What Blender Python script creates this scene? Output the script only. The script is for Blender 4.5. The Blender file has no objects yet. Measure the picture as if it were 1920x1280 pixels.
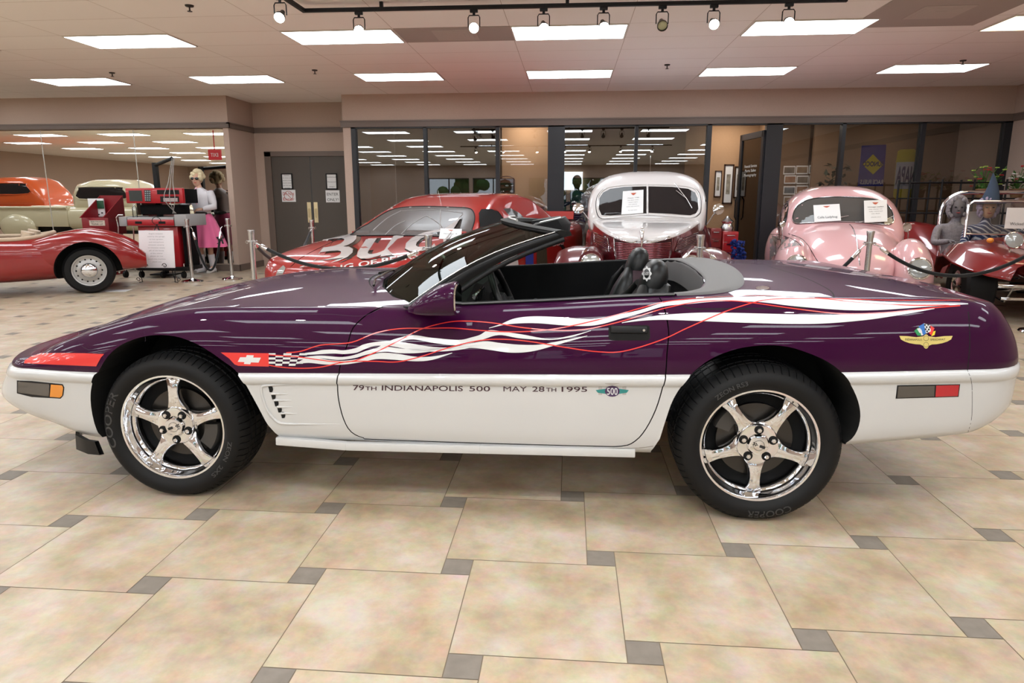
import bpy, bmesh, math, random
import numpy as np
from mathutils import Vector, Matrix
from mathutils.bvhtree import BVHTree
from mathutils.geometry import tessellate_polygon
SC = bpy.context.scene
COL = SC.collection
PI = math.pi
# ---------------------------------------------------------------- camera
FPX, PIT, YAW, ROLL, CAMH, PCY = 1255.7, 0.19956, 0.08486, -0.00039, 1.277, 626.0
Fw = Vector((-math.sin(YAW)*math.cos(PIT), math.cos(YAW)*math.cos(PIT), -math.sin(PIT)))
Rt = Vector((math.cos(YAW), math.sin(YAW), 0)); Up = Rt.cross(Fw)
Rt, Up = Rt*math.cos(ROLL)+Up*math.sin(ROLL), Up*math.cos(ROLL)-Rt*math.sin(ROLL)
CAM = Vector((0, 0, CAMH))
cd = bpy.data.cameras.new('camera'); cam = bpy.data.objects.new('camera', cd); COL.objects.link(cam)
cd.sensor_width = 36; cd.lens = FPX/1920*36; cd.shift_y = -(640-PCY)/1920; cd.clip_start = .05; cd.clip_end = 200
cam.matrix_world = Matrix(((Rt.x, Up.x, -Fw.x, 0), (Rt.y, Up.y, -Fw.y, 0), (Rt.z, Up.z, -Fw.z, CAMH), (0, 0, 0, 1)))
SC.camera = cam
def ray(x, y): return (Fw+Rt*((x-960)/FPX)-Up*((y-PCY)/FPX)).normalized()
def at_y(x, y, Y): d = ray(x, y); return CAM+d*(Y/d.y)
def at_z(x, y, Z): d = ray(x, y); return CAM+d*((Z-CAMH)/d.z)
# ---------------------------------------------------------------- exposure, world
SC.view_settings.view_transform = 'Standard'; SC.view_settings.look = 'None'
SC.view_settings.exposure = 0.0; SC.view_settings.gamma = 1.0; SC.view_settings.use_curve_mapping = False
SC.cycles.use_denoising = True
SC.cycles.max_bounces = 8; SC.cycles.glossy_bounces = 5; SC.cycles.transparent_max_bounces = 12
SC.cycles.caustics_reflective = False; SC.cycles.caustics_refractive = False
SC.cycles.sample_clamp_indirect = 6.0
w = bpy.data.worlds.new('daylight'); SC.world = w; w.use_nodes = True
w.node_tree.nodes['Background'].inputs[0].default_value = (.78, .9, 1, 1); w.node_tree.nodes['Background'].inputs[1].default_value = 1.6
CEIL = 3.006
PANEL_STRENGTH = 11.2
SPOT_W = 20.0
# track lights: position of each head, the point it is aimed at
def spot(name, loc, aim, watts, size=70, parent=None, col=(1, .985, .96), rad=.035):
    l = bpy.data.lights.new(name, 'SPOT'); l.energy = watts; l.spot_size = math.radians(size); l.spot_blend = .5; l.shadow_soft_size = rad; l.color = col
    o = bpy.data.objects.new(name, l); COL.objects.link(o); o.location = loc
    o.rotation_euler = (Vector(aim)-Vector(loc)).to_track_quat('-Z', 'Y').to_euler()
    return o
# ---------------------------------------------------------------- materials
MATS = {}
def mat(name, col=(.5, .5, .5), rough=.5, metal=0.0, coat=0.0, emit=None, es=0.0, spec=.5, coat_rough=.02, alpha=1.0, bump=None, sheen=0, trans=0, ior=1.45):
    if name in MATS: return MATS[name]
    m = bpy.data.materials.new(name); m.use_nodes = True; b = m.node_tree.nodes['Principled BSDF']; I = b.inputs
    I['Base Color'].default_value = (*col, 1); I['Roughness'].default_value = rough; I['Metallic'].default_value = metal
    I['Coat Weight'].default_value = coat; I['Coat Roughness'].default_value = coat_rough; I['Specular IOR Level'].default_value = spec
    I['Alpha'].default_value = alpha; I['Transmission Weight'].default_value = trans; I['IOR'].default_value = ior
    if sheen: I['Sheen Weight'].default_value = sheen
    if emit: I['Emission Color'].default_value = (*emit, 1); I['Emission Strength'].default_value = es
    if bump:
        nt = m.node_tree; n = nt.nodes.new('ShaderNodeTexNoise'); n.inputs['Scale'].default_value = bump[0]; n.inputs['Detail'].default_value = 4
        tc = nt.nodes.new('ShaderNodeTexCoord'); nt.links.new(tc.outputs['Object'], n.inputs['Vector'])
        bp = nt.nodes.new('ShaderNodeBump'); bp.inputs['Strength'].default_value = bump[1]; bp.inputs['Distance'].default_value = bump[2] if len(bump) > 2 else .002
        nt.links.new(n.outputs['Fac'], bp.inputs['Height']); nt.links.new(bp.outputs['Normal'], I['Normal'])
    MATS[name] = m; return m
def glass(name, tint=(1, 1, 1), refl=.12, dark=0.0, dcol=(.02, .02, .02), fk=.9):
    """thin pane: straight-through light with a fixed share of mirror reflection and an optional tinted body"""
    if name in MATS: return MATS[name]
    m = bpy.data.materials.new(name); m.use_nodes = True; nt = m.node_tree; nt.nodes.clear()
    out = nt.nodes.new('ShaderNodeOutputMaterial'); t = nt.nodes.new('ShaderNodeBsdfTransparent'); t.inputs[0].default_value = (*tint, 1)
    g = nt.nodes.new('ShaderNodeBsdfGlossy'); g.inputs['Roughness'].default_value = 0.0
    mx = nt.nodes.new('ShaderNodeMixShader'); lw = nt.nodes.new('ShaderNodeFresnel'); lw.inputs[0].default_value = 1.5
    ma = nt.nodes.new('ShaderNodeMath'); ma.operation = 'MULTIPLY_ADD'; ma.inputs[1].default_value = fk; ma.inputs[2].default_value = refl; ma.use_clamp = True
    nt.links.new(lw.outputs[0], ma.inputs[0]); nt.links.new(ma.outputs[0], mx.inputs[0])
    src = t
    if dark > 0:
        d = nt.nodes.new('ShaderNodeBsdfDiffuse'); d.inputs[0].default_value = (*dcol, 1); m2 = nt.nodes.new('ShaderNodeMixShader'); m2.inputs[0].default_value = dark
        nt.links.new(t.outputs[0], m2.inputs[1]); nt.links.new(d.outputs[0], m2.inputs[2]); src = m2
    nt.links.new(src.outputs[0], mx.inputs[1]); nt.links.new(g.outputs[0], mx.inputs[2]); nt.links.new(mx.outputs[0], out.inputs[0])
    MATS[name] = m; return m
def noisy(name, c1, c2, scale, rough=.8, bump=None, dist=.002, detail=5, spec=.3):
    if name in MATS: return MATS[name]
    m = mat(name, c1, rough, spec=spec); nt = m.node_tree; b = nt.nodes['Principled BSDF']
    tc = nt.nodes.new('ShaderNodeTexCoord'); n = nt.nodes.new('ShaderNodeTexNoise'); n.inputs['Scale'].default_value = scale; n.inputs['Detail'].default_value = detail
    nt.links.new(tc.outputs['Object'], n.inputs['Vector']); r = nt.nodes.new('ShaderNodeMix'); r.data_type = 'RGBA'
    r.inputs[6].default_value = (*c1, 1); r.inputs[7].default_value = (*c2, 1); nt.links.new(n.outputs['Fac'], r.inputs[0]); nt.links.new(r.outputs[2], b.inputs['Base Color'])
    if bump:
        bp = nt.nodes.new('ShaderNodeBump'); bp.inputs['Strength'].default_value = bump; bp.inputs['Distance'].default_value = dist
        nt.links.new(n.outputs['Fac'], bp.inputs['Height']); nt.links.new(bp.outputs['Normal'], b.inputs['Normal'])
    return m
M_purple = mat('purple_paint', (.032, .0014, .026), .42, 0, .5, spec=.05)
M_white = mat('white_paint', (.57, .575, .58), .35, 0, 1.0)
M_chrome = mat('chrome', (.80, .81, .84), .04, 1.0)
M_steel = mat('brushed_steel', (.62, .62, .62), .25, 1.0)
M_black = mat('black_trim', (.009, .009, .010), .45, spec=.3)
M_gloss = mat('gloss_black', (.006, .006, .006), .15, 0, .6)
M_satin = mat('satin_black', (.004, .004, .0045), .28, spec=.22)
M_leather = mat('black_leather', (.0028, .003, .0032), .40, spec=.35, bump=(60, .25, .002))
M_plast = mat('black_vinyl', (.006, .006, .0065), .65, spec=.1, bump=(180, .2, .001))
M_rubber = mat('rubber', (.0065, .0065, .007), .6, spec=.3)
M_void = mat('wheel_well_black', (.004, .004, .004), .9)
M_decalw = mat('white_vinyl', (.68, .69, .70), .3, 0, .8)
M_red = mat('red_vinyl', (.72, .035, .03), .3, 0, .8)
M_redpaint = mat('red_paint', (.36, .008, .012), .3, .1, 1.0)
M_paper = mat('paper', (.8, .8, .8), .7)
M_ink = mat('black_ink', (.02, .02, .02), .6)
M_velvet = mat('black_velvet', (.006, .006, .007), .95, sheen=.2)
# ---------------------------------------------------------------- mesh helpers
def link(name, me, m=None, parent=None, smooth=None):
    o = bpy.data.objects.new(name, me); COL.objects.link(o)
    if m is not None:
        for x in (m if isinstance(m, (list, tuple)) else [m]): me.materials.append(x)
    if smooth is not None:
        me.shade_smooth(); me.set_sharp_from_angle(angle=math.radians(smooth))
    if parent is not None:
        o.parent = parent; o.matrix_parent_inverse = parent.matrix_world.inverted() if parent.type != 'EMPTY' else Matrix.Translation(-parent.location) if not any(parent.rotation_euler) else parent_inv(parent)
    return o
def parent_inv(p):
    return (Matrix.Translation(p.location) @ p.rotation_euler.to_matrix().to_4x4()).inverted()
class MB:
    """collects geometry in world (or local) space and links it as ONE object"""
    def __init__(s): s.v = []; s.f = []; s.mi = []; s.cur = 0
    def add(s, vs, fs, mi=None):
        n = len(s.v); s.v += [tuple(p) for p in vs]; s.f += [tuple(i+n for i in f) for f in fs]; s.mi += [s.cur if mi is None else mi]*len(fs)
        return s
    def box(s, c, d, rz=0, bev=0, rx=0, ry=0):
        x, y, z = d[0]/2, d[1]/2, d[2]/2; b = min(bev, x*.9, y*.9, z*.9)
        R = Matrix.Rotation(rz, 3, 'Z') @ Matrix.Rotation(ry, 3, 'Y') @ Matrix.Rotation(rx, 3, 'X'); c = Vector(c)
        if b <= 0:
            vs = [Vector((i*x, j*y, k*z)) for i in (-1, 1) for j in (-1, 1) for k in (-1, 1)]
            fs = [(0, 1, 3, 2), (4, 6, 7, 5), (0, 4, 5, 1), (2, 3, 7, 6), (0, 2, 6, 4), (1, 5, 7, 3)]
        else:
            bm = bmesh.new(); bmesh.ops.create_cube(bm, size=1)
            for v in bm.verts: v.co = Vector((v.co.x*2*x, v.co.y*2*y, v.co.z*2*z))
            bmesh.ops.bevel(bm, geom=bm.edges[:], offset=b, segments=2, affect='EDGES', profile=.5)
            vs = [v.co.copy() for v in bm.verts]; bm.verts.index_update(); fs = [[v.index for v in f.verts] for f in bm.faces]; bm.free()
        return s.add([c+R @ Vector(v) for v in vs], fs)
    def grid(s, rows, closed=False, capa=False, capb=False):
        n = len(rows[0]); vs = [p for r in rows for p in r]; fs = []
        for i in range(len(rows)-1):
            for j in range(n if closed else n-1):
                k = (j+1) % n; fs.append((i*n+j, i*n+k, (i+1)*n+k, (i+1)*n+j))
        if capa: fs.append(tuple(range(n))[::-1])
        if capb: fs.append(tuple((len(rows)-1)*n+j for j in range(n)))
        return s.add(vs, fs)
    def tube(s, pts, r, n=8, cap=True, closed=False):
        pts = [Vector(p) for p in pts]; rows = []; N = len(pts); up = None
        if N < 2: print('SHORT TUBE'); return s
        for i, p in enumerate(pts):
            if closed: t = pts[(i+1) % N]-pts[i-1]
            else: t = pts[min(i+1, N-1)]-pts[max(i-1, 0)]
            if t.length < 1e-9: t = Vector((0, 0, 1))
            t.normalize()
            if up is None:
                up = Vector((0, 0, 1)) if abs(t.z) < .9 else Vector((1, 0, 0))
            a = t.cross(up)
            if a.length < 1e-6: a = t.orthogonal()
            a.normalize(); b = a.cross(t).normalized(); up = b
            rr = r[i] if isinstance(r, (list, tuple)) else r
            rows.append([p+a*(rr*math.cos(2*PI*k/n))+b*(rr*math.sin(2*PI*k/n)) for k in range(n)])
        if closed: rows.append(rows[0])
        return s.grid(rows, True, cap and not closed, cap and not closed)
    def lathe(s, prof, c=(0, 0, 0), axis='Z', n=32, a0=0, a1=2*PI, R=None):
        """prof: (radius, height) list, revolved about axis through c"""
        c = Vector(c); rows = []; full = abs(a1-a0-2*PI) < 1e-6
        for r, h in prof:
            row = []
            for k in range(n if full else n+1):
                a = a0+(a1-a0)*k/n; ca, sa = r*math.cos(a), r*math.sin(a)
                p = Vector((ca, sa, h)) if axis == 'Z' else Vector((ca, h, sa)) if axis == 'Y' else Vector((h, ca, sa))
                if R is not None: p = R @ p
                row.append(c+p)
            rows.append(row)
        return s.grid(rows, full)
    def cyl(s, a, b, r, r2=None, n=16):
        return s.tube([a, b], [r, r if r2 is None else r2], n)
    def prism(s, poly, fn, d0, d1):
        """poly: list of 2D points, fn(u,v,d) -> 3D; extruded between d0 and d1"""
        n = len(poly); vs = [fn(u, v, d0) for u, v in poly]+[fn(u, v, d1) for u, v in poly]
        tr = tessellate_polygon([[Vector((u, v, 0)) for u, v in poly]])
        fs = [tuple(t) for t in tr]+[tuple(n+i for i in t[::-1]) for t in tr]+[(i, (i+1) % n, n+(i+1) % n, n+i) for i in range(n)]
        return s.add(vs, fs)
    def sell(s, secs, n=24, capa=True, capb=True):
        """superellipse loft. secs: (centre, halfwidth vec, halfheight vec, exponent)"""
        rows = []
        for c, a, b, e in secs:
            c, a, b = Vector(c), Vector(a), Vector(b); row = []
            for k in range(n):
                t = 2*PI*(k+.5)/n; ct, st = math.cos(t), math.sin(t)
                row.append(c+a*(math.copysign(abs(ct)**(2/e), ct))+b*(math.copysign(abs(st)**(2/e), st)))
            rows.append(row)
        return s.grid(rows, True, capa, capb)
    def ball(s, c, r, nu=16, nv=10, R=None):
        if not isinstance(r, (list, tuple)): r = (r, r, r)
        c = Vector(c); rows = []
        for i in range(nv+1):
            th = PI*i/nv; rows.append([])
            for k in range(nu):
                a = 2*PI*k/nu; p = Vector((r[0]*math.sin(th)*math.cos(a), r[1]*math.sin(th)*math.sin(a), r[2]*math.cos(th)))
                if R is not None: p = R @ p
                rows[-1].append(c+p)
        return s.grid(rows, True)
    def build(s, name, m, parent=None, smooth=None, weld=True, origin=None):
        me = bpy.data.meshes.new(name)
        bm = bmesh.new(); vs = [bm.verts.new(v) for v in s.v]
        for f, mi in zip(s.f, s.mi):
            ff = []
            for i in f:
                if not ff or ff[-1] != i: ff.append(i)
            try: g = bm.faces.new([vs[i] for i in ff]); g.material_index = mi
            except ValueError: pass
        if weld: bmesh.ops.remove_doubles(bm, verts=bm.verts, dist=1e-5)
        bmesh.ops.recalc_face_normals(bm, faces=bm.faces)
        if origin is not None:
            for v in bm.verts: v.co -= Vector(origin)
        bm.to_mesh(me); bm.free()
        o = link(name, me, m, parent, smooth)
        if origin is not None and parent is None: o.location = origin
        return o
def thing(name, label, cat, loc=(0, 0, 0), rz=0, group=None):
    o = bpy.data.objects.new(name, None); COL.objects.link(o); o.empty_display_size = .1
    o.location = loc; o.rotation_euler = (0, 0, rz); o['label'] = label; o['category'] = cat
    if group: o['group'] = group
    return o
def tag(o, label, cat, group=None, kind=None):
    o['label'] = label; o['category'] = cat
    if group: o['group'] = group
    if kind: o['kind'] = kind
    return o
def struct(o): o['kind'] = 'structure'; return o
def local(o):
    """make a thing's children live in its own frame (meshes written in local coordinates)"""
    for c in o.children: c.matrix_parent_inverse = Matrix.Identity(4)
def dup(root, loc, rz, label=None, group=None):
    r = root.copy(); COL.objects.link(r); r.location = loc; r.rotation_euler = (0, 0, rz)
    if label: r['label'] = label
    if group: r['group'] = group
    def rec(a, b):
        for ch in list(a.children):
            if ch.type == 'LIGHT': continue
            c = ch.copy(); COL.objects.link(c); c.parent = b; rec(ch, c)
    rec(root, r); return r
def pchip(xs, ys):
    xs = np.array(xs, float); ys = np.array(ys, float); h = np.diff(xs); d = np.diff(ys)/h; m = np.zeros_like(ys)
    m[0], m[-1] = d[0], d[-1]
    for i in range(1, len(xs)-1):
        if d[i-1]*d[i] > 0: w1, w2 = 2*h[i]+h[i-1], h[i]+2*h[i-1]; m[i] = (w1+w2)/(w1/d[i-1]+w2/d[i])
    def f(x):
        x = min(max(x, xs[0]), xs[-1]); i = min(int(np.searchsorted(xs, x, 'right'))-1, len(xs)-2); t = (x-xs[i])/h[i]
        return float((1+2*t)*(1-t)**2*ys[i]+t*(1-t)**2*h[i]*m[i]+t*t*(3-2*t)*ys[i+1]+t*t*(t-1)*h[i]*m[i+1])
    return f
def catmull(P, n=8, closed=False):
    P = [tuple(map(float, p)) for p in P]; out = []; N = len(P); D = len(P[0])
    for i in range(N if closed else N-1):
        a = P[(i-1) % N] if closed or i else P[0]; b = P[i]; c = P[(i+1) % N]; d = P[(i+2) % N] if closed or i+2 < N else P[-1]
        for k in range(n):
            t = k/n; out.append(tuple(.5*((2*b[j])+(-a[j]+c[j])*t+(2*a[j]-5*b[j]+4*c[j]-d[j])*t*t+(-a[j]+3*b[j]-3*c[j]+d[j])*t**3) for j in range(D)))
    if not closed: out.append(P[-1])
    return out
def bvh_of(*objs):
    V = []; F = []
    for o in objs:
        n = len(V); me = o.data; mw = o.matrix_world
        V += [v.co.copy() for v in me.vertices]; F += [[n+i for i in p.vertices] for p in me.polygons]
    return BVHTree.FromPolygons(V, F)
def hit_px(bvh, x, y):
    for r in range(0, 60, 3):
        for k in range(1 if r == 0 else 8):
            h = bvh.ray_cast(CAM, ray(x+r*math.cos(k*PI/4), y+r*math.sin(k*PI/4)))
            if h[0] is not None: return h[0], h[1]
    return at_y(x, y, 8.5), Vector((0, -1, 0))
def text_mesh(s, font_w=1.0, bold=0.0, shear=0.0):
    """flat text as (verts2d, tris, width, height) with the baseline at 0"""
    c = bpy.data.curves.new('t', 'FONT'); c.body = s; c.size = 1; c.offset = bold; c.shear = shear; c.resolution_u = 3
    o = bpy.data.objects.new('t', c); me = bpy.data.meshes.new_from_object(o)
    bm = bmesh.new(); bm.from_mesh(me); bmesh.ops.triangulate(bm, faces=bm.faces)
    V = [(v.co.x, v.co.y) for v in bm.verts]; bm.verts.index_update(); T = [tuple(v.index for v in f.verts) for f in bm.faces]; bm.free()
    bpy.data.meshes.remove(me); bpy.data.objects.remove(o); bpy.data.curves.remove(c)
    if not V: return [], [], 1, 1
    x0 = min(v[0] for v in V); x1 = max(v[0] for v in V); y1 = max(v[1] for v in V)
    return [(v[0]-x0, v[1]) for v in V], T, x1-x0, .69
def flat_text(mb, s, o, ux, uy, width, height, bold=0.0, shear=0.0, align='c'):
    """adds text to mb on the plane o + ux*x + uy*y; width caps the run, height = cap height"""
    V, T, w_, h_ = text_mesh(s, bold=bold, shear=shear)
    if not V: return
    sy = height/h_; sx = min(width/w_, sy*1.6) if align != 'fit' else width/w_
    o, ux, uy = Vector(o), Vector(ux).normalized(), Vector(uy).normalized(); off = -w_*sx/2 if align in ('c', 'fit') else 0
    mb.add([o+ux*(off+x*sx)+uy*(y*sy) for x, y in V], T)
def surf_patch(bvh, poly, name, m, parent, off=.0006, step=14, proj=None, thick=0):
    """a thin layer lying on a surface: poly in photo pixels (or in the 2D frame of proj) laid onto bvh"""
    bm = bmesh.new(); vs = [bm.verts.new((x, y, 0)) for x, y in poly]
    tr = tessellate_polygon([[Vector((x, y, 0)) for x, y in poly]])
    for t in tr:
        try: bm.faces.new([vs[i] for i in t])
        except ValueError: pass
    xs = [p[0] for p in poly]; ys = [p[1] for p in poly]
    def cuts(lo, hi, no):
        k = math.ceil(lo/step)
        while k*step < hi:
            co = Vector((k*step, k*step, 0)); bmesh.ops.bisect_plane(bm, geom=bm.verts[:]+bm.edges[:]+bm.faces[:], plane_co=co, plane_no=no, dist=1e-6); k += 1
    cuts(min(xs), max(xs), (1, 0, 0)); cuts(min(ys), max(ys), (0, 1, 0))
    bad = []; proj = proj or (lambda x, y: (CAM, ray(x, y)))
    for v in bm.verts:
        o, d = proj(v.co.x, v.co.y); h = bvh.ray_cast(o, d)
        if h[0] is None: bad.append(v); continue
        nn = h[1] if h[1].dot(d) < 0 else -h[1]; v.co = h[0]+nn*off
    bmesh.ops.delete(bm, geom=bad, context='VERTS')
    for f in bm.faces: f.smooth = True
    bm.normal_update(); me = bpy.data.meshes.new(name); bm.to_mesh(me); bm.free()
    return link(name, me, m, parent)
def surf_line(bvh, pts, off=.0, proj=None):
    proj = proj or (lambda x, y: (CAM, ray(x, y))); out = []
    for x, y in pts:
        o, d = proj(x, y); h = bvh.ray_cast(o, d)
        if h[0] is not None: out.append(h[0]+(h[1] if h[1].dot(d) < 0 else -h[1])*off)
    return out
def ribbon(c, w, n=10):
    """closed pixel polygon around a centre line, half widths w"""
    P = catmull([(*p, ww) for p, ww in zip(c, w)], n); L = []; Rr = []
    for i, p in enumerate(P):
        a = P[max(i-1, 0)]; b = P[min(i+1, len(P)-1)]; dx, dy = b[0]-a[0], b[1]-a[1]; l = math.hypot(dx, dy) or 1
        L.append((p[0]-dy/l*p[2], p[1]+dx/l*p[2])); Rr.append((p[0]+dy/l*p[2], p[1]-dx/l*p[2]))
    return L+Rr[::-1]
def surf_ribbon(bvh, c, hw, name, m, parent, off=.0009, n=8, proj=None):
    """line of half width hw (metres) laid on the surface along pixel path c"""
    P = catmull(c, n); S = []
    proj = proj or (lambda x, y: (CAM, ray(x, y)))
    for x, y in P:
        o, d = proj(x, y); h = bvh.ray_cast(o, d)
        if h[0] is not None: S.append((h[0], h[1] if h[1].dot(d) < 0 else -h[1]))
    mb = MB(); rows = []
    for i, (p, nn) in enumerate(S):
        t = S[min(i+1, len(S)-1)][0]-S[max(i-1, 0)][0]; sd = nn.cross(t).normalized(); rows.append([p+sd*hw+nn*off, p-sd*hw+nn*off])
    if len(rows) > 1: mb.grid(rows)
    return mb.build(name, m, parent, weld=False)
def boolean(a, b, op):
    md = a.modifiers.new('b', 'BOOLEAN'); md.operation = op; md.object = b; md.solver = 'EXACT'
    try: md.material_mode = 'TRANSFER'
    except Exception: pass
    bpy.context.view_layer.update(); dg = bpy.context.evaluated_depsgraph_get()
    me = bpy.data.meshes.new_from_object(a.evaluated_get(dg)); a.modifiers.clear(); old = a.data; nm = old.name; a.data = me; bpy.data.meshes.remove(old); me.name = nm
def drop(o):
    me = o.data; bpy.data.objects.remove(o); bpy.data.meshes.remove(me)
def true_normals(o, src_bvh, src_norm, tol=.9):
    """keep the uncut surface's smooth normals on faces that lie on it"""
    me = o.data; N = [Vector(n.vector) for n in me.corner_normals]
    for p in me.polygons:
        h = src_bvh.find_nearest(p.center)
        on = h[0] is not None and h[3] < .002 and abs(h[1].dot(p.normal)) > .95
        for li in p.loop_indices:
            if on:
                q = me.vertices[me.loops[li].vertex_index].co; nn = src_norm(q)
                if nn is not None and nn.dot(p.normal) > .5: N[li] = nn; continue
            N[li] = p.normal.copy()
    me.normals_split_custom_set([tuple(n) for n in N])
def smooth_normal_fn(o):
    me = o.data; V = [v.co.copy() for v in me.vertices]; VN = [v.normal.copy() for v in me.vertices]; T = []
    me.calc_loop_triangles()
    for t in me.loop_triangles: T.append(tuple(t.vertices))
    b = BVHTree.FromPolygons(V, T)
    from mathutils.interpolate import poly_3d_calc
    def f(q):
        h = b.find_nearest(q)
        if h[0] is None: return None
        t = T[h[2]]; w_ = poly_3d_calc([V[i] for i in t], h[0]); n = Vector((0, 0, 0))
        for i, ww in zip(t, w_): n += VN[i]*ww
        return n.normalized() if n.length > 0 else None
    return b, f
# ================================================================ ROOM
YW = 11.66; XL = -21.0; XR = 6.95; YB = -13.0; YWING = 11.58; XWING = -5.9; YREC = 12.53; XREC = -3.9
TA, TB, TOX, TOY = .50826, .10013, -.01779, 2.79509
def floor():
    m = bpy.data.materials.new('floor_tile'); m.use_nodes = True; nt = m.node_tree; b = nt.nodes['Principled BSDF']
    L = nt.links.new; tc = nt.nodes.new('ShaderNodeTexCoord'); at = nt.nodes.new('ShaderNodeAttribute'); at.attribute_name = 'tint'
    mp = nt.nodes.new('ShaderNodeVectorMath'); mp.operation = 'MULTIPLY_ADD'; mp.inputs[1].default_value = (1, 1, 1)
    sc = nt.nodes.new('ShaderNodeVectorMath'); sc.operation = 'SCALE'; sc.inputs[3].default_value = 37.0
    L(at.outputs['Vector'], sc.inputs[0]); L(tc.outputs['Object'], mp.inputs[0]); L(sc.outputs[0], mp.inputs[2])
    n1 = nt.nodes.new('ShaderNodeTexNoise'); n1.inputs['Scale'].default_value = 4.2; n1.inputs['Detail'].default_value = 9; n1.inputs['Roughness'].default_value = .62; n1.inputs['Distortion'].default_value = .12
    n2 = nt.nodes.new('ShaderNodeTexNoise'); n2.inputs['Scale'].default_value = 16; n2.inputs['Detail'].default_value = 8; n2.inputs['Roughness'].default_value = .7
    L(mp.outputs[0], n1.inputs['Vector']); L(mp.outputs[0], n2.inputs['Vector'])
    cr = nt.nodes.new('ShaderNodeValToRGB'); e = cr.color_ramp.elements
    e[0].position = .33; e[0].color = (.40, .285, .165, 1); e[1].position = .66; e[1].color = (.585, .49, .38, 1)
    k = cr.color_ramp.elements.new(.50); k.color = (.50, .38, .245, 1)
    L(n1.outputs['Fac'], cr.inputs[0])
    mx = nt.nodes.new('ShaderNodeMix'); mx.data_type = 'RGBA'; mx.blend_type = 'OVERLAY'; mx.inputs[0].default_value = .42
    L(cr.outputs[0], mx.inputs[6]); L(n2.outputs['Color'], mx.inputs[7])
    hs = nt.nodes.new('ShaderNodeHueSaturation'); hs.inputs['Saturation'].default_value = .86
    ma = nt.nodes.new('ShaderNodeMath'); ma.operation = 'MULTIPLY_ADD'; ma.inputs[1].default_value = .14; ma.inputs[2].default_value = .84; L(at.outputs['Fac'], ma.inputs[0]); L(ma.outputs[0], hs.inputs['Value'])
    L(mx.outputs[2], hs.inputs['Color']); L(hs.outputs[0], b.inputs['Base Color'])
    rr = nt.nodes.new('ShaderNodeMapRange'); rr.inputs[3].default_value = .30; rr.inputs[4].default_value = .46; L(n2.outputs['Fac'], rr.inputs[0]); L(rr.outputs[0], b.inputs['Roughness'])
    bp = nt.nodes.new('ShaderNodeBump'); bp.inputs['Strength'].default_value = .35; bp.inputs['Distance'].default_value = .0012; L(n2.outputs['Fac'], bp.inputs['Height']); L(bp.outputs[0], b.inputs['Normal'])
    b.inputs['Specular IOR Level'].default_value = .45
    m2 = noisy('inset_tile', (.17, .145, .12), (.27, .235, .2), 22, .5, .4, .001)
    m3 = mat('grout', (.20, .155, .11), .9)
    vs = []; fs = []; mi = []; tint = []; rnd = random.Random(3)
    x0, x1, y0, y1 = XL, XR+.1, YB, 15.2
    def q(a, b_, c, d, z, k):
        a, c = max(a, x0), min(c, x1); b_, d = max(b_, y0), min(d, y1)
        if c-a < .002 or d-b_ < .002: return
        n = len(vs); vs.extend([(a, b_, z), (c, b_, z), (c, d, z), (a, d, z)]); fs.append((n, n+1, n+2, n+3)); mi.append(k); tint.append((rnd.random(), rnd.random(), rnd.random()))
    q(x0, y0, x1, y1, -.0015, 2); g = .0016
    for i in range(-60, 60):
        for j in range(-60, 60):
            x = TOX+i*TA+j*TB; y = TOY+i*TB-j*TA
            if x < x0-1 or x > x1+1 or y < y0-1 or y > y1+1: continue
            q(x+g, y-TB+g, x+TB-g, y-g, 0, 1); q(x+TB+g, y-TA+g, x+TB+TA-g, y-g, 0, 0)
    me = bpy.data.meshes.new('floor'); me.from_pydata(vs, [], fs); me.polygons.foreach_set('material_index', mi)
    a = me.attributes.new('tint', 'FLOAT_VECTOR', 'FACE'); a.data.foreach_set('vector', [c for t in tint for c in t])
    struct(link('floor', me, [m, m2, m3]))
floor()
M_wall = noisy('wall_taupe', (.44, .335, .275), (.52, .395, .325), 90, .9, .25, .001)
M_wall2 = noisy('wall_office', (.42, .26, .15), (.47, .30, .18), 60, .9, .2, .001)
M_trimw = mat('trim_brown', (.15, .112, .092), .5)
M_doorg = mat('door_grey', (.085, .070, .058), .55)
M_frame = mat('black_frame', (.016, .017, .021), .4)
def ceiling():
    m = mat('ceiling_panel', (.72, .62, .56), .95, spec=.1); nt = m.node_tree; b = nt.nodes['Principled BSDF']; L = nt.links.new
    tc = nt.nodes.new('ShaderNodeTexCoord'); mp = nt.nodes.new('ShaderNodeMapping'); L(tc.outputs['Object'], mp.inputs[0]); mp.inputs['Location'].default_value = (.649+2.44*6, 2.44*8-7.303, 0)
    br = nt.nodes.new('ShaderNodeTexBrick'); br.offset = 0; br.inputs['Brick Width'].default_value = 1.22; br.inputs['Row Height'].default_value = .61; br.inputs['Scale'].default_value = 1
    br.inputs['Mortar Size'].default_value = .0035; br.inputs['Mortar Smooth'].default_value = .2; br.inputs['Color1'].default_value = (.97, .93, .90, 1); br.inputs['Color2'].default_value = (.955, .91, .88, 1); br.inputs['Mortar'].default_value = (.60, .52, .47, 1); br.inputs['Bias'].default_value = 0
    L(mp.outputs[0], br.inputs[0]); L(br.outputs[0], b.inputs['Base Color'])
    n = nt.nodes.new('ShaderNodeTexNoise'); n.inputs['Scale'].default_value = 120; n.inputs['Detail'].default_value = 3; L(tc.outputs['Object'], n.inputs[0]); bp = nt.nodes.new('ShaderNodeBump'); bp.inputs['Strength'].default_value = .4; bp.inputs['Distance'].default_value = .003; L(n.outputs[0], bp.inputs['Height']); L(bp.outputs[0], b.inputs['Normal'])
    mb = MB(); mb.box(((XL+XR)/2, (YB+13)/2, CEIL+.06), (XR-XL+.6, 13-YB+.6, .12)); struct(mb.build('ceiling', m))
ceiling()
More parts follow.
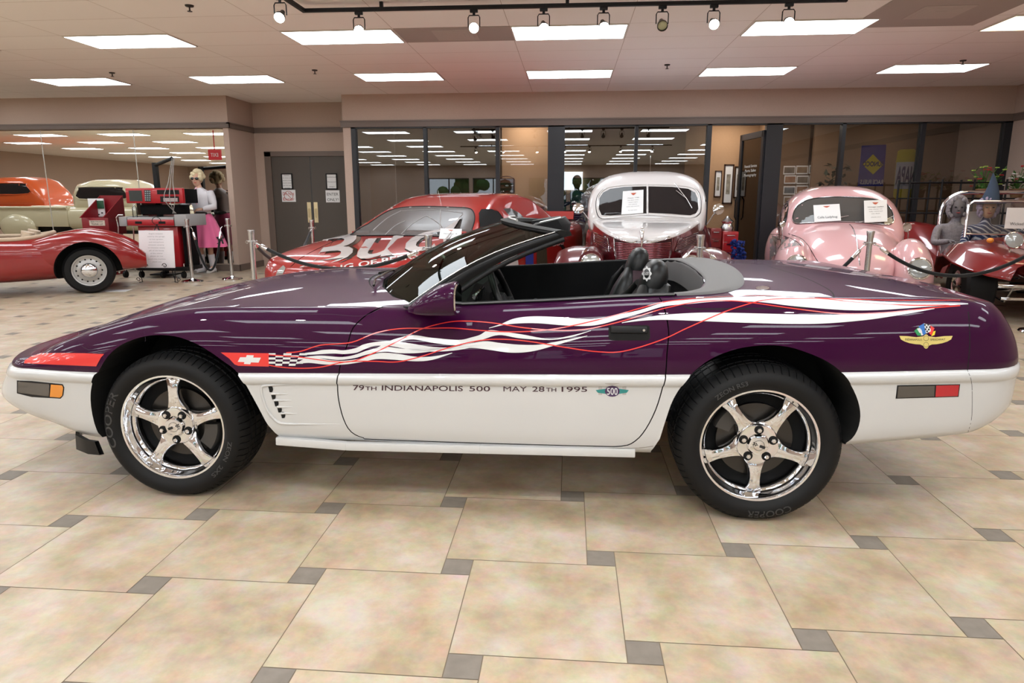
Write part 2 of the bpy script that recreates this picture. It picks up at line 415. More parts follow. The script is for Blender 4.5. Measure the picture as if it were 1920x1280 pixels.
def wall(name, parts, m=None):
    mb = MB()
    for a, b in parts: mb.box([(p+q)/2 for p, q in zip(a, b)], [abs(q-p) for p, q in zip(a, b)])
    return struct(mb.build(name, m or M_wall))
ZW = 2.47
wall('wall_left_wing', [((XL, YWING, ZW), (XWING, YWING+.14, CEIL)), ((XWING-.10, YWING, .0), (XWING, YWING+.14, ZW)), ((XL, YWING, 0), (XWING-.1, YWING+.14, .12)), ((XWING-.14, YWING+.14, 0), (XWING, YREC, CEIL)), ((XL, YWING+.10, .12), (XWING-.1, YWING+.14, ZW))])
wall('wall_recess', [((XWING, YREC, 2.13), (XREC+.14, YREC+.15, CEIL)), ((XWING, YREC, 0), (-5.72, YREC+.15, 2.13)), ((-4.05, YREC, 0), (XREC+.14, YREC+.15, 2.13))])
wall('wall_back', [((XREC, YW, 2.56), (XR, YW+.14, CEIL)), ((XREC, YW, 0), (-3.76, YW+.14, 2.56)), ((XREC, YW+.14, 0), (XREC+.14, YREC, CEIL)), ])
wall('wall_right', [((XR, YB, 0), (XR+.15, 14.6, CEIL))])
wall('wall_left', [((XL-.15, YB, 0), (XL, YWING+.14, CEIL))])
mb = MB()
for a, b in [((XL, YWING-.03, 2.475), (XWING+.03, YWING, 2.565)), ((XWING, YWING-.03, 2.475), (XWING+.03, YREC, 2.565)), ((XWING, YREC-.03, 2.475), (XREC, YREC, 2.565)), ((XREC-.03, YW-.03, 2.47), (XR, YW, 2.58)), ((XR-.03, 0, 2.47), (XR, YW-.03, 2.58))]:
    mb.box([(p+q)/2 for p, q in zip(a, b)], [q-p for p, q in zip(a, b)])
    mb.box(((a[0]+b[0])/2, (a[1]+b[1])/2, b[2]-.012), (b[0]-a[0]+.02, b[1]-a[1]+.02, .024))
struct(mb.build('trim_1', M_trimw))
mb = MB()
for a, b in [((XL, YWING-.02, 0), (XWING+.02, YWING, .115)), ((XWING, YWING-.02, 0), (XWING+.02, YREC, .115)), ((XREC-.02, YW-.02, 0), (-3.76, YW, .12)), ((XR-.02, 0, 0), (XR, YW, .12))]:
    mb.box([(p+q)/2 for p, q in zip(a, b)], [q-p for p, q in zip(a, b)])
struct(mb.build('baseboard_back', M_trimw))
# far end of the showroom, behind the camera: wall with daylight windows and shrubs outside
wins = [(-7.6, -5.4), (-5.2, -3.0), (-2.2, -.2), (0, 2.2), (3.2, 5.6)]
pr = []; x = XL
for a, b in wins: pr.append(((x, YB-.15, 0), (a, YB, CEIL))); pr.append(((a, YB-.15, 2.35), (b, YB, CEIL))); pr.append(((a, YB-.15, 0), (b, YB, .5))); x = b
pr.append(((x, YB-.15, 0), (XR, YB, CEIL))); wall('wall_front', pr)
for i, (a, b) in enumerate(wins):
    mb = MB()
    for xx in (a, (a+b)/2, b): mb.box((xx, YB-.07, 1.42), (.06, .08, 1.86))
    for z in (.52, 2.33): mb.box(((a+b)/2, YB-.07, z), (b-a, .08, .06))
    fr = struct(mb.build('window_%d' % (i+10), M_frame)); mb = MB(); mb.box(((a+b)/2, YB-.07, 1.42), (b-a, .01, 1.8)); mb.build('pane', glass('clear_pane', refl=.04), fr)
M_leaf = noisy('shrub_leaf', (.02, .09, .015), (.10, .24, .05), 9, .7)
rnd = random.Random(5)
for i in range(7):
    mb = MB(); cx = -13+i*3.4
    for k in range(26): mb.ball((cx+rnd.uniform(-1.2, 1.2), YB-3.2+rnd.uniform(-.6, .6), .3+rnd.random()**.8*2.6), rnd.uniform(.2, .5), 7, 5)
    tag(mb.build('shrub', M_leaf), 'green shrub outside the showroom windows, seen only as a reflection in the office glass', 'shrub', 'shrubs outside the showroom windows')
mb = MB(); mb.box((-3, YB-4.2, -.05), (34, 8, .08)); struct(mb.build('ground', mat('pavement', (.3, .3, .29), .9)))
# a few dividing pillars behind the camera so the reflections read as a showroom
# ---------------------------------------------------------------- window wall
def X(px): return at_y(px, 240, YW).x
posts = [(-3.76, -3.68), (-2.505, -2.45), (-1.27, -1.20), (-.385, -.105), (1.055, 1.11), (2.225, 2.30), (3.17, 3.43), (4.36, 4.42), (5.585, 5.65), (6.84, 6.95)]
ZT = 2.47
mb = MB()
for a, b in posts: mb.box(((a+b)/2, YW+.05, ZT/2), (b-a, .12, ZT))
mb.box(((-3.76+6.95)/2, YW+.05, ZT+.03), (10.71, .12, .1)); mb.box(((-3.76+2.3)/2, YW+.05, .05), (6.0, .12, .1)); mb.box((5.15, YW+.05, .05), (3.5, .12, .1))
struct(mb.build('window_1', M_frame))
G_refl = glass('office_glass', (.55, .55, .55), refl=.15); G_clear = glass('office_glass_clear', (.93, .93, .93), refl=.015)
G_dim = glass('office_glass_dim', (.75, .75, .75), refl=.05)
wn = 2
for (a, b), g in zip([(0, 1), (1, 2), (2, 3), (3, 4), (4, 5), (5, 6), (6, 7), (7, 8), (8, 9)], [G_refl, G_refl, G_clear, G_refl, G_refl, None, G_clear, G_dim, G_dim]):
    if g is None: continue
    x0, x1 = posts[a][1], posts[b][0]; mb = MB(); mb.box(((x0+x1)/2, YW+.05, (ZT+.1)/2), (x1-x0, .006, ZT-.1)); struct(mb.build('window_%d' % wn, g)); wn += 1
# offices behind the glass
wall('wall_office_back', [((XREC+.14, 14.6, 0), (XR, 14.75, CEIL))], M_wall2)
wall('wall_office_left', [((-1.25, 12.55, 0), (-.39, 12.65, CEIL)), ], M_wall2)
wall('wall_office_side', [((XREC-.05, YREC+.15, 0), (XREC+.1, 14.75, CEIL))], M_wall2)
wall('wall_office_mid', [((-.39, YW+.12, 0), (-.34, 14.6, CEIL))], mat('office_dark', (.05, .045, .04), .9))
wall('wall_office_right', [((2.1, YW+1.3, 0), (3.4, YW+1.38, CEIL)), ((3.4, YW+.12, 0), (3.45, 14.6, CEIL))], M_wall2)
wall('wall_office_far', [((3.5, YW+1.9, 0), (4.5, YW+1.98, CEIL)), ((4.45, YW+1.5, 0), (XR, YW+1.58, CEIL))], mat('office_brown', (.20, .125, .075), .9))
mb = MB(); mb.box(((XREC+XR)/2, 13.3, 2.75), (XR-XREC, 2.8, .06)); struct(mb.build('ceiling_office', mat('office_ceiling', (.25, .21, .18), .9)))
def arealight(name, loc, size, watts, col=(1, .9, .78), sy=None):
    l = bpy.data.lights.new(name, 'AREA'); l.shape = 'RECTANGLE'; l.size = size; l.size_y = sy or size; l.energy = watts; l.color = col
    o = bpy.data.objects.new(name, l); COL.objects.link(o); o.location = loc; return o
# ---------------------------------------------------------------- ceiling lights
M_em = mat('diffuser', (.9, .9, .9), .6, emit=(.91, .985, 1.04), es=PANEL_STRENGTH)
M_emw = mat('diffuser_warm', (.9, .8, .6), .6, emit=(1, .8, .5), es=PANEL_STRENGTH*.75)
M_fr = mat('fixture_frame', (.7, .66, .6), .6)
def fixture(label):
    t = thing('ceiling_light', label, 'ceiling light', (0, 0, 0), 0, 'recessed ceiling light panels')
    mb = MB()
    for c, d in (((0, .298, .0), (1.2, .014, .012)), ((0, -.298, 0), (1.2, .014, .012)), ((.593, 0, 0), (.014, .58, .012)), ((-.593, 0, 0), (.014, .58, .012))): mb.box(c, d)
    mb.build('frame', M_fr, t); mb = MB(); mb.box((0, 0, -.001), (1.172, .582, .006)); mb.build('diffuser', M_em, t); return t
visl = {(0, -2): 'front row of ceiling lights, leftmost of the panels fully in view', (0, -1): 'front row, white panel behind the left end of the black track', (0, 0): 'front row, white panel behind two lit track heads', (0, 1): 'front row, white panel at the right end of the track', (0, 2): 'front row, yellowish panel cut by the right edge',
        (1, -3): 'rear row, leftmost white panel above the mirror', (1, -2): 'rear row, white panel before the double door recess', (1, -1): 'rear row, white panel above the left office windows', (1, 0): 'rear row, white panel above the middle office windows', (1, 1): 'rear row, white panel above the two tone sedan', (1, 2): 'rear row, white panel farthest right above the pink car'}
first = None
for j in range(-8, 2):
    for i in range(-7, 3):
        cx, cy = -.639+.6+i*2.44, 7.313+.3+j*2.44
        if cx < XL+.7 or cx > XR-.6: continue
        lb = visl.get((j, i)); loc = (cx, cy, CEIL-.006)
        text = ('bright ceiling light panel, '+lb) if lb else 'white ceiling light panel outside the frame, seen only in reflections'
        if first is None: first = fixture(text); first.location = loc; continue
        d = dup(first, loc, 0, text)
        if (j, i) == (0, 2):
            for c in d.children:
                if c.name.startswith('diffuser'): c.data = c.data.copy(); c.data.materials[0] = M_emw
# sprinklers, vents
M_dk = mat('dark_metal', (.05, .045, .04), .4, .8)
def sprinkler(px, py, label):
    p = at_z(px, py, CEIL-.0); t = thing('sprinkler_head', label, 'sprinkler', p, 0, 'ceiling sprinklers'); t.location.z = CEIL
    mb = MB(); mb.lathe([(0, 0), (.04, 0), (.035, -.012), (.012, -.016), (0, -.016)], n=14); mb.build('escutcheon', M_dk, t, 40)
    mb = MB(); mb.cyl((0, 0, -.012), (0, 0, -.05), .007, n=8); mb.lathe([(0, -.05), (.022, -.05), (.022, -.054), (0, -.054)], n=12); mb.build('deflector', M_dk, t, 40); local(t)
for q in [(355, 10, 'dark sprinkler head above the leftmost front ceiling panel'), (210, 136, 'dark sprinkler head beside the leftmost rear ceiling panel'), (590, 131, 'dark sprinkler head between two rear ceiling panels near the door recess'), (1251, 121, 'dark sprinkler head right of the middle rear ceiling panel'), (1806, 113, 'dark sprinkler head over the rightmost rear ceiling panel')]: sprinkler(*q)
M_vent = mat('vent_grey', (.42, .36, .33), .8)
def vent(cx, cy, label, w=.61, d=.61):
    t = thing('air_vent', label, 'air vent', (cx, cy, CEIL-.004), 0)
    mb = MB(); mb.box((0, 0, 0), (w*2, d, .008)); mb.build('backing', M_vent, t); mb = MB()
    for k in range(5): mb.box((0, 0, -.006-k*.001), (.46-k*.09, .46-k*.09, .002))
    mb.build('louvre', mat('vent_lt', (.5, .44, .40), .8), t); local(t)
vent(-.639-.61, 7.313+.3-.61+.61, 'dark grey ceiling air grille behind the black lighting track'); vent(.8+2.44+.2, 7.313+.3-.5, 'square perforated ceiling diffuser near the top right corner', .61, 1.1)
# ---------------------------------------------------------------- track lighting
ZT_ = 2.945
def track_run(pts, label):
    t = thing('lighting_track', label, 'lighting track', pts[0]); mb = MB()
    for a, b in zip(pts[:-1], pts[1:]):
        a, b = Vector(a), Vector(b); d = b-a; mb.box((a+b)/2, (d.length+.03, .035, .03), math.atan2(d.y, d.x))
    mb.build('rail', M_black, t); mb = MB()
    for a, b in zip(pts[:-1], pts[1:]):
        a, b = Vector(a), Vector(b)
        for k in (.15, .5, .85): p = a.lerp(b, k); mb.box((p.x, p.y, (CEIL+p.z)/2), (.03, .03, CEIL-p.z))
    mb.build('hanger', M_black, t); return t
T0 = at_z(540, 0, ZT_); T1 = at_z(570, 20, ZT_); T2 = at_z(1585, 0, ZT_)
track_run([T0+(T0-T1)*5, T1, T2], 'black lighting track running across the ceiling in front of the white panels')
M_bulb = mat('bulb', (1, 1, 1), .3, emit=(1, .95, .85), es=60); M_bulboff = mat('bulb_off', (.45, .42, .25), .3)
def head(base, aim, label, lit=True, watts=0, size=60):
    base = Vector(base); base.z = ZT_-.015
    t = thing('track_spotlight', label, 'spotlight', base, 0, 'spotlights on the ceiling tracks')
    mb = MB(); mb.box(base+Vector((0, 0, -.0142)), (.07, .032, .028), bev=.003); mb.cyl(base+Vector((0, 0, .002)), base+Vector((0, 0, -.05)), .012); mb.build('adapter', M_black, t, 40)
    piv = base+Vector((0, 0, -.15)); d = (Vector(aim)-piv).normalized(); sx = Vector((1, 0, 0))
    mb = MB(); s = Vector((.052, 0, 0)); tp = base+Vector((0, 0, -.052))
    mb.tube([piv-s, piv-s+Vector((0, 0, .08)), tp-s*.8, tp+s*.8, piv+s+Vector((0, 0, .08)), piv+s], .005, 6); mb.build('yoke', M_black, t, 50)
    R = d.to_track_quat('Z', 'Y').to_matrix()
    mb = MB(); mb.lathe([(0, -.07), (.02, -.07), (.024, -.03), (.03, -.01), (.044, .02), (.047, .05), (.043, .05), (.038, .025), (0, .02)], piv, n=20, R=R); h = mb.build('housing', M_dk, t, 40)
    mb = MB(); mb.lathe([(0, .044), (.02, .043), (.04, .036), (.041, .03), (0, .03)], piv, n=20, R=R); mb.build('bulb', M_bulb if lit else M_bulboff, t, 60)
    if watts: spot('track_lamp', piv+d*.06, aim, watts, size)
    return t
hd = [(685, 30, (-1.2, 2.3, .6), 1, 'lit black track spotlight hanging before the second front ceiling panel'), (893, 24, (-.4, 1.5, .8), 1, 'glaring track spotlight hanging before the dark grey ceiling grille'),
      (1020, 17, (.1, 3.6, .8), 1, 'lit black track spotlight left of the pair before the middle front panel'), (1131, 14, (.6, 3.6, .8), 1, 'lit black track spotlight right of the pair before the middle front panel'),
      (1240, 12, (.8, 2.5, .2), 0, 'unlit round track spotlight with a dull yellow bulb'), (1337, 8, (1.3, 2.7, .7), 1, 'lit black track spotlight just right of the unlit one'), (1477, 5, (1.6, 2.3, .8), 1, 'lit track spotlight nearest the right end of the track')]
def snap(p): d = (T2-T1); u = (Vector(p)-T1).dot(d)/d.dot(d); return T1+d*u
for x, y, aim, lit, lb in hd: head(snap(at_z(x, y, ZT_)), aim, lb, bool(lit), SPOT_W if lit else 0)
head((T1+(T0-T1)*1.5), (-2.2, 2.6, .5), 'glaring track spotlight at the left bend of the track', True, SPOT_W)
# second track on the near side of the car, above the photographer
NY = .9
track_run([Vector((-3.6, NY, ZT_)), Vector((3.2, NY, ZT_))], 'black lighting track above the viewer, outside the frame')
for k, (x, ax, wq) in enumerate([(-3.1, -1.9, .8), (-2.2, -1.3, .8), (-1.1, -.5, 1), (-.2, -.1, 1.3), (.6, .5, 1), (1.6, 1.0, .8), (2.6, 1.6, .8)]):
    head((x, NY, 0), (ax, 2.75, .45), 'lit track spotlight above the viewer, seen only in reflections', True, SPOT_W*wq*1.2, 75)
# ---------------------------------------------------------------- mirror wall
mm = mat('mirror', (.80, .78, .74), .0, 1.0); XM0, XM1 = XL, XWING-.10
seams = [XM0, -12.6, at_y(76, 300, YWING).x, at_y(250, 300, YWING).x, XM1]
for i, (a, b) in enumerate(zip(seams[:-1], seams[1:])):
    lb = ['far left mirror panel beyond the frame', 'wall mirror panel cut by the left edge of the picture', 'wall mirror panel behind the orange pickup reflection', 'wall mirror panel behind the blonde mannequin']
    t = thing('wall_mirror', 'tall frameless '+lb[min(i, 3)], 'mirror', ((a+b)/2, YWING+.085, .12), 0, 'mirror panels on the left wall')
    mb = MB(); mb.box(((a+b)/2, YWING+.085, (.12+ZW)/2), (b-a-.004, .008, ZW-.12)); mb.build('mirror_glass', mm, t)
    mb = MB()
    for xx in (a, b-.004): mb.box((xx+.002, YWING+.08, (.12+ZW)/2), (.008, .006, ZW-.12))
    mb.build('edge_strip', mat('edge_strip', (.75, .73, .68), .3, .5), t)
# ---------------------------------------------------------------- double door
for side, (a, b) in enumerate([(-5.60, -4.86), (-4.85, -4.11)]):
    lf = MB(); lf.box(((a+b)/2, YREC+.03, 1.03), (b-a, .045, 2.04), bev=.004); d = struct(lf.build('door_%d' % (side+1), M_doorg))
    hx = b-.06 if side == 0 else a+.06
    mb = MB(); mb.box((hx, YREC+.002, 1.02), (.075, .006, .38), bev=.002); mb.build('push_plate', mat('brass', (.75, .66, .42), .3, 1), d)
    mb = MB(); mb.tube([(hx, YREC, .93), (hx, YREC-.04, .94), (hx, YREC-.04, 1.08), (hx, YREC, 1.09)], .008, 8); mb.build('door_handle', mat('brass'), d, 40)
mb = MB()
for a, b in [((-5.72, YREC-.02, 0), (-5.60, YREC+.1, 2.13)), ((-4.11, YREC-.02, 0), (-4.04, YREC+.1, 2.13)), ((-5.72, YREC-.02, 2.05), (-4.04, YREC+.1, 2.14))]: mb.box([(p+q)/2 for p, q in zip(a, b)], [q-p for p, q in zip(a, b)])
struct(mb.build('trim_2', M_trimw))
def sign(name, label, cat, c, w_, h_, lines, framed=True, col=(.02, .02, .02), red=False, yd=-1, fm=None, group=None):
    t = thing(name, label, cat, (c[0], c[1], c[2]-h_/2)); x, y, z = c; y2 = y+yd*.006
    if framed:
        mb = MB(); f = .018
        for a, d in (((x, y+yd*.008, z+h_/2-f/2), (w_, .016, f)), ((x, y+yd*.008, z-h_/2+f/2), (w_, .016, f)), ((x-w_/2+f/2, y+yd*.008, z), (f, .016, h_)), ((x+w_/2-f/2, y+yd*.008, z), (f, .016, h_))): mb.box(a, d)
        mb.build('frame', fm or M_black, t)
    mb = MB(); mb.box((x, y+yd*.003, z), (w_*.96, .004, h_*.97)); mb.build('paper', M_paper, t)
    mb = MB(); n = len(lines)
    for k, (s, hh) in enumerate(lines): flat_text(mb, s, (x, y2, z+h_/2-(k+.75)*h_/(n+.3)-hh/2), (1, 0, 0), (0, 0, 1), w_*.78, hh)
    if mb.v: mb.build('lettering', mat('ink_%s' % (red or 'k'), (.45, .04, .03)) if red else M_ink, t, weld=False)
    return t
def at_rec(px, py): return at_y(px, py, YREC)
p = at_rec(538.5, 340); sign('notice', 'black framed white notice on the left grey door, above the crossed out paper', 'notice', (p.x, YREC, p.z), .215, .29, [('Notice', .016), ('for visitors and', .014), ('guests of the', .014), ('museum please', .014), ('see the desk', .014), ('to enter', .014)])
p = at_rec(541.5, 367); t = sign('notice', 'white paper sign crossed by a red circle on the left grey door', 'notice', (p.x, YREC, p.z), .28, .23, [('Do Not', .055), ('Enter', .055)], False, red=True)
mb = MB(); mb.tube([(p.x+.085*math.cos(a), YREC-.008, p.z+.085*math.sin(a)) for a in [2*PI*k/28 for k in range(28)]], .004, 6, closed=True); mb.tube([(p.x-.06, YREC-.008, p.z+.06), (p.x+.06, YREC-.008, p.z-.06)], .004, 6); mb.build('no_entry_ring', mat('ink_True'), t)
p = at_rec(622, 340); sign('notice', 'black framed notice on the right grey door, above the ENTER ONLY paper', 'notice', (p.x, YREC, p.z), .215, .29, [('Authorized', .017), ('Personnel', .017), ('ONLY', .017)])
p = at_rec(624, 368); sign('notice', 'white paper reading ENTER ONLY on the right grey door', 'notice', (p.x, YREC, p.z), .28, .23, [('ENTER', .05), ('ONLY!', .05)], False)
# ================================================================ PACE CAR CONVERTIBLE
YC = 3.443
def bz(px, py, Y=2.55): return at_y(px, py, Y)
f_belt = pchip(*zip(*[(-2.72, .560), (-2.4, .560)]+[(p.x, p.z) for p in (bz(160, 700), bz(455, 700), bz(640, 700.5), bz(1240, 702), bz(1590, 697), bz(1815, 694))]+[(1.84, .662)]))
f_zs = pchip([-2.72, -2.5, -2.3, -2.2, -1.95, -1.7, -1.47, -1.2, -.9, -.63, -.14, .37, .7, 1.0, 1.3, 1.5, 1.7, 1.84], [.575, .592, .625, .662, .748, .808, .832, .838, .842, .840, .862, .893, .902, .905, .908, .905, .885, .86])
f_zc = pchip([-2.72, -2.5, -2.22, -2.06, -1.9, -1.76, -1.5, -1.25, -1.0, -.6, 0, .6, .75, 1.09, 1.4, 1.66, 1.84], [.58, .618, .70, .757, .80, .832, .872, .888, .886, .895, .92, .947, .955, .95, .927, .90, .872])
f_zb = pchip([-2.72, -2.5, -2.2, -2.0, -1.25, .3, .42, 1.08, 1.3, 1.5, 1.7, 1.84], [.36, .33, .285, .255, .285, .272, .272, .33, .355, .375, .40, .43])
f_w = pchip([-2.35, -2.1, -1.8, -1.3, -.5, .4, .8, 1.2, 1.5], [.835, .868, .885, .889, .893, .899, .903, .900, .888])
f_ys = pchip([-2.72, -2.35, -1.9, -1.3, -.6, .4, 1.0, 1.84], [.93, .93, .90, .875, .868, .868, .872, .90])
def hw(x):
    if x < -2.35: u = min(1, (-2.35-x)/.372); return .835*max(0, 1-u**2.3)**(1/2.3)
    if x > 1.5: u = min(1, (x-1.5)/.342); return .888*max(0, 1-u**3)**(1/3)
    return f_w(x)
def sm(a, b, x): t = min(max((x-a)/(b-a), 0), 1); return t*t*(3-2*t)
NB = None
def section(x):
    global NB
    W = max(hw(x), .004); zb = f_zb(x); zl = f_belt(x); zs = max(f_zs(x), zl+.01); zc = max(f_zc(x), zs-.03); k = min(1, W/.5)
    ys = W*f_ys(x)
    P = [(0, zb+.03), (W*.5, zb+.025), (W-.14*k, zb+.015), (W-.07*k, zb), (W-.035*k, zb+.006), (W-.02*k, zb+.03)]
    for t in (.25, .4, .55, .7, .82): P.append((W-.018*k*(1-t)**1.5-.0*k, zb+(zl-.05-zb)*t+.01))
    P += [(W-.001*k, zl-.052), (W+.001*k, zl-.046), (W+.009*k, zl-.040), (W+.011*k, zl-.024), (W+.009*k, zl-.008), (W+.001*k, zl-.004), (W-.004*k, zl-.0015), (W-.004*k, zl)]
    NB = len(P)-1
    P += [(W-.0045*k, zl+.0025), (W-.001*k, zl+.006)]
    w2 = W-.001*k; z2 = zl+.006
    for i in range(1, 13):
        a = PI/2*i/12; P.append((ys+(w2-ys)*math.cos(a)**.85, z2+(zs-z2)*math.sin(a)**1.15))
    for t in (.985, .96, .92, .87, .8, .7, .58, .45, .3, .15, 0): P.append((ys*t, zs+(zc-zs)*(1-t**2.2)))
    Q = []
    for y, z in P:
        fx = 0
        if x < -2.1: fx += .10*sm(.40, .62, z)*sm(-2.1, -2.6, x)
        if x < -2.1 and z < .42: fx += .18*((.42-z)/.12)**1.6*sm(-2.1, -2.6, x)
        if x > 1.35:
            s = sm(1.35, 1.8, x)
            if z > .62: fx -= .10*((z-.62)/.26)**2*s
            if z < .5: fx -= .17*((.5-z)/.12)**1.4*.6*s
        Q.append((x+fx, y, z))
    return Q
xs = [-2.72+.372*(1-math.cos(PI/2*i/14)) for i in range(14)]+list(np.arange(-2.348, 1.5, .035))+[1.5+.342*math.sin(PI/2*i/14) for i in range(15)]
def shell(name):
    mb = MB(); rows = []
    for x in xs:
        P = section(x); left = [(a, YC-y, z) for a, y, z in P]; right = [(a, YC+y, z) for a, y, z in P[1:-1]][::-1]; rows.append(left+right)
    n = len(P); N = 2*n-2
    mb.grid(rows, True, True, True)
    mb.mi = []
    for i in range(len(rows)-1):
        for j in range(N):
            jj = j if j < n-1 else N-1-j; mb.mi.append(0 if jj >= NB else 1)
    mb.mi += [1, 1]
    return mb.build(name, [M_purple, M_white, M_void, M_plast], None, 180)
body = shell('body')
SURF = bvh_of(body)
nb, nf = smooth_normal_fn(body)
car = thing('convertible_car', 'purple and white pace car convertible with waving flag stripes, parked side on in front', 'car', (-.45, YC, 0))
def cutter(poly, fn, d0, d1, mi_name):
    mb = MB(); mb.prism(poly, fn, d0, d1); o = mb.build('cut', mi_name); return o
XZ = lambda u, v, d: (u, d, v)
XY = lambda u, v, d: (u, v, d)
def mirY(d): return 2*YC-d
farch = [(175, 702), (180, 698), (196, 670), (219.6, 649), (252, 635.7), (285, 630.6), (320.6, 632.7), (356, 643), (389, 659.4), (415.6, 677), (439, 693.6), (457, 717), (472, 744), (487, 774), (498.6, 797.5), (516, 821)]
farch2 = [(165, 782), (163, 753), (166, 726)]
rarch = [(1222, 849), (1237.6, 823.8), (1249, 784.7), (1263, 745.6), (1290, 706.6), (1321.6, 679), (1356.7, 661.6), (1395.8, 651), (1438.8, 647), (1477.8, 650), (1517, 662), (1552, 678), (1579, 699.5), (1599, 730), (1610.6, 761), (1612.6, 788.6), (1604.8, 816), (1591, 833.5)]
PF = [(bz(178, 832).x, 0), (bz(178, 832).x, bz(178, 832).z), (bz(170.7, 812).x, bz(170, 812).z)]+[(bz(*q).x, bz(*q).z) for q in farch2+farch]; PF += [(PF[-1][0]+.02, 0)]
PR = [(bz(*q).x, bz(*q).z) for q in rarch]; PR = [(PR[0][0]-.0, 0)]+PR+[(PR[-1][0], 0)]
for P in (PF, PR):
    P = P[:2]+catmull(P[2:-1], 3)+[P[-1]]
    for a, b in ((YC-1.1, YC-.52), (YC+.52, YC+1.1)):
        c = cutter(P, XZ, a, b, M_void); boolean(body, c, 'DIFFERENCE'); drop(c)
# cockpit
CK = [(-.93, 0), (-.915, -.2), (-.86, -.42), (-.76, -.62), (-.66, -.70), (-.55, -.722), (-.1, -.735), (.40, -.735), (.475, -.715), (.535, -.66), (.575, -.55), (.595, -.4), (.60, -.2), (.60, 0)]
CK = CK+[(x, -y) for x, y in CK[1:-1]][::-1]
CK = [(x, y+YC) for x, y in CK]
c = cutter(CK, XY, .36, 1.3, M_plast); boolean(body, c, 'DIFFERENCE'); drop(c)
# door: cut free of the body with a real gap all round
dl = [(715, 578), (690, 590), (668, 612), (652, 645), (641, 680), (636.5, 705), (635, 722), (637, 750), (645, 785), (658, 810), (680, 822.5), (700, 826), (900, 832), (1100, 836), (1165, 836), (1190, 826), (1210, 802), (1228, 765), (1240, 725), (1246, 700), (1249, 660), (1249, 620), (1246, 590), (1241, 568), (1236, 557)]
DP = [(bz(*q, 2.56 if q[1] > 640 else 2.62).x, bz(*q, 2.56 if q[1] > 640 else 2.62).z) for q in dl]
DP = catmull(DP, 3); DP = [(DP[0][0]+.01, 1.0)]+DP+[(DP[-1][0]-.005, 1.0)]
def inset(P, d):
    cx = sum(p[0] for p in P)/len(P); cz = sum(p[1] for p in P)/len(P); out = []
    n = len(P); ar = sum(P[i][0]*P[(i+1) % n][1]-P[(i+1) % n][0]*P[i][1] for i in range(n)); sg = 1 if ar > 0 else -1
    for i, p in enumerate(P):
        a = P[i-1]; b = P[(i+1) % n]; dx, dz = b[0]-a[0], b[1]-a[1]; l = math.hypot(dx, dz) or 1
        out.append((p[0]-dz/l*d*sg, p[1]+dx/l*d*sg))
    return out
for side in (-1, 1):
    y0, y1 = (YC-1.0, YC-.775) if side < 0 else (YC+.775, YC+1.0)
    y0b, y1b = (YC-1.0, YC-.70) if side < 0 else (YC+.70, YC+1.0)
    door = bpy.data.objects.new('door', body.data.copy()); COL.objects.link(door)
    c1 = cutter(DP, XZ, y0, y1, M_void); print('DPX', len(door.data.vertices), len(c1.data.polygons)); boolean(door, c1, 'INTERSECT'); print('DPX', len(door.data.vertices)); drop(c1)
    c2 = cutter(inset(DP, -.0045), XZ, y0 if side < 0 else y0-.003, y1+.003 if side < 0 else y1, M_void); boolean(body, c2, 'DIFFERENCE'); drop(c2)
    true_normals(door, nb, nf); door.parent = car; door.matrix_parent_inverse = parent_inv(car)
    if side < 0: near_door = door
    else: door['label'] = 'far side door with black inner trim'
body.parent = car; body.matrix_parent_inverse = parent_inv(car)
true_normals(body, nb, nf)
# seams
def seam(pts, name='panel_gap', r=.0022, m=None, off=.0002, n=6): return surf_ribbon(SURF, pts, r, name, m or M_void, car, off, n)
seam([(1262, 553), (1268, 563), (1290, 577), (1330, 579), (1400, 578.5), (1480, 577), (1530, 575), (1555, 570), (1563, 560), (1560, 548), (1540, 535), (1500, 517), (1440, 499)], r=.0028)
seam([(1812, 562), (1817, 600), (1818, 650), (1814, 694)], r=.0018)
seam([(1814, 694), (1822, 720), (1822, 780), (1815, 810)], r=.0008)
seam([(400, 577), (480, 583), (560, 588), (620, 589), (680, 592), (715, 577)], r=.0008, m=mat('seam_dark', (.02, .003, .02), .5))
seam([(190, 668), (120, 665), (60, 668)], r=.0008, m=mat('seam_dark'))
seam([(262, 583), (272, 630), (272, 640)], r=.0006, m=mat('seam_dark'))
seam([(150, 605), (148, 640), (165, 655), (185, 655), (196, 672)], r=.0006, m=mat('seam_dark'))
seam([(510, 822), (600, 826), (680, 830), (900, 838), (1165, 840), (1225, 836)], r=.0016, m=mat('seam_grey', (.25, .23, .2), .6))
# sill strip
mb = MB(); pts = [bz(520, 829, 2.575), bz(650, 839, 2.575), bz(900, 845, 2.575), bz(1190, 852, 2.575)]
for a, b in zip(pts[:-1], pts[1:]):
    mb.box((a+b)/2+Vector((0, 0, .009)), ((b-a).length+.002, .03, .034), ry=-math.atan2(b.z-a.z, b.x-a.x), bev=.004)
mb.build('rocker_strip', M_white, car, 40)
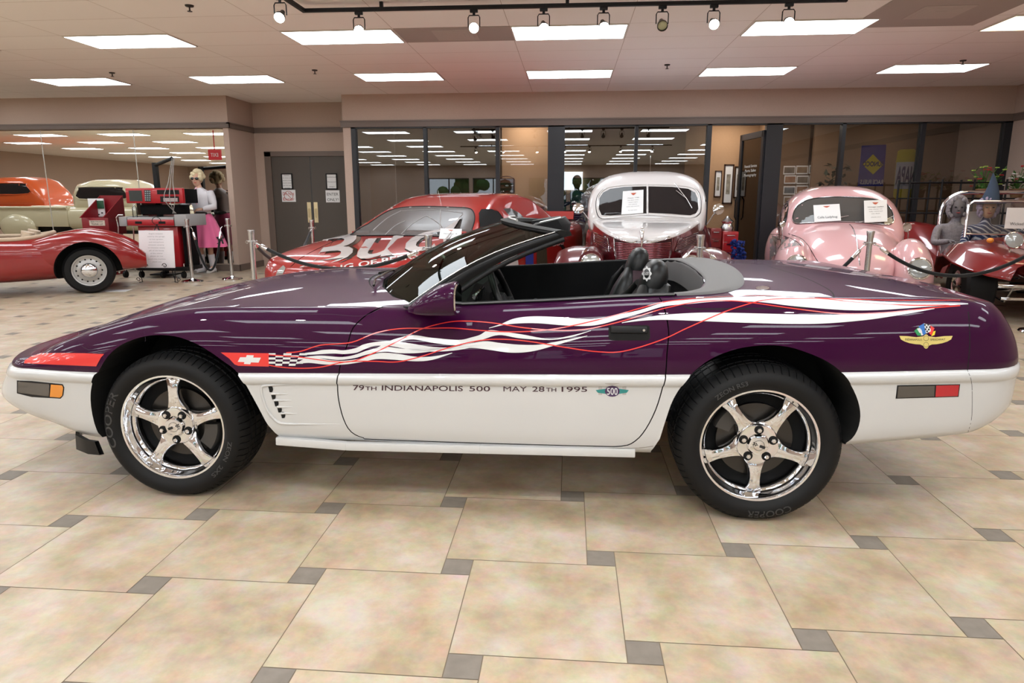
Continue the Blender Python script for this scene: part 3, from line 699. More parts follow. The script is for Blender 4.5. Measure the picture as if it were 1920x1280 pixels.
# ---- decals
def deco(poly, name, m, off=.0007, step=14): return surf_patch(SURF, poly, name, m, car, off, step)
deco([(47, 676), (60, 668), (78, 662.5), (120, 661.5), (160, 662), (196, 663.5), (190, 670), (181, 686.5), (120, 684), (70, 682), (46, 681)], 'red_band', M_red, .0022, 5)
deco([(414, 660.5), (504, 662), (504, 687), (447, 685.5), (440, 683), (430, 672)], 'red_band', M_red)
bow = [(459, 668), (472, 668), (472, 666), (478, 666), (478, 668), (491, 668.5), (485, 680), (480, 680), (480, 682), (466, 682), (466, 680), (446, 678.5), (451, 671)]
bow = [(450.5, 669.5), (461.5, 669.5), (463, 665.5), (476, 665.8), (475, 670), (489.5, 670.3), (485, 679.5), (471, 679), (469.5, 682.5), (457.5, 682), (458.5, 678.5), (446, 678)]
deco(bow, 'bow_tie_emblem', M_decalw, .0012)
# chequered start of the flag
mb_polys = []
for r in range(6):
    for c_ in range(5):
        if (r+c_) % 2: continue
        sh = lambda y: (685-y)*.45
        y0, y1 = 662+r*3.9, 662+(r+1)*3.9; x0, x1 = 504+c_*12.5, 504+(c_+1)*12.5
        kx = lambda x, y: x+max(0, (x-515)/50)*sh(y)
        deco([(kx(x0, y0), y0), (kx(x1, y0), y0), (kx(x1, y1), y1), (kx(x0, y1), y1)], 'chequer_square', M_decalw, .0008, 40)
def band(top, bot, name='flag_stripe'):
    deco(catmull(top, 6)+catmull(bot, 6)[::-1], name, M_decalw, .0008, 14)
# five ribbons flowing out of the chequer (top edge, bottom edge in photo pixels)
band([(572, 661.5), (590, 659), (604, 656), (625, 655), (645, 656.5), (668, 652), (682, 645.5), (705, 641), (735, 639), (772, 644), (810, 650), (850, 651.5), (880, 648), (900, 646)],
     [(572, 665), (595, 664), (625, 662.5), (645, 663.5), (668, 661), (685, 654), (705, 648), (735, 649), (772, 656), (810, 659), (850, 657), (880, 652), (900, 646.5)])
band([(566, 670), (584, 667.5), (604, 666.5), (640, 669), (665, 665), (690, 656.5), (722, 650), (760, 654), (800, 653), (840, 652)],
     [(566, 673.5), (600, 671.5), (635, 674.5), (665, 671), (690, 664), (722, 659), (752, 662), (790, 661), (835, 654)])
band([(560, 678), (574, 672), (594, 671), (620, 675), (645, 676), (675, 672), (700, 664), (718, 661), (745, 663), (785, 669), (818, 667), (848, 661)],
     [(556, 682), (580, 680), (610, 683), (645, 683), (680, 678), (706, 673), (738, 674), (780, 677), (812, 674), (848, 662)])
band([(700, 656), (725, 642), (745, 634), (775, 628.5), (810, 633), (860, 637), (885, 632), (900, 627.5), (916, 619), (940, 621), (980, 627), (1030, 635), (1070, 629), (1108, 619.5)],
     [(702, 657), (728, 648), (750, 640.5), (775, 636), (815, 643), (860, 647), (900, 638), (935, 628), (975, 634), (1030, 637), (1070, 632), (1108, 620)])
band([(812, 660.5), (845, 652), (880, 644), (910, 639.5), (940, 643), (975, 646), (1010, 646), (1045, 640), (1101, 629)],
     [(812, 661), (845, 655), (885, 652), (920, 656), (960, 661), (1000, 658), (1045, 646), (1101, 630)])
band([(917, 614.5), (940, 607), (965, 597), (1000, 593), (1050, 594.5), (1095, 598), (1120, 597), (1160, 590), (1200, 581), (1246, 567), (1290, 562), (1350, 558), (1420, 556.5), (1500, 558), (1600, 562), (1700, 568), (1815, 569)],
     [(917, 615.5), (945, 609), (975, 606), (1010, 606), (1060, 610), (1100, 611), (1130, 607), (1165, 597), (1205, 586), (1246, 574), (1290, 570), (1350, 565), (1420, 566), (1490, 574), (1580, 581), (1650, 581), (1740, 575), (1815, 570)])
band([(1166, 604.5), (1200, 597), (1246, 590), (1320, 586), (1400, 587), (1480, 589), (1560, 590), (1640, 587), (1700, 582), (1752, 578)],
     [(1166, 605.5), (1205, 601), (1250, 599.5), (1320, 602), (1400, 605), (1480, 607), (1550, 606), (1630, 599), (1700, 588), (1752, 579)])
def pin(pts, r=.0021): surf_ribbon(SURF, pts, r, 'red_pinstripe', M_red, car, .0013, 7)
pin([(537, 661), (565, 658), (600, 647), (640, 644), (665, 640), (705, 624), (750, 616), (800, 615.5), (850, 615), (910, 620), (960, 622), (1020, 619), (1080, 609), (1150, 592), (1200, 578), (1246, 566), (1300, 560), (1360, 556), (1450, 555), (1560, 560), (1680, 563), (1800, 563)])
pin([(504, 665), (560, 669), (620, 677), (660, 677), (700, 662), (745, 640), (790, 617), (840, 604), (880, 602), (930, 606), (980, 614), (1040, 619), (1090, 618), (1130, 611), (1180, 598), (1246, 578), (1310, 566), (1370, 564), (1420, 569), (1500, 580), (1580, 588), (1660, 586), (1740, 578), (1800, 573)])
pin([(486, 680), (520, 687), (560, 690), (600, 688), (650, 678), (700, 677), (745, 678), (790, 668), (840, 652), (900, 638), (950, 636), (1000, 641), (1060, 651), (1120, 659), (1170, 658), (1240, 637), (1290, 614), (1360, 584), (1410, 568), (1440, 562), (1480, 560), (1540, 560), (1600, 566), (1700, 572), (1780, 572)])
# ---- lettering on the door
def px_text(s, x0, y0, x1, y1, h, name, m, off=.0011, bold=0.0, parent=None, bvh=None, sh=0.0):
    V, T, w_, hh = text_mesh(s, bold=bold, shear=sh); out = []; bvh = bvh or SURF
    for a, b in V:
        t = a/w_; px = x0+(x1-x0)*t+(y1-y0)*0; py = y0+(y1-y0)*t-b/hh*h
        hp, hn = hit_px(bvh, px, py)
        if hp is None: hp, hn = at_y(px, py, 2.55), Vector((0, -1, 0))
        if hn.y > 0: hn = -hn
        out.append(hp+hn*off)
    mb = MB(); mb.add(out, T); return mb.build(name, m, parent or car, weld=False)
M_let = mat('maroon_lettering', (.045, .015, .025), .4)
px_text('79', 662, 731, 683, 731.2, 9.5, 'door_lettering', M_let, bold=.01); px_text('TH', 685, 731.2, 706, 731.4, 7, 'door_lettering', M_let, bold=.01)
px_text('INDIANAPOLIS', 716, 731.6, 868, 732.8, 9.5, 'door_lettering', M_let, bold=.008); px_text('500', 880, 733, 919, 733.2, 9.5, 'door_lettering', M_let, bold=.008)
px_text('MAY', 944, 733.4, 988, 733.6, 9.5, 'door_lettering', M_let, bold=0); px_text('28', 998, 733.7, 1021, 733.8, 9.5, 'door_lettering', M_let, bold=.008)
px_text('TH', 1024, 733.8, 1043, 733.9, 7, 'door_lettering', M_let, bold=.01); px_text('1995', 1053, 734, 1101, 734.2, 9.5, 'door_lettering', M_let, bold=.008)
# 500 badge on the door
M_teal = mat('teal', (.03, .22, .21), .4); M_sil = mat('silver_grey', (.42, .40, .39), .4)
for s_ in (-1, 1):
    deco([(1148+s_*19, 724.5), (1148+s_*26, 724.5), (1148+s_*26, 740), (1148+s_*19, 740)], 'badge_tyre', M_sil, .0008)
    deco([(1148+s_*10, 728), (1148+s_*31, 731), (1148+s_*27, 736), (1148+s_*12, 738)], 'badge_wing', M_teal, .0011)
deco([(1134, 718), (1161, 718), (1158, 724), (1138, 724)], 'badge_top', M_sil, .0010)
hexa = [(1148+14*math.cos(a), 733+10.5*math.sin(a)) for a in [2*PI*k/16 for k in range(16)]]; deco(hexa, 'badge_disc', mat('badge_plum', (.06, .03, .09), .4), .0013)
px_text('500', 1138, 739.5, 1158, 739.8, 13, 'badge_number', M_decalw, .0016, bold=.01)
# winged wheel on the quarter panel
M_gold = mat('gold_print', (.62, .50, .16), .4)
for s_ in (-1, 1):
    w_ = [(1736+s_*4, 630), (1736+s_*18, 632), (1736+s_*34, 630), (1736+s_*50, 629.5), (1736+s_*47, 636), (1736+s_*40, 640), (1736+s_*31, 643), (1736+s_*20, 645), (1736+s_*11, 645.5), (1736+s_*5, 648)]
    deco(w_, 'emblem_wing', M_gold, .0009, 8)
deco([(1736+6.5*math.cos(a), 640+13.5*math.sin(a)) for a in [2*PI*k/18 for k in range(18)]], 'emblem_wheel', M_gold, .0012, 8)
for q in ((1736, 634), (1736, 646)): surf_ribbon(SURF, [(q[0]+4.6*math.cos(a), q[1]+4.4*math.sin(a)) for a in [2*PI*k/12 for k in range(13)]], .0006, 'emblem_ring', M_ink, car, .0016, 2)
px_text('INDIANAPOLIS', 1697, 638, 1728, 638.6, 4, 'emblem_lettering', M_ink, .0014); px_text('SPEEDWAY', 1744, 638.6, 1772, 638, 4, 'emblem_lettering', M_ink, .0014)
for poly, m in [([(1714, 620), (1722, 613), (1728, 629), (1720, 629)], mat('flag_green', (.02, .25, .08), .4)), ([(1719, 616), (1726, 614), (1731, 628), (1727, 629)], M_decalw), ([(1722, 612), (1732, 606), (1736, 625), (1731, 628)], mat('flag_blue', (.03, .16, .5), .4)),
                ([(1732, 606), (1744, 610), (1745, 621), (1736, 625)], M_decalw), ([(1744, 610), (1752, 615), (1746, 629), (1742, 624)], M_red), ([(1750, 621), (1754, 620), (1752, 628), (1746, 630)], mat('flag_yellow', (.8, .6, .03), .4))]: deco(poly, 'emblem_flag', m, .0010, 8)
for q in ((1734, 609), (1740, 608.5), (1737, 613), (1743, 613), (1735, 617), (1741, 617.5), (1738, 621)): deco([(q[0]-1.6, q[1]-1.6), (q[0]+1.6, q[1]-1.6), (q[0]+1.6, q[1]+1.8), (q[0]-1.6, q[1]+1.8)], 'emblem_check', M_ink, .0014, 8)
# ---- marker lamps
M_smoke = mat('smoked_lens', (.07, .062, .055), .2, 0, 1); M_amber = mat('amber_lens', (.75, .26, .015), .2, 0, 1); M_rlens = mat('red_lens', (.45, .01, .02), .2, 0, 1)
t = deco([(32, 713), (60, 714), (118, 720), (121, 726), (119, 741), (114, 747), (60, 744), (32, 737)], 'side_marker_lamp', M_black, .0010, 10)
surf_patch(SURF, [(34, 715), (93, 720), (92, 743), (34, 735.5)], 'smoked_lens', M_smoke, t, .0016, 10); surf_patch(SURF, [(96, 720.5), (117, 722), (119, 727), (117, 741), (113, 745), (94, 743.5)], 'amber_lens', M_amber, t, .0016, 10)
t = deco([(1682, 722), (1800, 720), (1797, 743.5), (1679, 747)], 'rear_marker_lamp', M_black, .0010, 10)
surf_patch(SURF, [(1684, 724), (1752, 723), (1751, 743), (1682, 745.5)], 'smoked_lens', M_smoke, t, .0016, 10); surf_patch(SURF, [(1755, 722.5), (1798, 721.5), (1795.5, 742), (1753.5, 743.5)], 'red_lens', M_rlens, t, .0016, 10)
# ---- gills behind the front wheel
for q in [(507.5, 736), (512.5, 749.5), (518, 762.5), (524, 774), (530.5, 784.5)]:
    e = surf_patch(SURF, [(q[0]-4.5, q[1]-12), (q[0]+0, q[1]-12.8), (q[0]+3.5, q[1]-11.5), (q[0]+4.8, q[1]-7), (q[0]+4.2, q[1]-3), (q[0]+2.5, q[1]-1.2), (q[0]-1.8, q[1]-1)], 'side_vent', M_void, car, .0012, 10)
def ridge(pts, r, n=6):
    L = surf_line(SURF, catmull(pts, n), .000); mb = MB(); R = [r*min(1, .15+i/3., 1 if len(r_) == 0 else 1) for i in range(len(L))] if False else [r*(1-.85*i/(len(L)-1)) for i in range(len(L))]
    mb.tube(L, R, 8); return mb.build('vent_fin', M_white, car, 60)
r_ = []
for y0, x0, x1 in ((739, 509, 541), (751, 514, 547), (763.5, 520, 549), (775.5, 527, 557)): ridge([(x0, y0-1), ((x0+x1)/2, y0-.6), (x1, y0-.5)], .0055)
L = surf_line(SURF, catmull([(560, 721), (520, 721), (501, 722), (491, 725), (491, 738), (497, 758), (506, 775), (520, 790), (534, 794), (580, 795), (638, 795)], 6), .0)
mb = MB(); n = len(L); mb.tube(L, [.006*min(1, (i+1)/10, (n-i)/14) for i in range(n)], 8); mb.build('vent_surround', M_white, car, 60)
# ---- door handle
t = deco([(1141, 613), (1144, 610), (1214, 609.5), (1218, 612), (1219, 633), (1215, 638), (1146, 638), (1141, 634)], 'door_handle', M_void, .0009, 10)
hz = hit_px(SURF, 1180, 620)[0]; a = hit_px(SURF, 1145, 618)[0]; b = hit_px(SURF, 1214, 617)[0]
mb = MB(); mb.box((a+b)/2+Vector((0, -.003, 0)), ((b-a).length, .012, .028), bev=.004, rz=math.atan2(b.y-a.y, b.x-a.x), rx=-.25); mb.build('handle_lever', M_black, t, 40)
c_ = hit_px(SURF, 1207, 618)[0]; mb = MB(); mb.cyl(c_+Vector((0, -.004, 0)), c_+Vector((0, -.012, 0)), .005); mb.build('lock_barrel', M_steel, t, 40)
# ---- front air dam
mb = MB(); A = [at_y(142, 820, 2.60), at_y(160, 830, 2.56), at_y(178, 833, 2.55)]; B = [at_y(143, 842, 2.61), at_y(165, 851, 2.57), at_y(187, 853, 2.56)]
A2 = [Vector((-2.35, 2.9, .27)), Vector((-2.42, 3.3, .27))]; 
rows = [[p+Vector((0, .0, .012)) for p in A2[::-1]+A], [p for p in [q-Vector((0, 0, .07)) for q in A2[::-1]]+B], [p+Vector((.012, .012, 0)) for p in [q-Vector((0, 0, .07)) for q in A2[::-1]]+B], [p+Vector((.01, .012, .012)) for p in A2[::-1]+A]]
mb.grid(rows+[rows[0]]); mb.build('air_dam', M_black, car, 40)
# ---- wheels
def corvette_wheel(cx, cy, cz, side, phase, width, label, txt_a):
    s = side   # -1 = faces the viewer
    R = .2315; RO = cz*1.028
    def P(r, a, d): return Vector((cx+r*math.cos(a), cy-s*d, cz+r*math.sin(a)))
    mb = MB(); th = []
    nseg = 64
    for k in range(nseg): th += [2*PI*k/nseg, 2*PI*(k+.86)/nseg, 2*PI*(k+.89)/nseg, 2*PI*(k+.97)/nseg]
    prof = [(.222, .012, 0), (.232, .002, 0), (.245, -.012, 0), (.262, -.020, 0), (.285, -.018, 0), (.302, -.006, 0), (RO-.014, .012, 1), (RO-.006, .022, 1), (RO-.002, .04, 1)]
    for a_, b_ in ((.055, .063), (.095, .105), (width-.105, width-.095), (width-.063, width-.055)): prof += [(RO, a_-.002, 1), (RO-.008, a_, 0), (RO-.008, b_, 0), (RO, b_+.002, 1)]
    prof += [(RO-.002, width-.04, 1), (RO-.006, width-.022, 1), (RO-.02, width-.01, 0), (.29, width+.01, 0), (.24, width, 0), (.20, width-.01, 0)]
    rows = []
    for r, d, g in prof: rows.append([P(r-(.006 if g and k % 4 >= 2 else 0), a, d) for k, a in enumerate(th)])
    mb.grid(rows, True)
    for row in (mb.v,):
        for i, p in enumerate(row):
            if p[2] < .002: row[i] = (p[0], p[1], .002)
    wh = mb.build('wheel', M_rubber, car, 35); wh['label'] = label
    mb = MB(); n = 72
    mb.lathe([(.205, .10), (.207, .045), (.214, .032), (.2205, .020), (.2205, .008), (.226, .001), (.2315, .001), (.2335, .008), (.232, .016), (.222, .02)], (cx, cy, cz), 'Y', n) if False else None
    rows = [[P(r, 2*PI*k/n, d) for k in range(n)] for r, d in [(.194, .20), (.196, .06), (.204, .046), (.208, .044), (.210, .030), (.218, .022), (.219, .010), (.224, .002), (.2315, .001), (.2345, .008), (.231, .02)]]
    mb.grid(rows, True); mb.build('rim', M_chrome, wh, 50)
    mb = MB(); rows = [[P(r, 2*PI*k/32, d) for k in range(32)] for r, d in [(.001, .075), (.193, .075), (.195, .22), (.001, .22)]]; mb.grid(rows, True)
    mb = MB(); rows = [[P(r, 2*PI*k/48, d) for k in range(48)] for r, d in [(.06, .085), (.152, .085), (.152, .105), (.06, .105)]]; mb.grid(rows, True); mb.build('brake_disc', mat('disc_steel', (.07, .065, .06), .4, 1), wh, 40)
    mb = MB(); rows = [[P(r, 2*PI*k/32, d) for k in range(32)] for r, d in [(.001, .11), (.20, .11)]]; mb.grid(rows, True); mb.build('wheel_back', M_void, wh)
    ca = -.35 if phase > 0 else PI+.2-.9
    mb = MB(); rows = []
    for a_ in [ca+.12*k for k in range(-3, 4)]: rows.append([P(r, a_, d) for r, d in [(.115, .055), (.172, .055), (.176, .065), (.176, .115), (.112, .115), (.112, .065)]])
    mb.grid(rows, True, True, True); mb.build('brake_caliper', mat('caliper_grey', (.07, .065, .06), .5, .3), wh, 40)
    # spokes: waisted, crowned towards the viewer
    for k in range(5):
        a0 = phase+2*PI*k/5; rows = []
        for r, hw_, d, dd in [(.030, .040, .046, .03), (.055, .046, .042, .03), (.072, .043, .036, .03), (.088, .035, .031, .03), (.105, .0285, .028, .03), (.125, .0245, .026, .03), (.15, .0225, .026, .028), (.175, .0245, .028, .025), (.192, .030, .032, .02), (.206, .036, .036, .014)]:
            row = []
            for u, e in [(-1, dd), (-1.0, .010), (-.82, .002), (-.45, 0), (0, -.0035), (.45, 0), (.82, .002), (1.0, .010), (1, dd)]:
                x_, z_ = r, u*hw_; row.append(Vector((cx+x_*math.cos(a0)-z_*math.sin(a0), cy-s*(d+e), cz+x_*math.sin(a0)+z_*math.cos(a0))))
            rows.append(row)
        mb = MB(); mb.grid(rows, True, True, True); mb.build('spoke', M_chrome, wh, 40)
    hub = MB(); rows = [[P(r*(1+.04*math.cos(5*(2*PI*k/60-phase))), 2*PI*k/60, d) for k in range(60)] for r, d in [(.084, .055), (.083, .030), (.078, .023), (.044, .024), (.040, .018), (.0385, .012), (.030, .010), (.001, .009)]]
    hub.grid(rows, True); h = hub.build('hub', M_chrome, wh, 40)
    for k in range(5):
        a0 = phase+PI/5+2*PI*k/5
        mb = MB(); c0 = P(.0605, a0, 0); rows = [[c0+Vector((r*math.cos(q), -s*d, r*math.sin(q))) for q in [2*PI*i/16 for i in range(16)]] for r, d in [(.001, .0205), (.0165, .0205), (.0175, .0195), (.0185, .0225)]]; mb.grid(rows, True); mb.build('lug_recess', M_void, h)
        mb = MB(); rows = [[c0+Vector((r*math.cos(q), -s*d, r*math.sin(q))) for q in [2*PI*i/6+.2 for i in range(6)]] for r, d in [(.001, .008), (.0075, .009), (.0098, .012), (.0105, .03)]]; mb.grid(rows, True); mb.build('lug_nut', M_chrome, h, 25)
    # crossed flag ring on the cap
    mb = MB(); rows = [[P(r, 2*PI*k/32, .0075) for k in range(32)] for r in (.0205, .0215)]; mb.grid(rows, True)
    c0 = P(0, 0, .0078)
    sg = -1 if phase > 0 else 1
    e1 = Vector((math.cos(.35*(-sg)), 0, math.sin(.35*(-sg)))); e2 = Vector((-e1.z, 0, e1.x))
    for i in range(4):
        for j in range(3):
            if (i+j) % 2 == 0: o_ = c0+e1*(sg*-.024+sg*i*.0045)+e2*(-.007+j*.0045) if True else c0; mb.add([o_, o_+e1*.0045, o_+e1*.0045+e2*.0045, o_+e2*.0045], [(0, 1, 2, 3)])
    o_ = c0+e1*(.004 if sg > 0 else -.026); mb.add([o_-e2*.006, o_+e1*.022-e2*.006, o_+e1*.022+e2*.005, o_+e2*.005], [(0, 1, 2, 3)])
    mb.build('cap_logo', M_ink, h, weld=False)
    # raised maker lettering
    for s_, a_mid, rr, hgt, span in txt_a:
        V, T, w_, hh = text_mesh(s_, bold=.012); out = []
        for u, v in V:
            r = rr+(v/hh-.5)*hgt*1; ang = a_mid-(u/w_-.5)*span
            # follow the sidewall bulge
            d = np.interp(r, [.245, .262, .285, .302], [-.0125, -.0205, -.0185, -.0065])-.0012
            out.append(P(r, ang, d))
        mb = MB(); mb.add(out, T); mb.build('tyre_lettering', mat('tyre_letter', (.045, .045, .046), .4), wh, weld=False)
    return wh
FY, RY = 2.5986, 2.5754
corvette_wheel(-1.682, FY, .3149, -1, PI/2, .255, 'front left wheel with a chrome spoke pointing up', [('COOPER', PI*.955, .275, .034, .95), ('ZEON', -.35, .268, .018, .35), ('2XS', -.75, .268, .018, .25)])
corvette_wheel(.761, RY, .3181, -1, -PI/2, .275, 'rear left wheel with a chrome spoke pointing down', [('COOPER', -PI*.44, .281, .030, .62), ('ZEON RS3', PI*.66, .270, .018, .5)])
corvette_wheel(-1.682, 2*YC-FY, .3149, 1, PI/2, .255, 'front right wheel under the far fender', [])
corvette_wheel(.761, 2*YC-RY, .3181, 1, -PI/2, .275, 'rear right wheel under the far quarter', [])
# ---- windscreen
def arc3(xc, xs_, w_, zc, zs_, n=17):
    out = []
    for i in range(n):
        u = -1+2*i/(n-1); out.append(Vector((xc+(xs_-xc)*abs(u)**2.2, YC+u*w_, zc+(zs_-zc)*abs(u)**2.2)))
    return out
base = arc3(-.925, -.655, .735, .885, .842); top = arc3(-.335, -.055, .60, 1.166, 1.132)
rows = []
for i in range(9):
    t = i/8; rows.append([a.lerp(b, t)+Vector((-.022*math.sin(PI*t), 0, .030*math.sin(PI*t))) for a, b in zip(base, top)])
mb = MB(); mb.grid(rows); mb.build('windscreen', glass('screen_glass', (.27, .33, .27), refl=.02, fk=.42), car, 180)
mb = MB(); mb.tube([p+Vector((.004, 0, 0)) for p in rows[-1]], .012, 8); mb.build('header_rail', M_black, car, 50)
# side pillars (thick double section) and header
for s_, j in ((-1, 0), (1, -1)):
    P_ = [r[j] for r in rows]
    mb = MB()
    def off(p, dx, dy, dz): return p+Vector((dx*KK, s_*dy*KK, dz*KK))
    rr = []
    for i, p in enumerate(P_):
        KK = 1.08-.55*i/8; w0 = .028+.012*(1-i/8); rr.append([off(p, -.004, -.022, .003), off(p, -.006, .004, .006), off(p, .008, .016, .002), off(p, .022, .020, -.006), off(p, .034+.01*(1-i/8), .018, -.018), off(p, .050+.014*(1-i/8), .012, -.030), off(p, .052, -.012, -.030), off(p, .02, -.028, -.012)])
    mb.grid(rr, True, True, True); mb.build('windscreen_pillar', M_satin, car, 45)
    mb = MB(); mb.tube([p+Vector(((.062+.012*(1-i/8))*(1.08-.55*i/8), s_*.012, -.042*(1.08-.55*i/8))) for i, p in enumerate(P_)][1:], .010, 8); mb.build('weather_seal', M_rubber, car, 50)
    mb = MB(); mb.tube([p+Vector((-.004, 0, .0075)) for p in P_], .0028, 6); mb.build('pillar_trim', M_steel, car, 50)
# header inner trim, visors, mirror
hd_ = top
mb = MB(); rr = []
for i, p in enumerate(hd_): rr.append([p+Vector((-.012, 0, .010)), p+Vector((.022, 0, .016)), p+Vector((.058, 0, .010)), p+Vector((.066, 0, -.006)), p+Vector((.03, 0, -.016)), p+Vector((-.006, 0, -.010))])
mb.grid(rr, True, True, True); mb.build('header_trim', mat('header_grey', (.008, .008, .008), .6, spec=.15), car, 45)
mb = MB(); mb.tube([p+Vector((.030, 0, .019)) for p in hd_[4:11]], .006, 8); mb.build('header_seal', mat('seal_silver', (.55, .54, .52), .3, .6), car, 50)
def visor(yc, x_, ang, lab):
    mb = MB(); d = Vector((math.cos(ang), 0, math.sin(ang))); nrm = Vector((-d.z, 0, d.x)); rr = []
    o = Vector((x_, yc, 1.148))
    secs = [(-.19, .13), (-.15, .16), (0, .17), (.13, .165), (.17, .14)]
    rr = [[o+Vector((0, y, 0))+d*a*L+nrm*b for a, b in ((0, -.062), (0, .012), (.9, .014), (1, -.02), (.9, -.070))] for y, L in secs]
    mb.grid(rr, True, True, True); v = mb.build('sun_visor', mat('visor_black', (.008, .008, .009), .6, spec=.15), car, 40)
    return v, o, d, nrm
visor(3.75, -.20, .12, '')
v, o, d, nrm = visor(3.17, -.165, .22, '')
mb = MB(); q = Vector((-.10, 3.30, 1.155)); 
mb.add([o+Vector((0, -.10, 0))+d*.03+nrm*.0155, o+Vector((0, -.10, 0))+d*.13+nrm*.0155, o+Vector((0, .09, 0))+d*.13+nrm*.0155, o+Vector((0, .09, 0))+d*.03+nrm*.0155], [(0, 1, 2, 3)]); mb.build('warning_label', M_paper, v)
for k in range(3): mb = MB(); flat_text(mb, ['WARNING', 'air bag', 'see manual'][k], o+Vector((0, .0, 0))+d*(.105-.03*k)+nrm*.0160, (0, 1, 0), -d, .15, .012); mb.build('label_text', M_ink, v, weld=False)
mb = MB(); mb.box((-.20, YC-.02, 1.10), (.03, .24, .06), bev=.012, rz=.15); m_ = mb.build('rear_view_mirror', M_black, car, 40)
# cowl, wiper
mb = MB(); rr = []
for p in base:
    u = (p.y-YC)/.735; rr.append([p+Vector((-.075*(1-abs(u)**3)-.004, 0, .004)), p+Vector((-.045*(1-abs(u)**3), 0, -.008)), p+Vector((.0, 0, -.004)), p+Vector((.02, 0, .004))])
mb.grid(rr); mb.build('cowl', M_plast, car, 60)
mb = MB(); mb.tube([(-.955, 3.62, .895), (-.935, 3.45, .905), (-.915, 3.1, .905), (-.87, 2.92, .895)], .006, 6); mb.tube([(-.96, 3.7, .89), (-.95, 3.3, .908)], .008, 6); mb.build('wiper', M_gloss, car, 50)
mb = MB(); mb.tube([(-.955, 4.22-.2, .88), (-.945, 3.75, .90), (-.93, 3.5, .90)], .006, 6); mb.build('wiper', M_gloss, car, 50)
# ---- door mirror
def ell(px, py, Y): return at_y(px, py, Y)
mb = MB(); secs = []
for x, zc, hy, hz_ in [(-.615, .857, .012, .010), (-.58, .868, .055, .028), (-.54, .882, .078, .044), (-.49, .896, .088, .058), (-.44, .902, .090, .064), (-.425, .902, .086, .062)]:
    secs.append(((x, YC-.90-.03+.0*(x+.6), zc), (0, hy, 0), (0, 0, hz_), 2.6))
mb.sell(secs, 28); dm = mb.build('door_mirror', M_purple, car, 50)
mb = MB(); mb.sell([((-.424, YC-.93, .902), (0, .082, 0), (0, 0, .058), 2.6), ((-.419, YC-.93, .902), (0, .078, 0), (0, 0, .054), 2.6)], 28); mb.build('mirror_glass', M_chrome, dm)
mb = MB(); mb.sell([((-.60, YC-.80, .846), (.07, 0, 0), (0, 0, .012), 2), ((-.56, YC-.88, .858), (.06, 0, 0), (0, 0, .014), 2)], 16); mb.build('mirror_foot', M_black, dm, 50)
mb = MB(); mb.sell([((-.575, YC+.80, .846), (.07, 0, 0), (0, 0, .012), 2), ((-.53, YC+.86, .86), (.06, 0, 0), (0, 0, .03), 2), ((-.50, YC+.95, .89), (.05, 0, 0), (0, 0, .05), 2)], 16); mb.build('door_mirror', M_purple, car, 50)
# door top strips
for s_ in (-1, 1):
    L = [Vector((x, YC+s_*(.752), f_zs(x)+(f_zc(x)-f_zs(x))*.06+.004)) for x in np.linspace(-.60, .42, 14)]
    mb = MB(); mb.tube(L, .009, 8); mb.build('door_top_seal', M_rubber, car, 50)
    L = [p+Vector((0, s_*.012, .003)) for p in L]; mb = MB(); mb.tube(L, .004, 6); mb.build('belt_moulding', M_steel if s_ > 0 else mat('belt_grey', (.10, .10, .10), .5), car, 50)
# ---- cockpit
mb = MB(); rr = []
for i in range(13):
    u = -1+i/6; xb = -.925+.27*abs(u)**2.2; y = YC+u*.70
    hump = .045*math.exp(-((y-(YC-.38))/.17)**2)
    rr.append([Vector((xb+.01, y, .878-.04*abs(u)**2.2)), Vector((xb+.2, y, .868)), Vector((-.52, y, .868+hump)), Vector((-.43, y, .850+hump)), Vector((-.40, y, .80)), Vector((-.44, y, .62)), Vector((-.42, y, .42))])
mb.grid(rr); mb.build('dashboard', M_plast, car, 40)
mb = MB(); mb.box((-.43, YC-.38, .815), (.05, .32, .09), bev=.01); mb.build('instrument_panel', M_gloss, car, 40)
mb = MB(); mb.box((-.1, YC, .50), (.8, .22, .26), bev=.03); mb.box((.25, YC, .60), (.34, .20, .1), bev=.03); mb.build('centre_console', M_plast, car, 40)
mb = MB(); mb.cyl((-.15, YC, .62), (-.17, YC, .73), .01); mb.ball((-.17, YC, .745), .024); mb.build('gear_lever', M_leather, car, 60)
mb = MB(); mb.box((-.05, YC, .385), (1.15, 1.36, .03)); mb.build('cockpit_floor', mat('carpet', (.01, .01, .01), .95), car)
# steering wheel
sc_ = Vector((-.285, YC-.38, .80)); ax = Vector((.92, 0, .40)).normalized(); e1 = Vector((0, 1, 0)); e2 = ax.cross(e1)
mb = MB(); mb.tube([sc_+e1*(.185*math.cos(a))+e2*(.185*math.sin(a)) for a in [2*PI*k/32 for k in range(32)]], .0155, 10, closed=True)
sw = mb.build('steering_wheel', M_leather, car, 60)
mb = MB(); mb.sell([(sc_-ax*.05, e1*.05, e2*.05, 2), (sc_-ax*.01, e1*.085, e2*.06, 2.5), (sc_+ax*.006, e1*.07, e2*.05, 2.5)], 20)
for a in (0, PI, -PI/2-.5, -PI/2+.5): mb.tube([sc_-ax*.015, sc_+e1*(.18*math.cos(a))+e2*(.18*math.sin(a))], .014, 8)
mb.build('wheel_hub', M_plast, sw, 50)
mb = MB(); mb.cyl(sc_-ax*.03, sc_-ax*.2, .03); mb.build('steering_column', M_plast, car, 50)
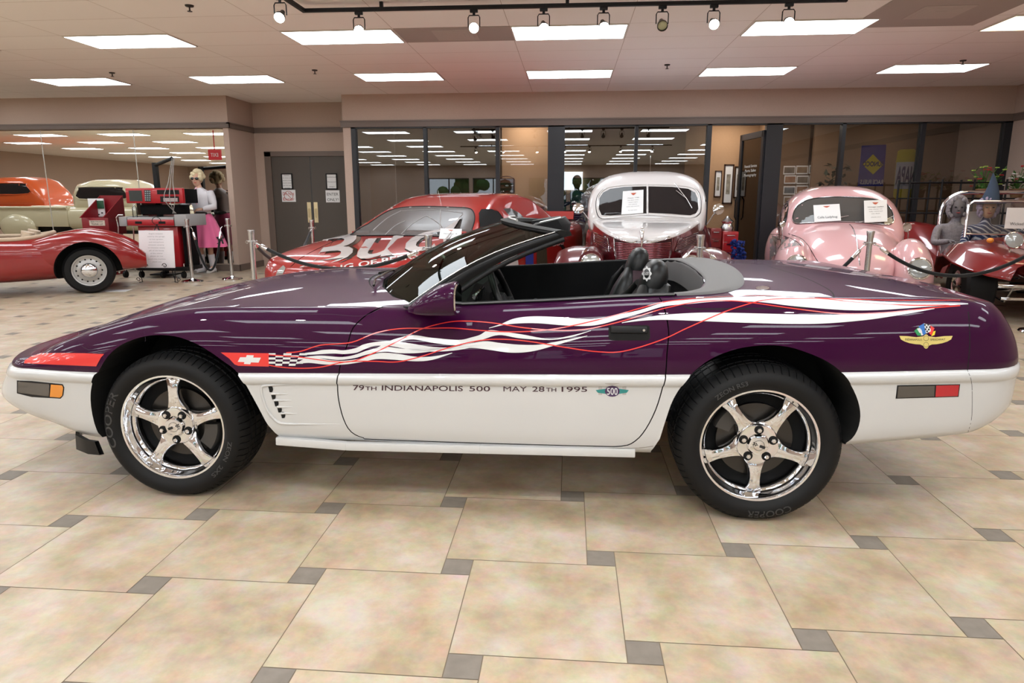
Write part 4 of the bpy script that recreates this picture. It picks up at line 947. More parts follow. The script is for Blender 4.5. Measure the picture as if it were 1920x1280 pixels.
# seats
M_seatp = mat('seat_purple', (.022, .004, .010), .5, bump=(50, .25, .002))
def seat(yc, lab):
    mb = MB()
    mb.sell([((x, yc, z), (0, w_, 0), (0, 0, h_), 4) for x, z, w_, h_ in [(-.16, .47, .2, .05), (-.12, .50, .23, .08), (.1, .50, .25, .09), (.26, .48, .25, .1), (.30, .47, .22, .08)]], 24); s = mb.build('seat_cushion', M_seatp, car, 60); s['label'] = lab
    mb = MB(); secs = []
    for t, w_, d_ in [(0, .20, .05), (.1, .235, .085), (.3, .25, .095), (.5, .245, .09), (.66, .165, .078), (.74, .115, .066), (.82, .085, .054)]:
        secs.append(((.25+.19*t, yc, .50+.50*t), (0, w_, 0), (.95*d_, 0, -.3*d_), 3.2))
    mb.sell(secs, 28); mb.build('seat_back', M_leather if yc < YC else M_seatp, s, 60)
    for k in (-1, 1):
        mb = MB(); mb.tube([(.20, yc+k*.19, .52), (.255, yc+k*.205, .66), (.30, yc+k*.19, .80), (.318, yc+k*.13, .85), (.33, yc+k*.09, .89)], [.05, .058, .05, .034, .022], 14); mb.build('side_bolster', M_leather, s, 60)
    mb = MB(); secs = []
    for t, w_, d_ in [(-.30, .095, .05), (-.16, .092, .054), (-.05, .094, .057), (.04, .102, .060), (.11, .106, .061), (.165, .098, .057), (.20, .078, .046), (.22, .050, .030), (.227, .018, .012)]:
        secs.append(((.350+.25*t, yc, .79+.97*t-.005), (0, w_, 0), (.97*d_, 0, -.25*d_), 2.4))
    mb.sell(secs, 28); hr = mb.build('headrest', M_leather, s, 60)
    mb = MB(); mb.tube([(.350+.25*t-.045, yc+w_, .785+.97*t) for t, w_ in [(0, -.055), (.06, -.07), (.12, -.075), (.17, -.065), (.20, -.04), (.21, 0), (.20, .04), (.17, .065), (.12, .075), (.06, .07), (0, .055)]], .0018, 5); mb.build('stitching', M_sil, hr)
    # embroidered crest on the front of the headrest
    mb = MB(); o = Vector((.352, yc, .87)); u = Vector((-.50, .86, 0)).normalized(); v = Vector((.25, 0, .97)).normalized(); nn = u.cross(v).normalized(); nn = nn if nn.x < 0 else -nn; o = Vector((.375+.25*.08-.047, yc-.068, .79+.97*.08))+nn*.026
    V_ = [o+u*(.042*math.cos(a)*(1+.12*math.cos(6*a)))+v*(.05*math.sin(a)) for a in [2*PI*k/36 for k in range(36)]]; V2 = [o+u*(.031*math.cos(a))+v*(.036*math.sin(a)) for a in [2*PI*k/36 for k in range(36)]]
    bpy.context.view_layer.update(); HB = bvh_of(hr)
    if yc < YC:
        cx_, cy_ = 1213, 513
        cr = surf_patch(HB, [(cx_+(8.0+1.3*math.cos(8*a))*math.cos(a), cy_+(13+1.6*math.cos(8*a))*math.sin(a)) for a in [2*PI*k/48 for k in range(48)]], 'crest', mat('crest_white', (.55, .55, .55), .6), hr, .0012, 4)
        surf_patch(HB, [(cx_+5.2*math.cos(a), cy_+8.6*math.sin(a)) for a in [2*PI*k/24 for k in range(24)]], 'crest_centre', M_leather, cr, .0020, 4)
        px_text('500', cx_-4.2, cy_+3, cx_+4.2, cy_+3, 6, 'crest_number', mat('crest_white'), .003, .01, cr, HB)
seat(YC-.37, 'driver seat with a crested black headrest'); seat(YC+.39, 'passenger seat behind the driver seat')
# grey halo behind the seats, laid over the rear deck
TOPD = lambda x, y: (Vector((x, y, 2)), Vector((0, 0, -1)))
hin = [(.40, -.74), (.475, -.72), (.537, -.663), (.577, -.552), (.597, -.4), (.602, -.2), (.602, 0)]; hin = hin+[(x, -y) for x, y in hin[:-1]][::-1]
hout = [(.43, -.762), (.56, -.75), (.66, -.70), (.725, -.60), (.765, -.42), (.785, -.2), (.79, 0)]; hout = hout+[(x, -y) for x, y in hout[:-1]][::-1]
hin = [(x, y+YC) for x, y in catmull(hin, 4)]; hout = [(x, y+YC) for x, y in catmull(hout, 4)]
mb = MB(); rr = []
for a, b in zip(hin, hout):
    row = [Vector((a[0]-.012, a[1], f_zc(.6)-.10)), Vector((a[0]-.006, a[1], f_zc(.6)-.05))]
    for t in (0, .06, .15, .35, .6, .85, 1):
        x, y = a[0]+(b[0]-a[0])*t, a[1]+(b[1]-a[1])*t; h = SURF.ray_cast(Vector((x, y, 2)), Vector((0, 0, -1)))[0]
        row.append(Vector((x, y, h.z+.009-(.005 if t in (0,) else 0)-(.008 if t == 1 else 0))))
    row[1].z = row[2].z-.02; row[0].z = row[2].z-.12; rr.append(row)
mb.grid(rr); mb.build('rear_halo', mat('grey_vinyl', (.105, .10, .10), .6, bump=(150, .3, .001)), car, 60)
# fuel filler emblem, deck pulls, tail pipes
e = [(1430+13*math.cos(a), 540+3.6*math.sin(a)) for a in [2*PI*k/20 for k in range(20)]]; deco(e, 'fuel_door_emblem', M_chrome, .001, 20)
mb = MB(); mb.tube([(1.44, 2.9, .33), (1.72, 2.9, .33)], .032, 14); mb.tube([(1.44, 2.98, .33), (1.72, 2.98, .33)], .032, 14); mb.build('exhaust', M_black, car, 50)
# window sticker lettering at the top of the screen
# ================================================================ CARS BEHIND
class XF(MB):
    """MB whose geometry is moved by a placement before it is built"""
    def __init__(s, loc, rz=0, k=1): super().__init__(); s.M = Matrix.Translation(loc) @ Matrix.Rotation(rz, 4, 'Z') @ Matrix.Scale(k, 4)
    def build(s, *a, **kw):
        s.v = [tuple(s.M @ Vector(p)) for p in s.v]; return super().build(*a, **kw)
def paint(name, col, metal=.1, rough=.3): return mat(name, col, rough, metal, 1.0)
M_pink = paint('pink_paint', (.72, .41, .42), 0); M_maroon = paint('maroon_paint', (.10, .006, .010), .1); M_ivory = paint('white_paint_old', (.70, .67, .66), 0)
M_stock = paint('race_red', (.40, .018, .014), .05); M_road = paint('roadster_red', (.25, .002, .004), .0); M_buggy = paint('buggy_red', (.21, .004, .006), .1)
M_dglass = mat('dark_window', (.022, .018, .018), .05, spec=.3); M_gglass = mat('grey_window', (.09, .085, .08), .05, spec=.4)
M_lens = mat('lamp_glass', (.42, .43, .42), .12, .3, 1); M_tan = mat('tan_leather', (.50, .38, .27), .5); M_side = mat('grey_paint', (.30, .28, .28), .35, .2, 1)
def loft(X_, secs, name, m, parent, smooth=50, n=32):
    X_.sell(secs, n); return X_.build(name, m, parent, smooth)
def ysec(rows, x=0, z0=.3, e=3):   # (y, halfwidth, ztop[, zbottom[, exponent]])
    out = []
    for r in rows:
        y, w_, zt = r[:3]; zb = r[3] if len(r) > 3 else z0; ee = r[4] if len(r) > 4 else e
        out.append(((x, y, (zt+zb)/2), (w_, 0, 0), (0, 0, (zt-zb)/2), ee))
    return out
def road_wheel(X_, parent, c, r, w_, hub, m_hub=M_chrome, ax=1, white=False):
    """tyre + disc; axle along local x; c = centre, hub radius hub; outer face on side ax"""
    mb = XF(*X_); x = c[0]
    mb.lathe([(hub, 0), (hub+.02, .02*ax), (r-.03, .012*ax), (r, -.02*ax), (r, -(w_-.03)*ax), (r-.03, -w_*ax), (hub, -w_*ax)], c, 'X', 40); t = mb.build('wheel', M_rubber, parent, 40)
    mb = XF(*X_); mb.lathe([(0, .03*ax), (hub*.35, .028*ax), (hub*.5, .005*ax), (hub*.8, -.005*ax), (hub*.86, .012*ax), (hub+.004, .006*ax), (hub+.004, -.02*ax), (0, -.03*ax)], c, 'X', 32); mb.build('hubcap', m_hub, t, 40); return t
def ppatch(bvh, poly, name, m, parent, off=.003, step=10): return surf_patch(bvh, poly, name, m, parent, off, step)
def ptube(bvh, pts, r, name, m, parent, off=.003, n=5, closed=False):
    L = surf_line(bvh, catmull(pts, n, closed), off); mb = MB(); mb.tube(L, r, 6, closed=closed); return mb.build(name, m, parent, 60)
def headlamp(parent, c, d, r, name='headlamp', ring=M_chrome, deep=.1):
    R = Vector(d).normalized().to_track_quat('Z', 'Y').to_matrix()
    mb = MB(); mb.lathe([(r*.3, -deep), (r*.8, -deep*.5), (r*1.02, -.01), (r*1.04, .008), (r*.93, .018), (r*.86, .012)], c, n=28, R=R); h = mb.build(name, ring, parent, 50)
    mb = MB(); mb.lathe([(0, .022), (r*.5, .019), (r*.88, .010)], c, n=28, R=R)
    mb.build('lens', M_lens, h, 60)
    mb = MB(); 
    for k in (-.5, -.25, 0, .25, .5): mb.tube([Vector(c)+R @ Vector((k*r, -r*.7, .018)), Vector(c)+R @ Vector((k*r, 0, .024)), Vector(c)+R @ Vector((k*r, r*.7, .018))], .0015, 5)
    return h
def placard(bvh, poly, parent_label, lines, cat='sign', off=.012, group=None, crest=True, ink=M_ink):
    """paper leaning inside/against a window: poly = four photo corners TL TR BR BL"""
    P = [hit_px(bvh, *q) for q in poly]; n = sum((p[1] if p[1].y < 0 else -p[1] for p in P if p[0]), Vector()).normalized()
    # flat card through three hits, pushed clear of the curved glass
    c0 = sum((p[0] for p in P), Vector())/4; c0 = c0+n*off; 
    def onpl(q): d = ray(*q); t = (c0-CAM).dot(n)/d.dot(n); return CAM+d*t
    W_ = [onpl(q) for q in poly]
    t = thing('paper_sign', parent_label, cat, W_[3]); mb = MB(); mb.add(W_+[p-n*.003 for p in W_], [(0, 1, 2, 3), (7, 6, 5, 4), (0, 4, 5, 1), (1, 5, 6, 2), (2, 6, 7, 3), (3, 7, 4, 0)]); mb.build('paper', M_paper, t)
    ux = (W_[1]-W_[0]); uy = (W_[0]-W_[3]); w_, h_ = ux.length, uy.length; cen = (W_[0]+W_[2])/2+n*.002
    if crest:
        mb = MB(); top_ = cen+uy*.34
        mb.add([top_-ux*.14+uy*.05, top_+ux*.14+uy*.05, top_+ux*.05-uy*.03, top_-uy*.05, top_-ux*.05-uy*.03], [(0, 1, 2, 3, 4)]); mb.build('crest', mat('crest_red', (.5, .10, .05), .5), t)
    mb = MB()
    for s_, yy, hh, ww in lines: flat_text(mb, s_, cen+uy*yy, ux, uy, w_*ww, h_*hh)
    if mb.v: mb.build('lettering', ink, t, weld=False)
    return t
# ---------------------------------------------------------------- pink beetle-shaped car
BX = (Vector((2.93, 7.12, 0)), math.radians(-13.5), .985)
bt = thing('pink_car', 'rounded pink old car with two paper signs in its windscreen, behind a rope post', 'car', BX[0])
mb = XF(*BX); mb.sell(ysec([(.02, .20, .55, .34), (.10, .33, .66, .30), (.25, .43, .76), (.5, .50, .86), (.8, .56, .95), (1.05, .60, 1.0), (1.25, .66, 1.03), (1.5, .69, 1.02), (2.4, .69, 1.0), (3.0, .66, .98), (3.5, .55, .85), (3.85, .4, .62), (3.95, .2, .5)], z0=.28, e=2.6), 40)
bb = mb.build('body', M_pink, bt, 60)
mb = XF(*BX); mb.sell([((0, 1.10, .80), (.60, 0, 0), (0, 0, .20), 2.6), ((0, 1.20, .84), (.655, 0, 0), (0, 0, .30), 2.6), ((0, 1.36, .86), (.675, 0, 0), (0, 0, .42), 2.7), ((0, 1.55, .88), (.68, 0, 0), (0, 0, .515), 2.7), ((0, 1.8, .88), (.68, 0, 0), (0, 0, .565), 2.7), ((0, 2.2, .88), (.675, 0, 0), (0, 0, .585), 2.7), ((0, 2.6, .88), (.65, 0, 0), (0, 0, .53), 2.6), ((0, 3.0, .85), (.6, 0, 0), (0, 0, .42), 2.5), ((0, 3.4, .8), (.5, 0, 0), (0, 0, .28), 2.5), ((0, 3.7, .7), (.35, 0, 0), (0, 0, .15), 2.5)], 44)
bc = mb.build('cabin', M_pink, bt, 60)
for s_ in (-1, 1):
    mb = XF(*BX); mb.ball((s_*.575, .46, .44), (.225, .50, .44), 28, 18); mb.build('front_fender', M_pink, bt, 60)
    mb = XF(*BX); mb.ball((s_*.62, 3.0, .48), (.17, .56, .40), 24, 14); mb.build('rear_fender', M_pink, bt, 60)
    mb = XF(*BX); mb.sell(ysec([(.95, .08, .30, .24), (2.5, .08, .30, .24)], x=s_*.70), 12); mb.build('running_board', M_rubber, bt)
    road_wheel(BX, bt, (s_*.69, .42, .32), .32, .15, .19, ax=s_); road_wheel(BX, bt, (s_*.70, 3.0, .32), .32, .15, .19, ax=s_)
    Mx = Matrix.Translation(BX[0]) @ Matrix.Rotation(BX[1], 4, 'Z') @ Matrix.Scale(BX[2], 4)
    headlamp(bt, Mx @ Vector((s_*.575, -.005, .60)), Mx.to_3x3() @ Vector((s_*.04, -1, .28)), .108, deep=.10)
BB = bvh_of(bb, bc, *[c for c in bt.children if 'fender' in c.name])
BCAB = bvh_of(bc)
ws_ = [(1487, 404), (1492, 391), (1505, 380), (1525, 373), (1560, 370), (1600, 370.5), (1635, 373.5), (1658, 381), (1671, 395), (1675, 410), (1673, 418), (1660, 421.5), (1620, 418), (1560, 416), (1510, 419), (1492, 419), (1487, 413)]
g_ = ppatch(BB, catmull(ws_, 3, True), 'windscreen', M_gglass, bt, .004, 12); ptube(BB, ws_, .007, 'windscreen_seal', M_rubber, bt, .004, 4, True); ptube(BB, ws_, .004, 'windscreen_trim', M_chrome, bt, .011, 4, True)
sw_ = [(1459, 424), (1461, 402), (1466, 386), (1473, 377), (1478, 380), (1477, 400), (1472, 420), (1465, 425)]
ppatch(BB, sw_, 'side_window', M_dglass, bt, .004, 8); ptube(BB, sw_, .005, 'side_window_trim', M_rubber, bt, .004, 4, True)
ptube(BB, [(1593, 421), (1600, 430), (1606, 450), (1610, 480), (1612, 498)], .006, 'bonnet_trim', M_chrome, bt, .002)
ptube(BB, [(1478, 438), (1500, 446), (1515, 460), (1530, 485), (1540, 498)], .004, 'bonnet_gap', M_void, bt, .0)
ppatch(BB, [(1444, 440), (1465, 441), (1490, 452), (1500, 460), (1478, 463), (1462, 470), (1450, 480), (1443, 492)], 'grey_side_panel', M_side, bt, .002, 8); ptube(BB, [(1444, 439), (1466, 441), (1492, 452), (1502, 461)], .004, 'side_moulding', M_gloss, bt, .002)
for a, b in (((1530, 417), (1590, 404)), ((1648, 418), (1676, 404)), ((1610, 416), (1640, 411))):
    L = [hit_px(BB, *a)[0], hit_px(BB, *b)[0]]; mb = MB(); mb.tube([L[0]+Vector((0, -.01, 0)), L[0].lerp(L[1], .5)+Vector((0, -.03, .005)), L[1]+Vector((0, -.015, 0))], .004, 6); mb.build('wiper', M_steel, bt, 60)
def bmirror(parent, foot, headp, r, m=M_chrome):
    mb = MB(); mb.tube([foot, foot.lerp(headp, .5)+Vector((.0, -.02, .02)), headp], .007, 8); a = mb.build('door_mirror', m, parent, 60)
    mb = MB(); R = Vector((.1, -1, .1)).normalized().to_track_quat('Z', 'Y').to_matrix(); mb.lathe([(0, -.03), (r*.7, -.02), (r, 0), (r*.95, .012), (0, .02)], headp, n=20, R=R); mb.build('mirror_shell', m, a, 60)
bmirror(bt, at_y(1702, 452, 8.2), at_y(1700, 426, 8.15), .055); bmirror(bt, at_y(1464, 462, 8.0), at_y(1467, 420, 8.0), .035)
mb = XF(*BX); mb.tube([(-.78, .12, .42), (-.6, -.06, .42), (0, -.12, .42), (.6, -.06, .42), (.78, .12, .42)], .035, 10); mb.build('bumper', M_chrome, bt, 60)
placard(BCAB, [(1525, 384.5), (1574, 382), (1577, 413), (1527, 416)], 'paper sign with a dark crest in the left half of the pink car windscreen', [('Calla Ladybug', -.32, .12, .75)], off=.035)
placard(BCAB, [(1620, 376), (1663, 374), (1664, 415), (1621, 417)], 'text sheet with a red crest in the right half of the pink car windscreen', [('Vintage sedan', .16, .05, .7), ('one owner car', .06, .035, .6), ('fully restored', -.04, .035, .6), ('see desk', -.14, .035, .6), ('thank you', -.3, .035, .6)], off=.075)
# ---------------------------------------------------------------- two-tone 1940s sedan
FX = (Vector((.735, 6.95, 0)), math.radians(-7.5), 1.0)
fd = thing('vintage_sedan', 'white over maroon 1940s car facing the viewer, behind the seats of the purple convertible', 'car', FX[0])
def nose_sec(y, w_, zb, zt, z0=.35):
    P = [(0, z0), (w_*.8, z0), (w_*.97, z0+.1), (w_, (z0+zb)/2), (w_, zb), (w_*.99, zb+.008)]
    for i in range(1, 9): a = PI/2*i/8; P.append((w_*.99*math.cos(a)**.8, zb+.008+(zt-zb-.008)*math.sin(a)**.9))
    return [(x, y, z) for x, z in P]
mb = XF(*FX); rows = []
tabF = [(-.16, .02, .845, .865), (-.14, .09, .85, .885), (-.08, .19, .865, .915), (.0, .27, .88, .94), (.12, .345, .90, .965), (.35, .43, .925, .995), (.7, .52, .955, 1.02), (1.0, .585, .985, 1.035), (1.22, .63, 1.0, 1.045)]
for y, w_, zb, zt in tabF:
    P = nose_sec(y, w_, zb, zt); rows.append(P+[(-x, y_, z) for x, y_, z in P[1:-1]][::-1])
n = 14; N = 26; mb.grid(rows, True, True, True); mb.mi = []
for i in range(len(rows)-1):
    for j in range(N): jj = j if j < n-1 else N-1-j; mb.mi.append(1 if jj < 4 else 0)
mb.mi += [1, 1]; fb = mb.build('bonnet', [M_ivory, M_maroon], fd, 50)
mb = XF(*FX); mb.sell([((0, y, z), (w_, 0, 0), (0, 0, h_), e) for y, z, w_, h_, e in [(1.18, .98, .645, .12, 4), (1.24, 1.03, .675, .20, 4), (1.36, 1.09, .70, .33, 3.6), (1.5, 1.12, .705, .41, 3.4), (1.75, 1.13, .71, .47, 3.2), (2.2, 1.13, .715, .495, 3.1), (2.8, 1.12, .70, .48, 3), (3.4, 1.08, .66, .42, 3), (4.0, 1.0, .55, .28, 3), (4.3, .9, .35, .15, 3)]], 48)
fc = mb.build('cabin', M_ivory, fd, 60)
mb = XF(*FX); mb.sell(ysec([(1.15, .64, 1.0), (1.4, .72, 1.0), (3.2, .74, 1.0), (4.2, .6, .9), (4.5, .35, .7)], z0=.35, e=5), 32); fl_ = mb.build('lower_body', M_maroon, fd, 50)
for s_ in (-1, 1):
    mb = XF(*FX); secs = []
    for a, w_, r, dx in [(-25, .12, .36, .02), (-5, .20, .42, .01), (18, .24, .46, 0), (45, .25, .48, 0), (75, .24, .48, 0), (105, .21, .48, .01), (135, .17, .52, .02), (160, .12, .62, .03)]:
        a = math.radians(a); y = .30-math.cos(a)*(r+.04); z = .20+math.sin(a)*r
        secs.append(((s_*(.66+dx), y, z), (w_, 0, 0), Vector((0, -math.cos(a), math.sin(a)))*.11, 2.3))
    mb.sell(secs, 24); mb.build('front_fender', M_maroon, fd, 60)
    mb = XF(*FX); mb.ball((s_*.74, 3.5, .52), (.2, .6, .42), 20, 12); mb.build('rear_fender', M_maroon, fd, 60)
    road_wheel(FX, fd, (s_*.74, .30, .35), .35, .17, .21, ax=s_); road_wheel(FX, fd, (s_*.74, 3.5, .35), .35, .17, .21, ax=s_)
    Mx = Matrix.Translation(FX[0]) @ Matrix.Rotation(FX[1], 4, 'Z')
    headlamp(fd, Mx @ Vector((s_*.50, -.13, .63)), Mx.to_3x3() @ Vector((0, -1, .12)), .10)
    mb = XF(*FX); mb.sell([((s_*.50, -.13, .63), (.13, 0, 0), (0, 0, .13), 2), ((s_*.50, .0, .66), (.13, 0, 0), (0, 0, .13), 2), ((s_*.52, .25, .70), (.08, 0, 0), (0, 0, .08), 2)], 16); mb.build('lamp_pod', M_maroon, fd, 60)
FB = bvh_of(fb, fc, fl_); FC = bvh_of(fc)
wsl = [(1124, 372), (1131, 361), (1145, 354), (1170, 350.5), (1212, 349.5), (1212, 400), (1180, 401), (1145, 404), (1128, 403), (1123, 392)]
wsr = [(1216, 349.5), (1260, 350.5), (1290, 354), (1303, 361), (1308, 372), (1309, 392), (1305, 400), (1295, 403.5), (1260, 401), (1216, 399)]
fr_ = [(1121, 372), (1130, 358), (1145, 351), (1175, 347.5), (1214, 346.5), (1260, 347.5), (1292, 351), (1306, 358), (1311.5, 372), (1312, 393), (1308, 402), (1295, 407), (1260, 405), (1214, 402.5), (1180, 404.5), (1145, 408), (1126, 407), (1120, 392)]
ppatch(FC, wsl, 'windscreen', M_dglass, fd, .004, 12); ppatch(FC, wsr, 'windscreen', M_dglass, fd, .004, 12); ptube(FC, fr_, .010, 'windscreen_frame', M_ivory, fd, .004, 4, True); ptube(FC, [(a*1.0+(a-1214)*.022, b+(b-376)*.03) for a, b in fr_], .004, 'windscreen_seal', M_rubber, fd, .002, 4, True)
ptube(FC, [(1214, 347), (1214, 375), (1214, 402)], .008, 'windscreen_bar', M_ivory, fd, .006)
sd_ = [(1322, 398), (1322, 372), (1325, 358), (1330, 353), (1331, 375), (1329, 394)]
ppatch(FC, sd_, 'side_window', M_dglass, fd, .004, 6)
# wiper
L = [hit_px(FC, 1264, 343)[0], hit_px(FC, 1286, 372)[0], hit_px(FC, 1297, 390)[0]]; mb = MB(); mb.tube([L[0]+Vector((0, -.03, 0)), L[1]+Vector((0, -.03, 0)), L[2]+Vector((0, -.015, 0))], .005, 6); q = hit_px(FC, 1267, 357)[0]; mb.tube([q+Vector((0, -.02, 0)), L[1]+Vector((0, -.02, 0))], .005, 6); mb.build('wiper', M_steel, fd, 60)
FN = bvh_of(fb)
for px0, poly in ((0, [(1152.5, 447), (1165, 451), (1185, 454.5), (1202.5, 455.5), (1202.5, 505), (1160, 505)]), (1, [(1204, 455.5), (1225, 454), (1245, 450), (1258.5, 446), (1249, 505), (1204, 505)])):
    gp = ppatch(FN, poly, 'grille', mat('grille_dark', (.03, .003, .006), .4), fd, .003, 10); ptube(FN, poly, .009, 'grille_frame', M_chrome, fd, .004, 2, True)
    for k in range(15):
        y = 458+k*3.2; t_ = k*3.2/50; a, b = ((1155+t_*5, 1202) if px0 == 0 else (1205, 1256-t_*7)); dy = -2.5+.8*t_
        ptube(FN, [(a, y+(dy if px0 == 0 else 0)), ((a+b)/2, y+dy*.4), (b, y+(0 if px0 == 0 else dy))], .0075, 'grille_bar', mat('grille_bar_maroon', (.20, .03, .045), .2, .6, 1), gp, .006, 2)
for poly in ([(1115, 436), (1141, 446), (1143.5, 471), (1115, 455)], [(1271, 449), (1308, 436), (1308, 456), (1265, 471)]):
    gp = ppatch(FB, poly, 'side_grille', mat('grille_dark'), fd, .003, 8); ptube(FB, poly, .009, 'side_grille_frame', M_chrome, gp, .008, 1, True)
    for k in range(1, 7):
        t_ = k/7; a = (poly[0][0]+(poly[3][0]-poly[0][0])*t_, poly[0][1]+(poly[3][1]-poly[0][1])*t_); b = (poly[1][0]+(poly[2][0]-poly[1][0])*t_, poly[1][1]+(poly[2][1]-poly[1][1])*t_); ptube(FB, [a, b], .005, 'side_grille_bar', mat('grille_bar_maroon'), gp, .008, 3)
# bonnet ornament, chrome strip, mirrors, aerial, bumper
o_ = hit_px(FN, 1203, 452)[0]; mb = MB(); mb.sell([(o_+Vector((0, -.01, -.05)), (.008, 0, 0), (0, .012, 0), 2), (o_+Vector((0, -.02, .03)), (.016, 0, 0), (0, .03, 0), 2), (o_+Vector((0, .0, .10)), (.022, 0, 0), (0, .02, 0), 2), (o_+Vector((0, .01, .125)), (.006, 0, 0), (0, .01, 0), 2)], 14); mb.ball(o_+Vector((0, -.01, .13)), .014); mb.build('bonnet_ornament', M_chrome, fd, 60)
ptube(FN, [(1203.3, 456), (1203.3, 480), (1203.3, 505)], .009, 'grille_spine', M_chrome, fd, .006)
ptube(FB, [(1152, 446), (1175, 452.5), (1203, 455.5), (1232, 453), (1259, 445.5)], .006, 'bonnet_lip', M_chrome, fd, .003)
bmirror(fd, at_y(1104, 412, 8.1), at_y(1084, 391, 7.9), .065); bmirror(fd, at_y(1326, 420, 8.1), at_y(1347, 392, 7.9), .065)
mb = MB(); mb.tube([at_y(1219, 322, 8.9), at_y(1220, 292, 8.9)], .003, 6); mb.build('aerial', M_chrome, fd)
mb = XF(*FX); mb.tube([(-.85, .0, .45), (-.6, -.30, .45), (0, -.36, .45), (.6, -.30, .45), (.85, .0, .45)], .045, 10); mb.build('bumper', M_chrome, fd, 60)
placard(FC, [(1168, 358.5), (1206.5, 355.5), (1206, 399), (1165, 402)], 'text sheet with a red crest inside the windscreen of the white and maroon sedan', [('Classic 1940', .16, .04, .6), ('two door sedan', .07, .03, .7), ('rebuilt engine', -.02, .03, .7), ('new interior', -.11, .03, .7), ('white and maroon', -.2, .03, .7), ('for sale here', -.36, .03, .8)], off=.03)
# ---------------------------------------------------------------- red stock car
SX = (Vector((-2.52, 6.62, 0)), math.radians(-21.0), 1.06)
sk = thing('stock_car', 'red race car with big white script on its bonnet, behind the rope', 'car', SX[0])
mb = XF(*SX); mb.sell(ysec([(-.02, .62, .50, .16), (.03, .76, .60, .12), (.15, .86, .655), (.5, .92, .72), (1.0, .945, .785), (1.5, .95, .835), (1.8, .95, .85), (2.5, .955, .84), (3.6, .955, .86), (4.4, .93, .90), (4.9, .88, .90), (5.0, .8, .82, .3)], z0=.10, e=5), 56)
sb = mb.build('body', M_stock, sk, 50)
mb = XF(*SX); rr = []
for y, wb, wt, zt in [(1.50, .82, .80, .835), (1.62, .84, .81, .89), (2.0, .86, .75, 1.06), (2.35, .86, .68, 1.20), (2.5, .86, .65, 1.235), (2.75, .85, .64, 1.262), (3.2, .80, .59, 1.268), (3.55, .79, .60, 1.22), (3.9, .77, .63, 1.10), (4.3, .74, .68, .92), (4.4, .72, .70, .86)]:
    P = [(wb, .80)]+[(wb+(wt-wb)*t, .80+(zt-.05-.80)*t) for t in (.35, .7, 1)]+[(wt-.02, zt-.02), (wt-.07, zt-.003)]+[(wt*t, zt+.012*(1-t*t)) for t in (.7, .4, .15)]
    if zt < .87: P = [(wb, .80)]+[(wb, .80+(zt-.80)*t*.5) for t in (.35, .7, 1)]+[(wt-.02, zt-.01), (wt-.07, zt-.003)]+[(wt*t, zt+.002) for t in (.7, .4, .15)]
    rr.append([(x, y, z) for x, z in P]+[(-x, y, z) for x, z in P[::-1]])
mb.grid(rr, False); mb.add(rr[0], [tuple(range(len(rr[0])))]); mb.add(rr[-1], [tuple(range(len(rr[-1])))]); sc2 = mb.build('greenhouse', M_stock, sk, 40)
for s_ in (-1, 1): road_wheel(SX, sk, (s_*.93, .95, .34), .34, .26, .2, M_steel, ax=s_); road_wheel(SX, sk, (s_*.93, 3.75, .34), .34, .26, .2, M_steel, ax=s_)
SB = bvh_of(sb, sc2)
wsp = [(657, 441), (690, 421), (715, 404), (735, 394), (760, 389), (800, 387.5), (845, 389), (878, 391), (888, 398), (890, 412), (885, 430), (880, 446), (820, 444), (740, 442)]
g_ = ppatch(SB, catmull(wsp, 2, True), 'windscreen', mat('stock_glass', (.12, .105, .10), .22, spec=.16), sk, .006, 12); ptube(SB, wsp, .007, 'windscreen_seal', M_rubber, sk, .006, 3, True)
for a, b in [((700, 432), (752, 396)), ((752, 440), (800, 405)), ((800, 405), (842, 440)), ((842, 440), (868, 402)), ((752, 396), (868, 400)), ((722, 441), (760, 415)), ((826, 441), (826, 394))]:
    ptube(SB, [a, ((a[0]+b[0])/2, (a[1]+b[1])/2-4), b], .006, 'roll_cage_tube', mat('cage_grey', (.30, .28, .27), .4), g_, .006, 4)
for x in (735, 770, 805, 840, 870): 
    h = hit_px(SB, x, 389)[0]
    mb = MB(); mb.box(h+Vector((0, -.01, .0)), (.03, .012, .02)); mb.build('windscreen_clip', M_steel, sk)
side = [(898, 428), (898, 402), (903, 394), (920, 393), (934, 398), (944, 415), (940, 424), (915, 430)]
ppatch(SB, side, 'side_opening', M_void, sk, .016, 5)
ppatch(SB, [(926, 391), (938, 390), (958, 412), (948, 418)], 'red_pillar', M_stock, sk, .024, 6)
q_ = [(942, 392), (955, 391), (972, 400), (984, 412), (970, 417), (958, 411)]; ppatch(SB, q_, 'quarter_glass', M_gglass, sk, .016, 5)
def car_text(bvh, s_, x0, y0, x1, y1, h, name, m, parent, off=.004, bold=0, sh=0): return px_text(s_, x0, y0, x1, y1, h, name, m, off, bold, parent, bvh, sh)
M_scr = mat('script_white', (.66, .60, .58), .35, 0, 1)
car_text(SB, 'Bud', 566, 502, 868, 462, 52, 'bonnet_script', M_gloss, sk, .004, .03, .3)
car_text(SB, 'Bud', 562, 501, 864, 461, 52, 'bonnet_script', M_scr, sk, .007, .012, .3)
car_text(SB, 'KING OF BEERS', 600, 512, 785, 484, 9, 'bonnet_lettering', M_scr, sk, .006, .02)
ppatch(SB, [(560, 508), (700, 512), (850, 505), (930, 500), (925, 508), (800, 520), (600, 520)], 'white_swoosh', M_scr, sk, .004, 12)
lm = [(515, 522), (522, 506), (532, 497), (536, 502), (530, 516), (522, 526)]; ppatch(SB, lm, 'headlight_decal', M_lens, sk, .005, 6)
ptube(SB, [(856, 449), (830, 466), (785, 490), (760, 505)], .003, 'bonnet_gap', M_void, sk, .001); ptube(SB, [(655, 441), (620, 455), (570, 480), (545, 500)], .003, 'bonnet_gap', M_void, sk, .001)
